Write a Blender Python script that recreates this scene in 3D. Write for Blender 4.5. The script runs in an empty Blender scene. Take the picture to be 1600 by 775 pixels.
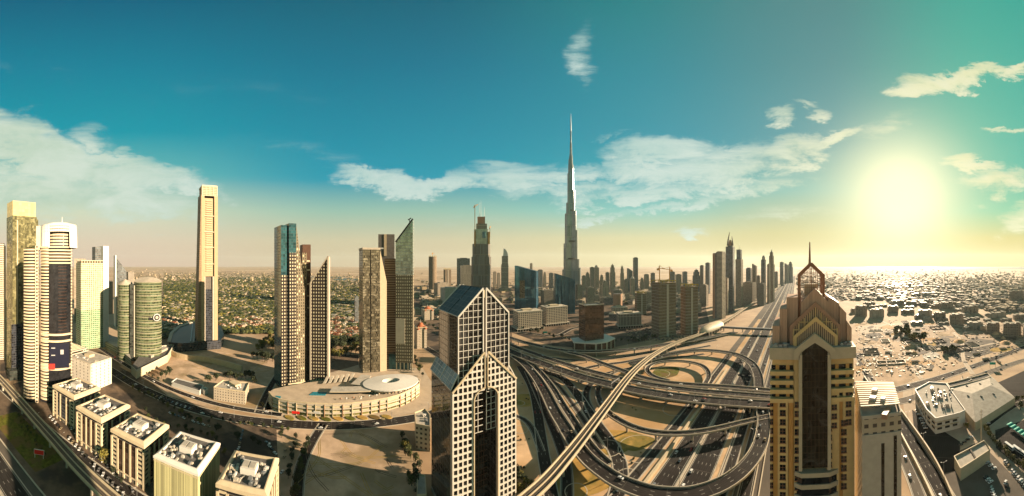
import bpy, math, random
from mathutils import Vector
R = math.radians
sin, cos, pi = math.sin, math.cos, math.pi
F, H, CZ = 458.0, 413.0, 170.0          # photo scale: pixels per radian, horizon row, eye height
S = bpy.context.scene
COL = S.collection

# ------------------------------------------------------------------ camera
cam = bpy.data.cameras.new('camera'); cam.type = 'PANO'
cam.panorama_type = 'CENTRAL_CYLINDRICAL'
hu = 800.0 / F
cam.central_cylindrical_range_u_min = -hu
cam.central_cylindrical_range_u_max = hu
cam.central_cylindrical_range_v_min = -(775 - H) / F
cam.central_cylindrical_range_v_max = H / F
cam.central_cylindrical_radius = 1.0
cam.clip_start = 0.5; cam.clip_end = 90000
co = bpy.data.objects.new('camera', cam); COL.objects.link(co)
co.location = (0, 0, CZ); co.rotation_euler = (R(90), 0, 0)
S.camera = co

# ------------------------------------------------------------------ light, sky, exposure
SUN_AZ = (1408 - 800) / F              # radians clockwise from the view axis (+Y)
SUN_EL = R(16)
S.view_settings.view_transform = 'Standard'; S.view_settings.look = 'None'
S.view_settings.gamma = 1.0; S.view_settings.use_curve_mapping = False
S.view_settings.exposure = 1.8
S.cycles.use_denoising = True
S.cycles.max_bounces = 5; S.cycles.diffuse_bounces = 1; S.cycles.glossy_bounces = 3
S.cycles.transmission_bounces = 3; S.cycles.volume_bounces = 2; S.cycles.transparent_max_bounces = 6
S.cycles.sample_clamp_indirect = 6.0
sl = bpy.data.lights.new('sun', 'SUN'); sl.energy = 5.0; sl.angle = R(0.5); sl.color = (1.0, 0.78, 0.54)
so = bpy.data.objects.new('sun', sl); COL.objects.link(so)
sdir = Vector((sin(SUN_AZ) * cos(SUN_EL), cos(SUN_AZ) * cos(SUN_EL), sin(SUN_EL)))
so.rotation_euler = sdir.to_track_quat('Z', 'Y').to_euler(); so.location = (0, 0, 900)

def lin(c):
    return tuple((v / 255 / 12.92 if v / 255 <= .04045 else ((v / 255 + .055) / 1.055) ** 2.4) for v in c)

class NT:
    """tiny node-graph writer"""
    def __init__(s, tree): s.t = tree; s.n = tree.nodes; s.l = tree.links
    def node(s, typ, **kw):
        n = s.n.new(typ)
        for k, v in kw.items(): setattr(n, k, v)
        return n
    def put(s, sock, v):
        if hasattr(v, 'is_output'): s.l.new(v, sock)
        elif isinstance(v, (tuple, list)):
            sock.default_value = tuple(v) + ((1.0,) if len(v) == 3 and len(sock.default_value) == 4 else ())
        else: sock.default_value = v
    def m(s, op, a, b=0.0, c=None, clamp=False):
        n = s.node('ShaderNodeMath', operation=op, use_clamp=clamp)
        s.put(n.inputs[0], a); s.put(n.inputs[1], b)
        if c is not None: s.put(n.inputs[2], c)
        return n.outputs[0]
    def mix(s, f, a, b, mode='MIX'):
        n = s.node('ShaderNodeMix', data_type='RGBA', blend_type=mode)
        s.put(n.inputs[0], f); s.put(n.inputs[6], a); s.put(n.inputs[7], b)
        return n.outputs[2]
    def ss(s, v, a, b):
        n = s.node('ShaderNodeMapRange', interpolation_type='SMOOTHSTEP')
        s.put(n.inputs[0], v); s.put(n.inputs[1], a); s.put(n.inputs[2], b)
        return n.outputs[0]
    def noise(s, vec, scale, detail=4, rough=.55, dist=0.0, col=False):
        n = s.node('ShaderNodeTexNoise')
        if vec is not None: s.l.new(vec, n.inputs['Vector'])
        n.inputs['Scale'].default_value = scale; n.inputs['Detail'].default_value = detail
        n.inputs['Roughness'].default_value = rough; n.inputs['Distortion'].default_value = dist
        return n.outputs[1 if col else 0]
    def ramp(s, f, stops):
        n = s.node('ShaderNodeValToRGB'); s.put(n.inputs[0], f); e = n.color_ramp.elements
        while len(e) > 1: e.remove(e[-1])
        e[0].position = stops[0][0]; e[0].color = tuple(stops[0][1]) + (1,)
        for p, c in stops[1:]:
            k = e.new(p); k.color = tuple(c) + (1,)
        return n.outputs[0]

def build_world():
    w = bpy.data.worlds.new('World'); S.world = w; w.use_nodes = True
    g = NT(w.node_tree); g.n.clear()
    out = g.node('ShaderNodeOutputWorld'); bg = g.node('ShaderNodeBackground')
    g.l.new(bg.outputs[0], out.inputs[0]); bg.inputs[1].default_value = 0.1
    sky = g.node('ShaderNodeTexSky', sky_type='NISHITA'); sky.sun_disc = False
    sky.sun_elevation = SUN_EL; sky.sun_rotation = SUN_AZ
    sky.air_density = 1.0; sky.dust_density = 3.0; sky.ozone_density = 2.0
    tc = g.node('ShaderNodeTexCoord'); sp = g.node('ShaderNodeSeparateXYZ')
    g.l.new(tc.outputs['Generated'], sp.inputs[0]); x, y, z = sp.outputs
    az = g.m('ARCTAN2', x, y)
    hor = g.m('SQRT', g.m('ADD', g.m('MULTIPLY', x, x), g.m('MULTIPLY', y, y)))
    tz = g.m('DIVIDE', z, g.m('MAXIMUM', hor, 1e-4))
    AX = g.m('MULTIPLY', az, F / 1000)            # azimuth, in the photo's thousand-pixel unit
    AY = g.m('MULTIPLY', tz, F / 1000)            # height above the horizon, same unit
    el = g.m('DIVIDE', AY, .413)
    def L(*st): return [(p, lin(c)) for p, c in st]
    left = g.ramp(el, L((0, (222, 188, 165)), (.08, (222, 202, 175)), (.2, (208, 216, 186)), (.34, (100, 182, 178)), (.5, (0, 150, 166)), (.75, (0, 126, 150)), (1, (0, 98, 126))))
    mid = g.ramp(el, L((0, (205, 178, 140)), (.09, (205, 195, 158)), (.2, (150, 190, 170)), (.32, (0, 150, 172)), (.5, (0, 136, 160)), (.75, (0, 116, 142)), (1, (0, 98, 120))))
    ctr = g.ramp(el, L((0, (205, 182, 125)), (.1, (212, 205, 155)), (.2, (130, 196, 186)), (.32, (0, 158, 172)), (.5, (0, 142, 162)), (.75, (0, 132, 148)), (1, (0, 124, 130))))
    rt = g.ramp(el, L((0, (200, 168, 85)), (.1, (200, 188, 105)), (.2, (100, 196, 160)), (.34, (0, 178, 160)), (.6, (0, 172, 155)), (1, (0, 160, 145))))
    gry = g.ramp(el, L((0, (196, 168, 98)), (.12, (195, 188, 128)), (.28, (110, 180, 175)), (.45, (10, 142, 160)), (.75, (30, 130, 142)), (1, (50, 126, 132))))
    c = g.mix(g.ss(AX, -.62, -.25), left, mid)
    c = g.mix(g.ss(AX, -.15, .22), c, ctr)
    c = g.mix(g.ss(AX, .2, .44), c, gry)
    c = g.mix(g.ss(AX, .48, .74), c, rt)
    c = g.mix(g.ss(AY, .44, .75), c, lin((112, 98, 92)))      # warm grey added to the unseen zenith, to warm the fill in shadows
    # clouds: streaky and billowy noise in direction space, gathered where the clouds stand
    cb = g.node('ShaderNodeCombineXYZ'); g.put(cb.inputs[0], AX); g.put(cb.inputs[1], g.m('MULTIPLY', AY, 2.2)); cb.inputs[2].default_value = 3.7
    warp = g.noise(cb.outputs[0], 5.0, 5, .6)
    n1 = g.noise(cb.outputs[0], 11.0, 12, .68, .35)
    cb2 = g.node('ShaderNodeCombineXYZ'); g.put(cb2.inputs[0], g.m('MULTIPLY', AX, .5)); g.put(cb2.inputs[1], g.m('MULTIPLY', AY, 4.0)); cb2.inputs[2].default_value = 8.1
    n2 = g.noise(cb2.outputs[0], 16.0, 12, .68, .3)
    wx = g.m('ADD', AX, g.m('MULTIPLY', g.m('SUBTRACT', warp, .5), .16))
    wy = g.m('ADD', AY, g.m('MULTIPLY', g.m('SUBTRACT', n1, .5), .10))
    def blob(px, py, rx, ry, tilt, amt):
        cx, cy = (px - 800) / 1000, (H - py) / 1000
        dx = g.m('SUBTRACT', wx, cx); dy = g.m('SUBTRACT', wy, cy)
        ct, st = cos(R(tilt)), sin(R(tilt))
        u = g.m('DIVIDE', g.m('ADD', g.m('MULTIPLY', dx, ct), g.m('MULTIPLY', dy, st)), rx / 1000)
        v = g.m('DIVIDE', g.m('SUBTRACT', g.m('MULTIPLY', dy, ct), g.m('MULTIPLY', dx, st)), ry / 1000)
        d = g.m('ADD', g.m('MULTIPLY', u, u), g.m('MULTIPLY', v, v))
        return g.m('MULTIPLY', g.m('SUBTRACT', 1.0, d, clamp=True), amt)
    blobs = [(60, 235, 250, 54, -20, 1.1), (210, 262, 140, 28, -12, 1.0), (90, 300, 280, 56, -8, .85), (-40, 190, 120, 40, -10, .8),
             (600, 280, 100, 26, -8, 1.1), (700, 287, 130, 24, 2, .95), (810, 282, 90, 26, 3, 1.0), (900, 272, 60, 20, 10, .7),
             (1030, 238, 110, 34, 8, 1.05), (1085, 272, 190, 34, 2, 1.0), (1210, 250, 130, 34, 18, .9), (1310, 215, 70, 16, 25, .8),
             (1030, 322, 230, 9, 8, .65), (1070, 355, 45, 9, 0, .6), (912, 95, 26, 78, 2, .48), (1010, 300, 210, 18, 6, .8), (1120, 255, 200, 40, 6, .75), (820, 270, 120, 24, 0, .7), (1560, 285, 90, 26, 8, .8), (1470, 130, 90, 20, 4, .9), (30, 270, 300, 70, -10, .7), (500, 240, 200, 26, -14, .22), (1380, 200, 120, 26, 20, .35), (1225, 183, 36, 22, 0, .75), (1268, 158, 30, 11, -15, .5), (1290, 175, 26, 10, 20, .5),
             (1430, 138, 50, 16, 0, .9), (1515, 120, 110, 17, 10, .95), (1600, 108, 60, 15, 6, .9), (1530, 258, 60, 15, 0, .9), (1590, 200, 34, 10, 0, .6), (1570, 300, 70, 24, 14, .6),
             (1600, 340, 60, 22, 20, .7), (1240, 330, 110, 20, 0, .4), (60, 110, 200, 20, -14, .2), (420, 140, 240, 26, -6, .12), (720, 345, 140, 12, 6, .25), (965, 215, 30, 8, 5, .4), (860, 300, 130, 18, 4, .8), (980, 262, 90, 26, 14, .9), (1150, 300, 150, 16, 10, .6), (330, 300, 60, 14, -20, .4), (150, 215, 60, 20, -25, .5)]
    acc = None
    for b in blobs:
        v = blob(*b); acc = v if acc is None else g.m('MAXIMUM', acc, v)
    tex = g.m('ADD', g.m('MULTIPLY', n1, .62), g.m('MULTIPLY', n2, .48))
    dens = g.ss(g.m('ADD', g.m('MULTIPLY', acc, .78), g.m('MULTIPLY', g.m('SUBTRACT', tex, .57), 2.1)), .0, .68)
    dens = g.m('MULTIPLY', dens, g.ss(acc, 0.0, .5))
    ccol = g.mix(g.ss(AX, .25, .65), lin((178, 208, 200)), lin((226, 226, 180)))
    ccol = g.mix(g.ss(AX, -.8, -.3), lin((196, 214, 190)), ccol)
    shade = g.m('MULTIPLY', g.ss(n1, .35, .7), .32)
    ccol = g.mix(shade, ccol, lin((250, 250, 240)))
    c = g.mix(g.m('MULTIPLY', dens, .95), c, ccol)
    # the hazy sun's aureole
    dx = g.m('SUBTRACT', AX, .608); dy = g.m('SUBTRACT', AY, .108)
    d2 = g.m('ADD', g.m('MULTIPLY', dx, dx), g.m('MULTIPLY', g.m('MULTIPLY', dy, dy), 1.05))
    dd = g.m('SQRT', d2)
    glow1 = g.m('EXPONENT', g.m('MULTIPLY', d2, -130.0))
    glow2 = g.m('EXPONENT', g.m('MULTIPLY', dd, -6.5))
    c = g.mix(g.m('MULTIPLY', glow2, .36), c, lin((250, 226, 140)))
    c = g.mix(g.m('MULTIPLY', glow1, 1.12, clamp=True), c, (1.0, .95, .55))
    core = g.m('MULTIPLY', g.ss(dd, .075, .02), .25)
    c = g.mix(core, c, (1.0, .98, .62))
    # Nishita gives part of it; the rest is the graded evening air above
    nish = g.mix(1.0, sky.outputs[0], (.55, .75, .9), 'MULTIPLY')
    k = g.node('ShaderNodeVectorMath', operation='SCALE'); g.put(k.inputs[0], c); k.inputs[3].default_value = 2.95
    c = g.mix(.012, k.outputs[0], nish)
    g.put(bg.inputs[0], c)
build_world()

# ------------------------------------------------------------------ places: photo pixel + height -> ground position
AV = (1245 - 800) / F                  # bearing of the highway's vanishing point
RS = pi / 2 - AV                       # rotation that lays local x along the highway
def P(px, py, z=0.0):
    a = (px - 800) / F; d = (CZ - z) * F / (py - H)
    return Vector((d * sin(a), d * cos(a), z))
def PD(px, d, z=0.0):
    a = (px - 800) / F
    return Vector((d * sin(a), d * cos(a), z))
def W(s, p, z=0.0):                    # s metres along the highway, p metres to its city side
    return Vector((s * sin(AV) - p * cos(AV), s * cos(AV) + p * sin(AV), z))
def base_d(py): return CZ * F / (py - H)

# ------------------------------------------------------------------ materials
MATS = {}
def nodes_mat(name):
    m = bpy.data.materials.new(name); m.use_nodes = True
    g = NT(m.node_tree); b = m.node_tree.nodes['Principled BSDF']
    MATS[name] = m
    return m, g, b
def mat(name, c, rough=.7, metal=0.0, var=.25, scale=.25, bump=0.0, spec=.16, big=0.0, world=False, c2=None):
    spec = min(spec, .06) if rough >= .75 else spec
    c = tuple(v * .66 for v in c); c2 = tuple(v * .66 for v in c2) if c2 else None
    m, g, b = nodes_mat(name)
    tc = g.node('ShaderNodeTexCoord')
    if world:
        gm = g.node('ShaderNodeNewGeometry'); vec = gm.outputs['Position']
    else: vec = tc.outputs['Object']
    n = g.noise(vec, scale, 6, .65)
    lo = tuple(v * (1 - var) for v in c); hi = tuple(min(1, v * (1 + var)) for v in c)
    col = g.ramp(n, [(.3, lo), (.7, hi)])
    if c2: col = g.mix(g.ss(g.noise(vec, big or scale * .1, 4, .6), .45, .6), col, c2)
    g.put(b.inputs['Base Color'], col)
    b.inputs['Roughness'].default_value = rough; b.inputs['Metallic'].default_value = metal
    b.inputs['Specular IOR Level'].default_value = spec
    if bump:
        bp = g.node('ShaderNodeBump'); bp.inputs['Strength'].default_value = bump; bp.inputs['Distance'].default_value = .3
        g.l.new(n, bp.inputs['Height']); g.l.new(bp.outputs[0], b.inputs['Normal'])
    return m
def facade(name, wall, glass, cw, ch, fx, fy, rough=.12, metal=.0, wall_rough=.6, var=.6, lit=None, spec=1.0, blotch=0.0):
    """UV in metres: a grid of panes cw x ch, the pane filling fx x fy of its cell; each pane its own tone."""
    wall = tuple(c * .62 for c in wall)
    m, g, b = nodes_mat(name)
    uv = g.node('ShaderNodeUVMap'); sp = g.node('ShaderNodeSeparateXYZ'); g.l.new(uv.outputs[0], sp.inputs[0])
    u = g.m('DIVIDE', sp.outputs[0], cw); v = g.m('DIVIDE', sp.outputs[1], ch)
    fu = g.m('ABSOLUTE', g.m('SUBTRACT', g.m('FRACT', u), .5)); fv = g.m('ABSOLUTE', g.m('SUBTRACT', g.m('FRACT', v), .5))
    win = g.m('MULTIPLY', g.m('LESS_THAN', fu, fx / 2), g.m('LESS_THAN', fv, fy / 2))
    cb = g.node('ShaderNodeCombineXYZ'); g.put(cb.inputs[0], g.m('FLOOR', u)); g.put(cb.inputs[1], g.m('FLOOR', v))
    wn = g.node('ShaderNodeTexWhiteNoise', noise_dimensions='2D'); g.l.new(cb.outputs[0], wn.inputs['Vector'])
    gl = g.mix(wn.outputs[0], tuple(c * (1 - var) for c in glass), tuple(min(1, c * (1 + var)) for c in glass))
    if lit: gl = g.mix(g.m('GREATER_THAN', wn.outputs[0], lit[1]), gl, lit[0])
    tc = g.node('ShaderNodeTexCoord')
    n = g.noise(tc.outputs['Object'], .12, 5, .6)
    wl = g.ramp(n, [(.3, tuple(c * .85 for c in wall)), (.7, tuple(min(1, c * 1.12) for c in wall))])
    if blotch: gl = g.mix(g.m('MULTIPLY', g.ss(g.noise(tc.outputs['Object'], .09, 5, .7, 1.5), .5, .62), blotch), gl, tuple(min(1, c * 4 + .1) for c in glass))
    g.put(b.inputs['Base Color'], g.mix(win, wl, gl))
    g.put(b.inputs['Roughness'], g.m('MULTIPLY_ADD', win, rough - wall_rough, wall_rough))
    g.put(b.inputs['Metallic'], g.m('MULTIPLY', win, metal))
    g.put(b.inputs['Specular IOR Level'], g.m('MULTIPLY_ADD', win, spec * .55 - .12, .12))
    bp = g.node('ShaderNodeBump'); bp.inputs['Strength'].default_value = .25; bp.inputs['Distance'].default_value = .2
    g.l.new(g.m('ADD', g.m('MULTIPLY', win, -1.0), g.m('MULTIPLY', wn.outputs[0], .12)), bp.inputs['Height']); g.l.new(bp.outputs[0], b.inputs['Normal'])
    return m
M = MATS
mat('concrete', (.50, .43, .34), .8, var=.15); mat('pale_concrete', (.62, .54, .43), .75, var=.1)
mat('dark_concrete', (.16, .14, .12), .85); mat('roof_grey', (.17, .16, .15), .9, var=.35, scale=.3)
mat('roof_pale', (.52, .47, .40), .85, var=.2, scale=.2); mat('white_paint', (.80, .75, .68), .5, var=.05)
mat('cream', (.68, .55, .37), .6, var=.1); mat('beige', (.58, .45, .29), .65, var=.1)
mat('tan_stone', (.95, .64, .28), .6, var=.12, scale=.15); mat('tan_orange', (.85, .42, .12), .6, var=.12, scale=.15)
mat('brown_panel', (.52, .30, .19), .5, var=.15); mat('brown_frame', (.46, .21, .11), .5, var=.1)
mat('black_metal', (.02, .02, .02), .4); mat('steel', (.45, .45, .44), .5, metal=.7, var=.1)
mat('dark_glass', (.022, .022, .024), .06, spec=.35, var=.6, scale=.12); mat('blue_glass', (.05, .14, .20), .06, spec=1.0, var=.5, scale=.08, metal=.4)
mat('asphalt', (.038, .031, .028), .9, spec=.12, var=.3, scale=.06, world=True, c2=(.052, .047, .043), big=.01)
def wheel_paths():
    m = M['asphalt']; g = NT(m.node_tree); b = m.node_tree.nodes['Principled BSDF']; old = b.inputs['Base Color'].links[0].from_socket
    uv = g.node('ShaderNodeUVMap'); sp = g.node('ShaderNodeSeparateXYZ'); g.l.new(uv.outputs[0], sp.inputs[0])
    wp = g.m('MULTIPLY_ADD', g.m('COSINE', g.m('MULTIPLY', sp.outputs[1], 2 * pi / 1.8)), .5, .5)
    cb = g.node('ShaderNodeCombineXYZ'); g.put(cb.inputs[0], g.m('MULTIPLY', sp.outputs[0], .02)); g.put(cb.inputs[1], g.m('MULTIPLY', sp.outputs[1], .5))
    n = g.noise(cb.outputs[0], 3.0, 5, .6)
    jt = g.m('LESS_THAN', g.m('FRACT', g.m('DIVIDE', sp.outputs[0], 32.0)), .02)
    c = g.mix(g.m('MULTIPLY', g.m('MULTIPLY', wp, g.ss(n, .3, .7)), .75), old, (.010, .009, .009))
    c = g.mix(g.ss(n, .6, .75), c, (.036, .030, .027)); c = g.mix(g.m('MULTIPLY', jt, .6), c, (.08, .07, .055)); g.put(b.inputs['Base Color'], c)
wheel_paths()
mat('asphalt_pale', (.17, .145, .12), .9, var=.2, scale=.05, world=True, c2=(.12, .105, .09), big=.01)
mat('paint_line', (.55, .52, .45), .7, var=.15); mat('track_bed', (.20, .165, .13), .85, var=.2); mat('rail', (.10, .09, .08), .4, metal=.8)
mat('pavement', (.21, .15, .105), .85, var=.3, scale=.12, world=True, c2=(.08, .065, .055), big=.02)
mat('plaza', (.58, .46, .34), .85, var=.15, scale=.1, world=True)
mat('sand', (.70, .47, .28), .95, var=.3, scale=.03, bump=.3, world=True, c2=(.56, .34, .16), big=.008)
mat('sand_lot', (.64, .46, .32), .95, var=.25, scale=.05, bump=.2, world=True, c2=(.40, .29, .18), big=.015)
mat('verge', (.55, .34, .10), .95, var=.25, scale=.08, bump=.3, world=True, c2=(.28, .22, .06), big=.03)
mat('grass', (.15, .15, .025), .95, var=.6, scale=.25, bump=.4, world=True, c2=(.20, .13, .05), big=.05)
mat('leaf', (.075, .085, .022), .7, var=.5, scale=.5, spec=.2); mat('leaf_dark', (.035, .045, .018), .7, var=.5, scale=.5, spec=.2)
mat('leaf_gold', (.19, .16, .03), .7, var=.4, scale=.5, spec=.2); mat('bark', (.10, .07, .05), .9)
mat('red_sign', (.75, .03, .02), .5, var=.02); mat('blue_sign', (.008, .009, .024), .4, var=.1); mat('green_canvas', (.02, .42, .32), .7, var=.08)
mat('yellow_form', (.55, .38, .03), .7, var=.3, scale=.4); mat('pool', (.03, .25, .32), .05, var=.1); mat('terracotta', (.45, .14, .06), .7, var=.2)
mat('car_white', (.95, .94, .92), .25, var=.02); mat('car_silver', (.40, .40, .41), .25, metal=.5, var=.02); mat('car_dark', (.03, .03, .035), .2, var=.02)
mat('car_red', (.35, .03, .02), .25, var=.02); mat('car_gold', (.42, .33, .20), .3, var=.02); mat('car_glass', (.015, .018, .02), .08, spec=1.0, var=.1); mat('tyre', (.015, .015, .015), .8)

# ------------------------------------------------------------------ mesh writer
class MB:
    def __init__(s): s.v = []; s.f = []; s.u = []; s.mi = []
    def face(s, pts, uv=None, mi=0):
        b = len(s.v); s.v += [tuple(p) for p in pts]; s.f.append(tuple(range(b, b + len(pts))))
        s.u.append(uv if uv else [(p[0], p[1]) for p in pts]); s.mi.append(mi)
    def prism(s, poly, z0, z1, mi=0, cap=1, bottom=False, ucum=0.0):
        """poly counter-clockwise [(x,y)], z0/z1 numbers or per-corner lists"""
        n = len(poly); a = z0 if isinstance(z0, (list, tuple)) else [z0] * n; b = z1 if isinstance(z1, (list, tuple)) else [z1] * n
        u = ucum
        for i in range(n):
            j = (i + 1) % n; (x0, y0), (x1, y1) = poly[i], poly[j]; l = math.hypot(x1 - x0, y1 - y0)
            s.face([(x0, y0, a[i]), (x1, y1, a[j]), (x1, y1, b[j]), (x0, y0, b[i])], [(u, a[i]), (u + l, a[j]), (u + l, b[j]), (u, b[i])], mi)
            u += l
        if cap is not None: s.face([(p[0], p[1], b[i]) for i, p in enumerate(poly)], None, cap)
        if bottom: s.face([(p[0], p[1], a[i]) for i, p in reversed(list(enumerate(poly)))], None, mi)
        return s
    def box(s, x0, x1, y0, y1, z0, z1, mi=0, cap=None):
        return s.prism([(x0, y0), (x1, y0), (x1, y1), (x0, y1)], z0, z1, mi, mi if cap is None else cap, True)
    def obox(s, c, ang, lx, ly, z0, z1, mi=0):
        ca, sa = cos(ang), sin(ang)
        q = [(c[0] + ca * a * lx / 2 - sa * b * ly / 2, c[1] + sa * a * lx / 2 + ca * b * ly / 2) for a, b in ((-1, -1), (1, -1), (1, 1), (-1, 1))]
        return s.prism(q, z0, z1, mi, mi, True)
    def ngon(s, cx, cy, rx, ry, z0, z1, n=16, mi=0, cap=1, r2=None):
        k = 1 if r2 is None else r2
        lo = [(cx + rx * cos(2 * pi * i / n), cy + ry * sin(2 * pi * i / n)) for i in range(n)]
        hi = [(cx + k * rx * cos(2 * pi * i / n), cy + k * ry * sin(2 * pi * i / n)) for i in range(n)]
        u = 0
        for i in range(n):
            j = (i + 1) % n; l = math.dist(lo[i], lo[j])
            s.face([(*lo[i], z0), (*lo[j], z0), (*hi[j], z1), (*hi[i], z1)], [(u, z0), (u + l, z0), (u + l, z1), (u, z1)], mi); u += l
        s.face([(*p, z1) for p in hi], None, cap)
        return s
    def bar(s, a, b, w, mi=0, h=None):
        a, b = Vector(a), Vector(b); d = b - a
        if d.length < 1e-6: return s
        up = Vector((0, 0, 1)) if abs(d.normalized().z) < .95 else Vector((0, 1, 0))
        x = d.cross(up).normalized() * w / 2; y = x.cross(d).normalized() * (h or w) / 2
        q = [a - x - y, a + x - y, a + x + y, a - x + y, b - x - y, b + x - y, b + x + y, b - x + y]
        for f in ((0, 1, 2, 3), (7, 6, 5, 4), (0, 4, 5, 1), (1, 5, 6, 2), (2, 6, 7, 3), (3, 7, 4, 0)): s.face([q[k] for k in f], None, mi)
        return s
    def build(s, name, mats, parent=None, smooth=False):
        me = bpy.data.meshes.new(name)
        me.from_pydata(s.v, [], s.f); me.update()
        for m in (mats if isinstance(mats, (list, tuple)) else [mats]): me.materials.append(M[m])
        nm = len(me.materials)
        me.polygons.foreach_set('material_index', [min(k, nm - 1) for k in s.mi])
        uvl = me.uv_layers.new(name='UVMap'); flat = []
        for u in s.u:
            for q in u: flat += [q[0], q[1]]
        uvl.data.foreach_set('uv', flat)
        if smooth: me.polygons.foreach_set('use_smooth', [True] * len(me.polygons))
        o = bpy.data.objects.new(name, me); COL.objects.link(o)
        if parent: o.parent = parent
        return o
def tag(o, label, cat, group=None, kind=None):
    if label: o['label'] = label
    if cat: o['category'] = cat
    if group: o['group'] = group
    if kind: o['kind'] = kind
    return o
def thing(name, label, cat, loc, rz=0.0, group=None):
    o = bpy.data.objects.new(name, None); COL.objects.link(o); o.empty_display_size = 2
    o.location = loc; o.rotation_euler = (0, 0, rz)
    return tag(o, label, cat, group)
def at_px(name, label, cat, px, d, yaw=0.0, group=None):
    """a thing whose local -y faces the viewer, turned by yaw (degrees, + shows its left flank)"""
    return thing(name, label, cat, PD(px, d), -(px - 800) / F + R(yaw), group)
def clone(o, loc, rz=None, label=None, scale=None):
    c = o.copy(); COL.objects.link(c); c.location = loc
    if rz is not None: c.rotation_euler = (0, 0, rz)
    if scale: c.scale = scale
    if label: c['label'] = label
    for ch in o.children:
        k = ch.copy(); COL.objects.link(k); k.parent = c
        for g in ch.children:
            q = g.copy(); COL.objects.link(q); q.parent = k
    return c
def struct(name, mb, mats, parent=None):
    o = mb.build(name, mats, parent)
    if parent is None: o['kind'] = 'structure'
    return o
def sheet(name, pts, m, z=.05, sub=6, world=False):
    """a flat ground patch; corners given as photo pixels, edges followed in small steps"""
    q = [(p.x, p.y) for p in (pts if world else [P(*a) for a in pts])]
    mb = MB(); mb.face([(a, b, z) for a, b in q]); return struct(name, mb, m)
def spline(pts, step=5.0):
    """Catmull-Rom through world points, resampled"""
    p = [2 * pts[0] - pts[1]] + list(pts) + [2 * pts[-1] - pts[-2]]; out = []
    for i in range(1, len(p) - 2):
        a, b, c, d = p[i - 1:i + 3]; n = max(1, int((c - b).length / step))
        for k in range(n):
            t = k / n
            out.append(.5 * ((2 * b) + (c - a) * t + (2 * a - 5 * b + 4 * c - d) * t * t + (3 * b - a - 3 * c + d) * t ** 3))
    out.append(Vector(pts[-1])); return out
def offs(path):
    out = []
    for i, p in enumerate(path):
        t = path[min(i + 1, len(path) - 1)] - path[max(i - 1, 0)]; t.z = 0
        t = t.normalized() if t.length > 1e-6 else Vector((1, 0, 0)); out.append((p, t, Vector((t.y, -t.x, 0))))
    return out
def ribbon(mb, fr, o0, o1, z0, z1=None, mi=0, uvs=1.0):
    """strip between lateral offsets o0 and o1 at height z0 (and a box down to z1)"""
    u = 0
    for i in range(len(fr) - 1):
        (a, _, na), (b, _, nb) = fr[i], fr[i + 1]; l = (b - a).length
        A0, A1, B0, B1 = a + na * o0, a + na * o1, b + nb * o0, b + nb * o1
        Z = Vector((0, 0, z0))
        mb.face([A0 + Z, B0 + Z, B1 + Z, A1 + Z][::-1], [(u, o0), (u + l, o0), (u + l, o1), (u, o1)][::-1], mi)
        if z1 is not None:
            Y = Vector((0, 0, z1))
            mb.face([A0 + Y, B0 + Y, B0 + Z, A0 + Z], None, mi); mb.face([B1 + Y, A1 + Y, A1 + Z, B1 + Z], None, mi)
            mb.face([A0 + Y, A1 + Y, B1 + Y, B0 + Y], None, mi)
        u += l
    if z1 is not None:
        for k in (0, -1):
            a, _, na = fr[k]; mb.face([a + na * o0 + Vector((0, 0, z1)), a + na * o1 + Vector((0, 0, z1)), a + na * o1 + Vector((0, 0, z0)), a + na * o0 + Vector((0, 0, z0))], None, mi)
def dashes(mb, fr, off, z, on=3.0, gap=9.0, w=.22, mi=0):
    s = 0
    for i in range(len(fr) - 1):
        (a, _, na), (b, _, nb) = fr[i], fr[i + 1]; l = (b - a).length
        if l < 1e-3: continue
        k = 0.0
        while k < l:
            ph = (s + k) % (on + gap)
            if ph < on:
                e = min(l, k + on - ph); t0, t1 = k / l, e / l
                n = na; p0 = a.lerp(b, t0) + n * off; p1 = a.lerp(b, t1) + n * off; Z = Vector((0, 0, z))
                mb.face([p0 - n * w / 2 + Z, p0 + n * w / 2 + Z, p1 + n * w / 2 + Z, p1 - n * w / 2 + Z], None, mi); k = e + 1e-4
            else: k += on + gap - ph + 1e-4
        s += l
ROADS = {}
def ground_road(key, name, pts, width, lanes=2, label=None, z=.10, m='asphalt', edge='pale_concrete', lanew=3.6, kerb=.14):
    path = spline(pts, 8); fr = offs(path); ROADS[key] = (fr, width, z, lanes)
    mb = MB(); ribbon(mb, fr, -width / 2, width / 2, z); o = struct(name, mb, m)
    if edge:
        k = MB(); ribbon(k, fr, -width / 2 - .9, -width / 2, z + kerb, -.05); ribbon(k, fr, width / 2, width / 2 + .9, z + kerb, -.05); k.build('kerb', edge, o)
    l = MB()
    for i in range(1, lanes): dashes(l, fr, -lanes * lanew / 2 + i * lanew, z + .03)
    for sgn in (-1, 1):
        ribbon(l, fr, sgn * (lanes * lanew / 2 + .3) - .15, sgn * (lanes * lanew / 2 + .3) + .15, z + .03)
    l.build('lane_marking', 'paint_line', o)
    if label: o['label'] = label
    return o
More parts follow.
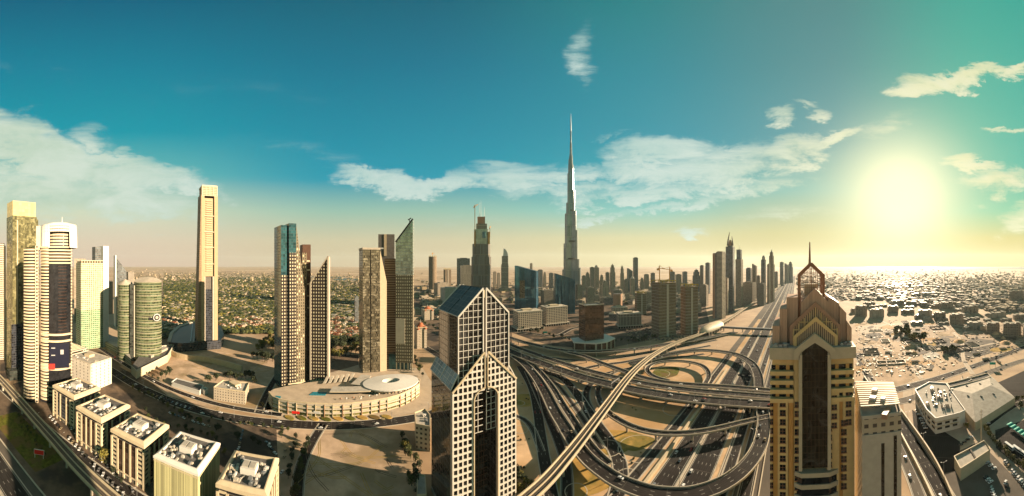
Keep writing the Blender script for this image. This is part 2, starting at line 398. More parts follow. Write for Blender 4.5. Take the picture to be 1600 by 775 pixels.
def flyover(key, name, label, pts, width, lanes=2, thick=1.5, par=1.1, pier=32, parapet='pale_concrete', cat='flyover', m='asphalt', lanew=3.6, kerbw=.55, skip=()):
    path = spline(pts, 5); fr = offs(path); h = width / 2
    o = path[0].copy(); root = thing(name, label, cat, (0, 0, 0)); ROADS[key] = (fr, width, .06, lanes)
    d = MB(); ribbon(d, fr, -h, h, 0, -thick * .45); ribbon(d, fr, -h * .55, h * .55, -thick * .45, -thick); d.build('deck', 'concrete', root)
    a = MB(); ribbon(a, fr, -h + kerbw, h - kerbw, .06); a.build('carriageway', m, root)
    for sg in (-1, 1):
        q = MB(); ribbon(q, fr, min(sg * h, sg * (h - kerbw)), max(sg * h, sg * (h - kerbw)), par, -.35); q.build('parapet', parapet, root)
    l = MB()
    for i in range(1, lanes): dashes(l, fr, -lanes * lanew / 2 + i * lanew, .09)
    for sg in (-1, 1): ribbon(l, fr, sg * (h - kerbw - .9) - .14, sg * (h - kerbw - .9) + .14, .09)
    l.build('lane_marking', 'paint_line', root)
    s = 0; last = pier * .5
    for i in range(1, len(fr)):
        s += (fr[i][0] - fr[i - 1][0]).length
        if s - last > pier and fr[i][0].z > thick + 2.0:
            last = s; p, t, n = fr[i]; ang = math.atan2(t.y, t.x); q = MB()
            zt = p.z - thick; q.ngon(p.x, p.y, 1.1, 1.1, 0, zt - 1.4, 10, 0, 0)
            c = [(p + n * k) for k in (-h * .5, h * .5)]; q.obox((p.x, p.y), ang, 1.8, h * 1.0, zt - 1.4, zt + .02)
            if not any(p0 < i / len(fr) < p1 for p0, p1 in skip): q.build('pier', 'concrete', root)
    return root

# ------------------------------------------------------------------ haze, ground, water
def build_ground():
    mb = MB(); n = 96; rings = [0, 250, 600, 1200, 2500, 5000, 10000, 20000]
    for a in range(n):
        t0, t1 = 2 * pi * a / n, 2 * pi * (a + 1) / n
        for r0, r1 in zip(rings, rings[1:]):
            q = [(r0 * cos(t0), r0 * sin(t0), 0), (r1 * cos(t0), r1 * sin(t0), 0), (r1 * cos(t1), r1 * sin(t1), 0), (r0 * cos(t1), r0 * sin(t1), 0)]
            mb.face(q[1:] if r0 == 0 else q)
    m, g, b = nodes_mat('desert_ground')
    gm = g.node('ShaderNodeNewGeometry'); v = gm.outputs['Position']
    n1 = g.noise(v, .02, 8, .65); n2 = g.noise(v, .0022, 6, .6, 1.0); n3 = g.noise(v, .0007, 5, .6, .5)
    c = g.ramp(n1, [(.3, (.24, .15, .08)), (.7, (.40, .27, .155))])
    c = g.mix(g.m('MULTIPLY', g.ss(n2, .5, .62), .7), c, (.16, .10, .055))
    c = g.mix(g.m('MULTIPLY', g.ss(n3, .5, .6), .6), c, (.44, .32, .21))
    g.put(b.inputs['Base Color'], c); b.inputs['Roughness'].default_value = .95
    struct('ground', mb, 'desert_ground')
    m, g, b = nodes_mat('sea_water'); b.inputs['Base Color'].default_value = (.10, .12, .11, 1); b.inputs['Roughness'].default_value = .6; b.inputs['Specular IOR Level'].default_value = .25
    gm = g.node('ShaderNodeNewGeometry'); nn = g.noise(gm.outputs['Position'], .02, 4); bp = g.node('ShaderNodeBump'); bp.inputs['Strength'].default_value = .3
    g.l.new(nn, bp.inputs['Height']); g.l.new(bp.outputs[0], b.inputs['Normal'])
    q = [(1310, 19500), (1450, 19500), (1700, 19500), (1700, 9500), (1600, 10200), (1530, 11200), (1470, 12600), (1420, 13500), (1375, 15500), (1345, 18000)]
    mb = MB(); mb.face([(PD(a, d).x, PD(a, d).y, .6) for a, d in reversed(q)]); struct('sea', mb, 'sea_water')
    for k, (x0, x1, y0, y1) in enumerate([(345, 436, 434, 438), (520, 562, 435, 438.5), (455, 540, 432, 434)]):
        cx, cy, rx, ry = (x0 + x1) / 2, (y0 + y1) / 2, (x1 - x0) / 2, (y1 - y0) / 2
        sheet('lake', [(cx + rx * cos(t), cy + ry * sin(t) * (1 + .2 * sin(3 * t))) for t in [2 * pi * i / 24 for i in range(24)]][::-1], 'sea_water', .4)
build_ground()
def build_haze():
    mb = MB(); mb.box(-20500, 20500, -20500, 20500, -1, 850)
    m = bpy.data.materials.new('haze_air'); m.use_nodes = True; t = m.node_tree; t.nodes.clear()
    o = t.nodes.new('ShaderNodeOutputMaterial'); v = t.nodes.new('ShaderNodeVolumePrincipled')
    v.inputs['Color'].default_value = (.70, .84, .84, 1); v.inputs['Density'].default_value = HAZE_D; v.inputs['Anisotropy'].default_value = .26
    t.links.new(v.outputs[0], o.inputs['Volume']); M['haze_air'] = m
    h = mb.build('haze', 'haze_air'); h['kind'] = 'stuff'
HAZE_D = .000018
build_haze()

# ------------------------------------------------------------------ ground patches
def px(*a): return [P(*q) for q in a]
sheet('vacant_lot', [(432, 672), (478, 668), (560, 668), (628, 672), (650, 700), (672, 800), (438, 800)], 'sand_lot', .06)
sheet('office_pavement', [(20, 600), (165, 552), (190, 575), (330, 640), (470, 668), (452, 720), (446, 830), (200, 830)], 'pavement', .04)
sheet('podium_forecourt', [(404, 640), (440, 600), (560, 570), (660, 575), (690, 620), (668, 640), (600, 654), (520, 660), (440, 656)], 'plaza', .05)
sheet('mall_lot', [(405, 560), (440, 545), (560, 555), (560, 600), (430, 600)], 'pavement', .045)
sheet('tower_plaza', [(0, 560), (60, 545), (165, 545), (190, 572), (60, 600), (0, 590)], 'pavement', .045)
sheet('sand_yard', [(268, 560), (330, 548), (430, 560), (432, 640), (340, 640), (262, 618), (240, 600)], 'sand_lot', .05)
sheet('rear_yard', [(642, 446), (740, 446), (800, 450), (800, 535), (735, 560), (660, 545), (645, 500)], 'pavement', .043)
sheet('city_yard', [(800, 446), (1095, 446), (1110, 512), (1020, 530), (940, 546), (860, 540), (800, 520)], 'pavement', .045)
sheet('interchange_ground', [(790, 560), (870, 556), (1000, 560), (1090, 545), (1190, 560), (1215, 640), (1215, 830), (790, 830)], 'sand', .02)
sheet('service_yard', [(1410, 600), (1450, 590), (1500, 640), (1640, 560), (1640, 830), (1480, 830), (1412, 640)], 'plaza', .045)
sheet('parking_yard', [(1462, 720), (1530, 690), (1560, 720), (1640, 800), (1640, 860), (1480, 850)], 'asphalt_pale', .07)
for i, q in enumerate([[(1425, 640), (1500, 690), (1500, 735), (1466, 740), (1430, 690)], [(1555, 672), (1640, 640), (1640, 770), (1590, 728), (1556, 700)], [(1530, 610), (1640, 560), (1640, 600), (1560, 650)]]):
    sheet('yard_paving', q, 'asphalt', .09)
# highway-aligned strips: reservations, verge and grass, each a sheet a few centimetres above the last
def strip(name, s0, s1, p0, p1, m, z): return sheet(name, [W(s0, p0), W(s1, p0), W(s1, p1), W(s0, p1)], m, z, world=True)
strip('highway_verge', -700, 4200, 18, 132, 'asphalt_pale', .05)
strip('roadside_strip', -700, -120, 118, 141, 'pavement', .055)
strip('grass_strip', -300, -205, 124, 156, 'grass', .08)
strip('metro_reserve', -900, -90, 141, 163, 'pavement', .06)
for q in [[(1004, 650), (1012, 640), (1080, 640), (1030, 700), (965, 715), (935, 690), (930, 660)]]: pass
for i, (cx, cy, r) in enumerate([(1040, 582, 26), (820, 625, 22), (955, 690, 25), (990, 690, 18), (905, 740, 30), (888, 765, 18)]):
    c = P(cx, cy); mb = MB(); n = 28
    mb.face([(c.x + r * cos(2 * pi * k / n) * (1 + .25 * sin(2 * pi * k / n * 2 + i)), c.y + r * .8 * sin(2 * pi * k / n), .06 + .006 * i) for k in range(n)])
    struct('planted_verge', mb, 'verge' if i else 'grass')
for cx, cy, r in [(1030, 584, 16), (812, 630, 6), (814, 671, 7), (900, 768, 8), (981, 745, 9), (950, 700, 12), (1055, 640, 14), (1000, 700, 20)]:
    c = P(cx, cy); mb = MB(); n = 30
    for k in range(n):
        a, b = 2 * pi * k / n, 2 * pi * (k + 1) / n
        mb.face([(c.x + q * cos(t), c.y + q * sin(t), .12) for q, t in ((r, a), (r + .7, a), (r + .7, b), (r, b))])
    struct('garden_path', mb, 'pale_concrete')

# ------------------------------------------------------------------ roads on the ground
def line(s0, s1, p, step=60): return [W(s0 + (s1 - s0) * i / max(1, int((s1 - s0) / step)), p) for i in range(int((s1 - s0) / step) + 1)]
ground_road('hw1', 'highway', line(-700, 4200, 100), 17, 4, 'highway carriageway nearest the metro viaduct', z=.12)
ground_road('hw2', 'highway', line(-700, 4200, 77.5), 20, 5, 'middle highway carriageway beyond the central barrier', z=.12)
ground_road('hw3', 'highway', line(-700, 4200, 55.5), 8.5, 2, 'narrow highway service carriageway', z=.12)
ground_road('hw4', 'highway', line(-700, 4200, 38), 10, 2, 'outer highway service carriageway by the tan tower', z=.12)
ground_road('hw0', 'frontage_road', line(150, 520, 123.5), 8.5, 2, 'frontage road below the retaining wall', z=.12)
ground_road('hwl', 'frontage_road', line(-620, -60, 150 + 17), 0.5 + 8, 2, 'street of parked cars below the metro', z=.10)
ground_road('mid', 'city_road', px((120, 548), (165, 573), (205, 598), (260, 624), (330, 646), (400, 658), (460, 663), (530, 665), (600, 660), (670, 648), (720, 628)), 15, 4, 'city road curving past the sand lot')
ground_road('mid2', 'city_road', px((150, 540), (190, 566), (230, 590), (270, 609), (330, 629), (400, 643), (440, 648)), 8, 2, 'side road along the walled yards', z=.11)
ground_road('lotroad', 'lot_road', px((505, 663), (488, 690), (470, 730), (462, 800)), 9, 2, 'lane beside the vacant lot', z=.10)
ground_road('podr', 'ramp_road', px((440, 575), (425, 600), (412, 625), (404, 645)), 9, 2, 'lane climbing beside the podium mall', z=.09)
ground_road('g1', 'slip_road', px((812, 572), (830, 604), (839, 638), (845, 680), (850, 715), (856, 745), (866, 800)), 10, 3, 'slip road at the foot of the interchange')
ground_road('g2', 'slip_road', px((824, 580), (839, 612), (855, 648), (872, 688), (883, 722), (886, 760), (884, 810)), 9, 2, 'second slip road under the metro', z=.11)
ground_road('g3', 'slip_road', px((836, 576), (858, 583), (880, 592), (900, 614), (915, 637), (932, 662), (950, 687), (964, 711), (970, 740), (962, 780)), 12, 3, 'slip road curving under the viaducts', z=.10)
ground_road('g4', 'slip_road', px((927, 596), (918, 607), (916, 624), (924, 643), (936, 664)), 9, 2, 'short curved slip road', z=.12)
ground_road('g5', 'loop_road', px((800, 648), (818, 655), (830, 667), (838, 684), (846, 706)), 6, 1, 'single lane loop behind the lattice tower', z=.13)
ground_road('g6', 'slip_road', px((880, 585), (930, 572), (980, 565), (1020, 556), (1060, 549), (1110, 540)), 9, 2, 'slip road joining the far loop', z=.09)
ground_road('g7', 'access_road', px((800, 500), (840, 508), (890, 505), (960, 520), (1010, 515), (1060, 500)), 9, 2, 'access road among the office blocks', z=.10)
ground_road('g8', 'access_road', px((800, 516), (830, 521), (870, 524), (900, 512), (960, 505)), 12, 3, 'access road above the viaducts', z=.08)
ground_road('g9', 'slip_road', px((858, 590), (874, 604), (892, 628), (908, 650), (924, 676), (940, 702)), 6, 1, 'narrow slip lane between the two curving viaducts', z=.14)
ground_road('g10', 'slip_road', px((905, 598), (950, 583), (1000, 572), (1040, 562), (1100, 553)), 7, 2, 'ground lane behind the wide flyover', z=.15)
ground_road('g11', 'slip_road', px((840, 556), (900, 563), (950, 561), (1010, 552), (1060, 543), (1120, 531)), 8, 2, 'ground lane below the topmost flyover', z=.16)
ground_road('g12', 'slip_road', px((835, 575), (870, 582), (910, 594), (935, 592), (970, 578)), 6, 1, 'short linking lane under the wide flyover', z=.17)
ground_road('b1', 'city_road', px((600, 520), (640, 530), (690, 560), (700, 590), (690, 620)), 14, 4, 'road running behind the lattice tower', z=.12)
ground_road('b2', 'city_road', px((640, 478), (680, 492), (730, 512), (800, 538)), 16, 4, 'wide road behind the lattice tower gables', z=.13)
# right-hand side roads
ground_road('r1', 'avenue', px((1335, 597), (1352, 607), (1380, 612), (1420, 604), (1470, 590), (1520, 573), (1560, 558), (1600, 543), (1680, 515)), 16, 4, 'sunlit avenue crossing behind the warehouses')
ground_road('r2', 'avenue', px((1330, 626), (1400, 628), (1450, 614), (1500, 598), (1550, 580), (1600, 563), (1680, 540)), 14, 4, 'second avenue in front of the sand fields', z=.11, m='asphalt_pale')
ground_road('r3', 'underpass_road', px((1340, 552), (1352, 578), (1372, 610), (1400, 650), (1432, 700), (1462, 750), (1490, 800)), 13, 3, 'shaded road dipping past the white building', z=.09)
ground_road('r4', 'service_road', px((1352, 590), (1378, 640), (1400, 690), (1425, 745), (1445, 800)), 9, 2, 'service road beside the pink building', z=.12, m='asphalt_pale')
ground_road('r5', 'access_road', px((1540, 665), (1575, 640), (1600, 628), (1660, 610)), 8, 2, 'access road between the hedges', z=.13)

# retaining walls and concrete barriers along the highway
def wall_line(name, label, pts, w, h, m, cat='barrier', z0=0.0, group=None):
    fr = offs(spline(pts, 10)); mb = MB(); ribbon(mb, fr, -w / 2, w / 2, z0 + h, z0 - .05)
    return tag(mb.build(name, m), label, cat, group)
wall_line('barrier', 'pale concrete barrier between the two main carriageways', line(-700, 4200, 89.8), 1.6, 1.1, 'pale_concrete')
wall_line('retaining_wall', 'golden sloping retaining wall beside the frontage road', line(170, 460, 112), 2.2, 2.6, 'cream', 'wall')
wall_line('barrier', 'low kerb wall along the sand reservation of the highway', line(-700, 1400, 62), .8, .7, 'pale_concrete')
wall_line('barrier', 'thin barrier beside the narrow service carriageway', line(-700, 1400, 47), .8, .8, 'pale_concrete')
wall_line('barrier', 'outer highway barrier below the tan tower', line(-700, 3000, 28), .8, .9, 'pale_concrete')
wall_line('barrier', 'barrier between the grass strip and the left highway', line(-560, -150, 117), .8, 1.0, 'pale_concrete')
strip('reservation', -700, 1400, 62.5, 66.5, 'sand', .14); strip('reservation', -700, 1400, 47.5, 50.5, 'sand', .14)
strip('reservation', 150, 900, 108.5, 118.6, 'sand', .14)
wall_line('retaining_wall', 'long retaining wall on the town side of the shaded road', px((1392, 622), (1425, 668), (1455, 712), (1480, 760), (1500, 810)), 1.2, 3.5, 'beige', 'wall')
wall_line('retaining_wall', 'retaining wall on the tower side of the shaded road', px((1350, 590), (1385, 640), (1418, 700), (1448, 760), (1465, 800)), 1.2, 3.0, 'cream', 'wall')

# ------------------------------------------------------------------ flyovers
def pz(z, *a): return [P(q[0], q[1], z if len(q) < 3 else q[2]) for q in a]
flyover('f1', 'flyover', 'topmost flyover sweeping behind the interchange past the brown glass block',
        pz(8, (700, 500), (760, 513), (800, 529), (836, 539), (878, 547), (915, 549.5), (950, 548.5), (995, 545), (1035, 539), (1075, 533, 6), (1115, 526, 3), (1150, 519, 1)), 14, 3)
flyover('f2', 'flyover', 'branch flyover dropping from the topmost flyover to the inner loop',
        pz(9, (884, 549.5, 8), (910, 556), (936, 566), (955, 573), (977, 581), (1003, 590), (1040, 597.5), (1090, 602), (1140, 605), (1200, 610), (1260, 616), (1330, 618)), 11, 2)
flyover('f3', 'flyover', 'upper carriageway of the wide three-deck flyover crossing the highway',
        pz(10, (700, 505), (760, 523), (800, 540), (836, 553), (872, 565.5), (908, 576.5), (950, 587.5), (985, 595.5), (1030, 603.5), (1100, 612), (1150, 616), (1203, 620), (1270, 622), (1335, 612)), 13, 3)
flyover('f4', 'flyover', 'lower and widest carriageway of the three-deck flyover crossing the highway',
        pz(10, (700, 512), (760, 532), (800, 550), (836, 564), (872, 577), (908, 589), (950, 600), (990, 609), (1030, 616), (1100, 625), (1150, 629), (1203, 632), (1270, 633), (1335, 622)), 19, 4, thick=1.8)
flyover('f5', 'flyover', 'left curving viaduct feeding the big loop under the metro',
        pz(8, (770, 531), (800, 554), (820, 569), (838, 590), (852, 613), (866, 641), (882, 667), (893, 685), (906, 703), (922, 721), (944, 738), (966, 752), (1011, 769), (1045, 773.5), (1078, 773), (1106, 766), (1130, 756), (1153, 741), (1171, 723), (1184, 703), (1191, 682), (1193.5, 662), (1192, 645), (1188, 625, 6), (1186, 603, 5), (1184, 586, 6), (1176, 570, 7), (1162, 559.5, 7), (1146, 553, 7), (1122, 549, 7), (1098, 547.5, 7), (1077, 549, 6), (1058, 552, 5), (1040, 556, 4), (1015, 562, 2), (985, 568, .8)), 14, 3)
flyover('f6', 'flyover', 'right curving viaduct running beside the left one into the loop',
        pz(7.5, (806, 548), (828, 566), (846, 584), (864, 607), (880, 634), (896, 658), (908, 677), (921, 695), (936, 712), (950, 725)), 9, 2)
flyover('f7', 'flyover', 'slim single ramp sagging across the highway in front of the wide flyover',
        pz(7.5, (938, 600, 2), (934, 614, 3), (940, 632, 5), (952, 646, 6.5), (968, 657), (986, 666), (1008, 673), (1034, 677), (1062, 677.5), (1092, 675), (1125, 669), (1160, 660.5), (1203, 651), (1250, 641), (1310, 632)), 8, 2)
flyover('f8', 'flyover', 'inner round loop around the circular garden',
        pz(6, (1102, 599, 9), (1107, 589, 7), (1105, 579), (1096, 571), (1078, 566), (1056, 564), (1034, 565.5), (1018, 570), (1011, 577), (1015, 584), (1026, 590, 7), (1044, 595, 8.5)), 8, 2, pier=40)
# the metro: one viaduct from the far left past the viewer to the station and on towards the horizon
mp = [W(-1500, 176, 11), W(-900, 176, 11), W(-560, 174, 11), W(-375, 167, 11), W(-239, 154, 11), W(-160, 145, 11), W(-60, 140, 11), W(30, 146, 11), W(123, 158, 12), W(171, 170, 12), W(252, 195, 12), W(349, 224, 12), W(426, 238, 12), W(493, 240, 12), W(560, 232, 12), W(649, 214, 11), W(839, 196, 11), W(1064, 187, 11), W(1500, 158, 11), W(2066, 130, 11), W(3200, 118, 11)]
mr = flyover('metro', 'metro_viaduct', 'pale elevated metro viaduct running from the street of offices to the shell-roofed station', mp, 10.5, 1, thick=2.2, par=1.3, pier=30, cat='metro viaduct', m='track_bed', kerbw=.9, parapet='cream')
for ch in list(mr.children):
    if ch.name.startswith('lane_marking'): bpy.data.objects.remove(ch)
fr = ROADS['metro'][0]; l = MB()
for o_ in (-3.0, -1.6, 1.6, 3.0): ribbon(l, fr, o_ - .12, o_ + .12, .28, .05)
l.build('rail', 'rail', mr)
l = MB(); ribbon(l, fr, -.35, .35, .75, .05); l.build('walkway', 'cream', mr)
mat('dark_beige', (.46, .34, .20), .65, var=.1)
mat('dark_brown', (.10, .05, .03), .6)

# ------------------------------------------------------------------ facades
facade('f_banded', (.74, .60, .42), (.03, .03, .035), 40, 3.9, .985, .44, spec=1, var=.3)
facade('f_gold_crown', (.62, .50, .24), (.42, .34, .16), 5, 5, .9, .9, rough=.3, var=.15)
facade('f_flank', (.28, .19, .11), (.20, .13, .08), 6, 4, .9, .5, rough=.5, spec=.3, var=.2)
facade('f_banded_fine', (.70, .58, .42), (.05, .05, .05), 3.2, 3.8, .9, .5)
facade('f_gold_glass', (.14, .14, .08), (.17, .15, .07), 3.4, 3.9, .92, .9, rough=.15, metal=.5, var=.5, blotch=.4)
facade('f_dark_curtain', (.10, .10, .10), (.02, .022, .028), 2.6, 3.6, .9, .86, rough=.08, var=.7)
facade('f_green_grid', (.74, .66, .46), (.12, .13, .06), 4.2, 4.0, .62, .66, var=.6)
facade('f_green_low', (.46, .52, .32), (.05, .13, .07), 4.2, 4.0, .74, .62, var=.6)
facade('f_oval', (.26, .26, .15), (.05, .07, .035), 3.0, 4.6, .94, .72, rough=.12, metal=.35, var=.6, blotch=.3)
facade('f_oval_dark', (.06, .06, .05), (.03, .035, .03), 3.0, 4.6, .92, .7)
facade('f_teal', (.06, .10, .10), (.03, .10, .12), 3.0, 4.0, .93, .9, rough=.06, metal=.6, var=.5)
facade('f_grid_beige', (.25, .20, .13), (.05, .045, .03), 3.1, 4.1, .46, .55, var=.7, lit=((.62, .52, .32), .80))
facade('f_grid_dark', (.035, .026, .022), (.42, .36, .24), 3.5, 4.6, .42, .48, rough=.3, spec=.6, var=.2)
facade('f_speckle', (.08, .07, .045), (.12, .10, .065), 1.9, 4.0, .72, .8, rough=.12, metal=.4, var=.85, blotch=.7)
facade('f_brown_band', (.12, .06, .035), (.16, .10, .05), 30, 3.8, .98, .55, rough=.3, var=.2)
facade('f_pale_glass', (.40, .42, .36), (.26, .31, .30), 4.0, 5.0, .9, .88, rough=.12, metal=.75, var=.35)
facade('f_grid_grey', (.16, .13, .09), (.46, .40, .28), 3.4, 5.0, .44, .52, rough=.25, var=.25)
facade('f_office', (.66, .54, .38), (.03, .03, .03), 4.4, 4.3, .50, .46, var=.5)
facade('f_white_slots', (.80, .72, .60), (.05, .045, .04), 8.0, 4.2, .16, .5)
facade('f_bronze', (.08, .05, .04), (.10, .06, .04), 3.6, 4.2, .92, .86, rough=.1, metal=.5, var=.5, blotch=.12)
facade('f_blue_stripe', (.02, .05, .08), (.035, .12, .18), 2.6, 60, .72, .99, rough=.05, metal=.6, var=.35, blotch=.15)
facade('f_white_frame', (.60, .50, .38), (.035, .03, .03), 5.4, 4.6, .60, .60, var=.5)
facade('f_ribs', (.60, .53, .42), (.04, .035, .03), 4.0, 30, .55, .95)
facade('f_unfinished', (.36, .27, .18), (.08, .055, .04), 3.6, 3.6, .56, .60, rough=.9, spec=.1, var=.7, wall_rough=.9)
facade('f_far_a', (.32, .27, .21), (.09, .09, .09), 4.0, 4.0, .5, .55); facade('f_far_b', (.42, .34, .25), (.14, .12, .10), 5.0, 4.0, .62, .5)
facade('f_far_c', (.22, .20, .18), (.09, .11, .12), 3.6, 3.8, .85, .7, metal=.2); facade('f_far_d', (.50, .42, .32), (.16, .13, .10), 6.0, 60, .4, .98)
facade('f_khalifa', (.30, .29, .26), (.26, .29, .30), 3.0, 48, .6, .95, rough=.18, metal=.6, var=.3)
facade('f_address', (.30, .24, .18), (.07, .09, .10), 4.5, 42, .52, .94, rough=.15, var=.6)
facade('f_mall', (.74, .62, .42), (.12, .11, .035), 9.0, 5.6, .96, .62, rough=.3, var=.4)
facade('f_lattice_glass', (.20, .18, .16), (.018, .015, .013), 5, 4.2, .96, .97, rough=.07, var=.7, blotch=.25)
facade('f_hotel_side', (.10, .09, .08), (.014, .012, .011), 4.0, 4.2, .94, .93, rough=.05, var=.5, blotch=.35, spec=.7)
facade('f_tan_bay', (.07, .045, .02), (.014, .012, .008), 1.9, 3.4, .90, .90, rough=.22, spec=.4, var=.8, blotch=.35)
facade('f_slats', (.80, .58, .36), (.07, .045, .03), 1.05, 200, .5, 1.0)
facade('f_solar', (.38, .44, .46), (.035, .075, .10), 4.2, 5.0, .93, .93, rough=.12, metal=.3, var=.2)
facade('f_shoulder_roof', (.62, .68, .70), (.10, .21, .28), 4.2, 5.0, .93, .93, rough=.15, metal=.2, var=.2)
facade('f_roof_glass', (.30, .30, .28), (.035, .04, .042), 4.2, 5.0, .95, .95, rough=.45, spec=.5, var=.3)
facade('f_copper_roof', (.62, .36, .24), (.46, .28, .18), 1.6, 60, .88, 1.0, rough=.45, spec=.5, var=.12, wall_rough=.5)
facade('f_weathered', (.34, .31, .17), (.42, .38, .20), .9, 80, .7, 1.0, rough=.4, spec=.4, var=.45)
facade('f_villa', (.60, .50, .38), (.05, .045, .04), 3.5, 3.3, .35, .42)

class T:
    """a building standing on the ground at photo column cx and distance d; X and Z read photo pixels on its front plane"""
    def __init__(s, name, label, cat, cx, d, yaw=0, group=None):
        s.r = at_px(name, label, cat, cx, d, yaw, group); s.s = d / F; s.cx = cx; s.cy = cos(R(yaw)); s.d = d
    def X(s, px): return (px - s.cx) * s.s / s.cy
    def Z(s, py): return CZ - (py - H) * s.s
    def part(s, name, mb, mats, sm=False): return mb.build(name, mats, s.r, sm)

def antenna(root, x, y, z0, z1, w=.8, m='white_paint', name='antenna'):
    mb = MB(); mb.ngon(x, y, w / 2, w / 2, z0, z1, 6, 0, 0, .3); return mb.build(name, m, root)
def parapet(root, poly, z, h=1.2, w=.6, m='pale_concrete', name='parapet'):
    mb = MB(); n = len(poly)
    for i in range(n):
        a, b = poly[i], poly[(i + 1) % n]; mb.bar((*a, z + h / 2), (*b, z + h / 2), w, 0, h)
    return mb.build(name, m, root)
def roof_gear(root, x0, x1, y0, y1, z, n, seed, big=True):
    """rooftop plant: each machine a part of its own"""
    r = random.Random(seed)
    for i in range(n):
        mb = MB(); cx, cy = r.uniform(x0, x1), r.uniform(y0, y1); w, l, h = r.uniform(1.0, 3.0), r.uniform(1.0, 3.4), r.uniform(.8, 2.2)
        mb.box(cx - w / 2, cx + w / 2, cy - l / 2, cy + l / 2, z, z + h * .85)
        if r.random() < .6: mb.ngon(cx, cy, w * .35, w * .35, z + h * .85, z + h, 10, 0, 0)
        if r.random() < .4: mb.bar((cx, cy, z + .4), (cx + r.uniform(-4, 4), cy + r.uniform(-4, 4), z + .4), .5)
        mb.build('air_unit', r.choice(['steel', 'white_paint', 'pale_concrete', 'roof_pale']), root)

# ------------------------------------------------------------------ the five office blocks and their neighbours, laid square to the highway
def make_office(label, s0, s1, p0, p1, h, seed, look):
    w, dp = s1 - s0, p1 - p0
    t = thing('office_block', label, 'office block', W((s0 + s1) / 2, (p0 + p1) / 2), RS, 'office blocks in a row behind the metro')
    a, b = w / 2, dp / 2; hb = h - 6
    wallm = 'cream' if look != 'plain' else 'f_weathered'
    # podium storey and body
    mb = MB(); mb.box(-a + 1, a - 1, -b + 1, b - 1, 0, hb)
    if look == 'plain':
        mb = MB(); mb.box(-a + .5, a - .5, -b + .5, b - .5, 0, h - 1.5); mb.build('wall', 'f_weathered', t)
        q = MB(); q.box(-a + .2, a - .2, -b + .2, b - .2, h - 4.2, h - 3.6); q.build('string_course', 'cream', t)
    else:
        mb.build('wall', 'dark_concrete', t)
        nf = 7; fh = (hb - 5) / nf
        # frame piers and spandrel bands standing proud of the wall
        for fx, (nx, ny, L, dd) in enumerate([(0, -1, a, b), (-1, 0, b, a), (1, 0, b, a), (0, 1, a, b)]):
            def pt(u, o, z): return (u, -b + 1 - o, z) if ny < 0 else ((u, b - 1 + o, z) if ny > 0 else ((-a + 1 - o, u, z) if nx < 0 else (a - 1 + o, u, z)))
            def slab(u0, u1, z0, z1, o0, o1, q):
                p0_, p1_ = pt(u0, o0, z0), pt(u1, o1, z1)
                q.box(min(p0_[0], p1_[0]), max(p0_[0], p1_[0]), min(p0_[1], p1_[1]), max(p0_[1], p1_[1]), z0, z1)
            q = MB()
            for u in (-L + 1.0, -L + 7.6, -L + 14.2, L - 14.2, L - 7.6, L - 1.0): slab(u - .9, u + .9, 0, hb, 0, .8, q)
            for k in range(nf + 1):
                for u0, u1 in ((-L + 1.9, -L + 6.7), (-L + 8.5, -L + 13.3), (L - 13.3, L - 8.5), (L - 6.7, L - 1.9)):
                    if u0 < -L + 3 or u0 > L - 8: slab(u0, u1, 5 + k * fh - .7, 5 + k * fh + .7, 0, .5, q)
            q.build('frame', wallm, t)
            # dark vertical glass bays
            for u0, u1 in ((-L + 8.5, -L + 13.3), (-L + 15.1, L - 15.1), (L - 13.3, L - 8.5)):
                if u1 - u0 < 1: continue
                g = MB(); slab(u0, u1, 4.4, hb - .3, 0, .25, g)
                g.build('glass_bay', 'f_dark_curtain' if look == 'dark' or u1 - u0 > 5 else 'f_bronze', t)
            if fx in (0, 1):
                for k in range(nf):
                    for u in (-L + 4.3, L - 4.3):
                        g = MB(); slab(u - 1.7, u + 1.7, 5 + k * fh + 1.3, 5 + (k + 1) * fh - .9, 0, .2, g); g.build('window', 'dark_glass', t)
        g = MB(); g.box(-a + .2, a - .2, -b + .2, b - .2, 3.6, 4.3); g.build('canopy', wallm, t)
        g = MB(); g.box(-a + 1.2, a - 1.2, -b + 1.2, b - 1.2, hb + .02, hb + 2.4); g.build('top_glazing', 'dark_glass', t)
        g = MB(); g.box(-a, a, -b, b, hb + 2.4, hb + 3.4); g.build('cornice', 'cream', t)
    # sloping collar of the roof and its sunken deck
    c = MB(); z0, z1 = h - 2.6, h; o, i_, z2 = 0, 3.2, h + .4
    sq = lambda k: [(-a + k, -b + k), (a - k, -b + k), (a - k, b - k), (-a + k, b - k)]
    for lo, hi, za, zb in ((sq(0), sq(.0), z0, z1 - 1.1), (sq(0), sq(2.2), z1 - 1.1, z2), (sq(2.2), sq(3.0), z2, z2), (sq(3.0), sq(3.0), z2, h - 1.4)):
        for k in range(4):
            j = (k + 1) % 4; c.face([(*lo[k], za), (*lo[j], za), (*hi[j], zb), (*hi[k], zb)], [(0, 0), (10, 0), (10, 1), (0, 1)])
    c.build('roof_collar', 'white_paint' if look == 'plain' else 'cream', t)
    r = MB(); r.box(-a + 2.9, a - 2.9, -b + 2.9, b - 2.9, h - 2, h - 1.2); r.build('roof', 'roof_grey', t)
    p = MB(); p.box(-5, 5, -4, 5, h - 1.2, h + 2.8); p.build('penthouse', 'white_paint', t)
    for k in (-1, 1):
        p = MB(); p.box(k * 2.4 - 1.9, k * 2.4 + 1.9, -2.5, 3.2, h + 2.8, h + 3.5); p.build('skylight', 'roof_pale', t)
    roof_gear(t, -a + 4.5, a - 4.5, -b + 4.5, -5.5, h - 1.2, 13, seed); roof_gear(t, -a + 4.5, -6, -5, b - 4.5, h - 1.2, 11, seed + 50); roof_gear(t, 6, a - 4.5, -5, b - 4.5, h - 1.2, 8, seed + 90)
    return t
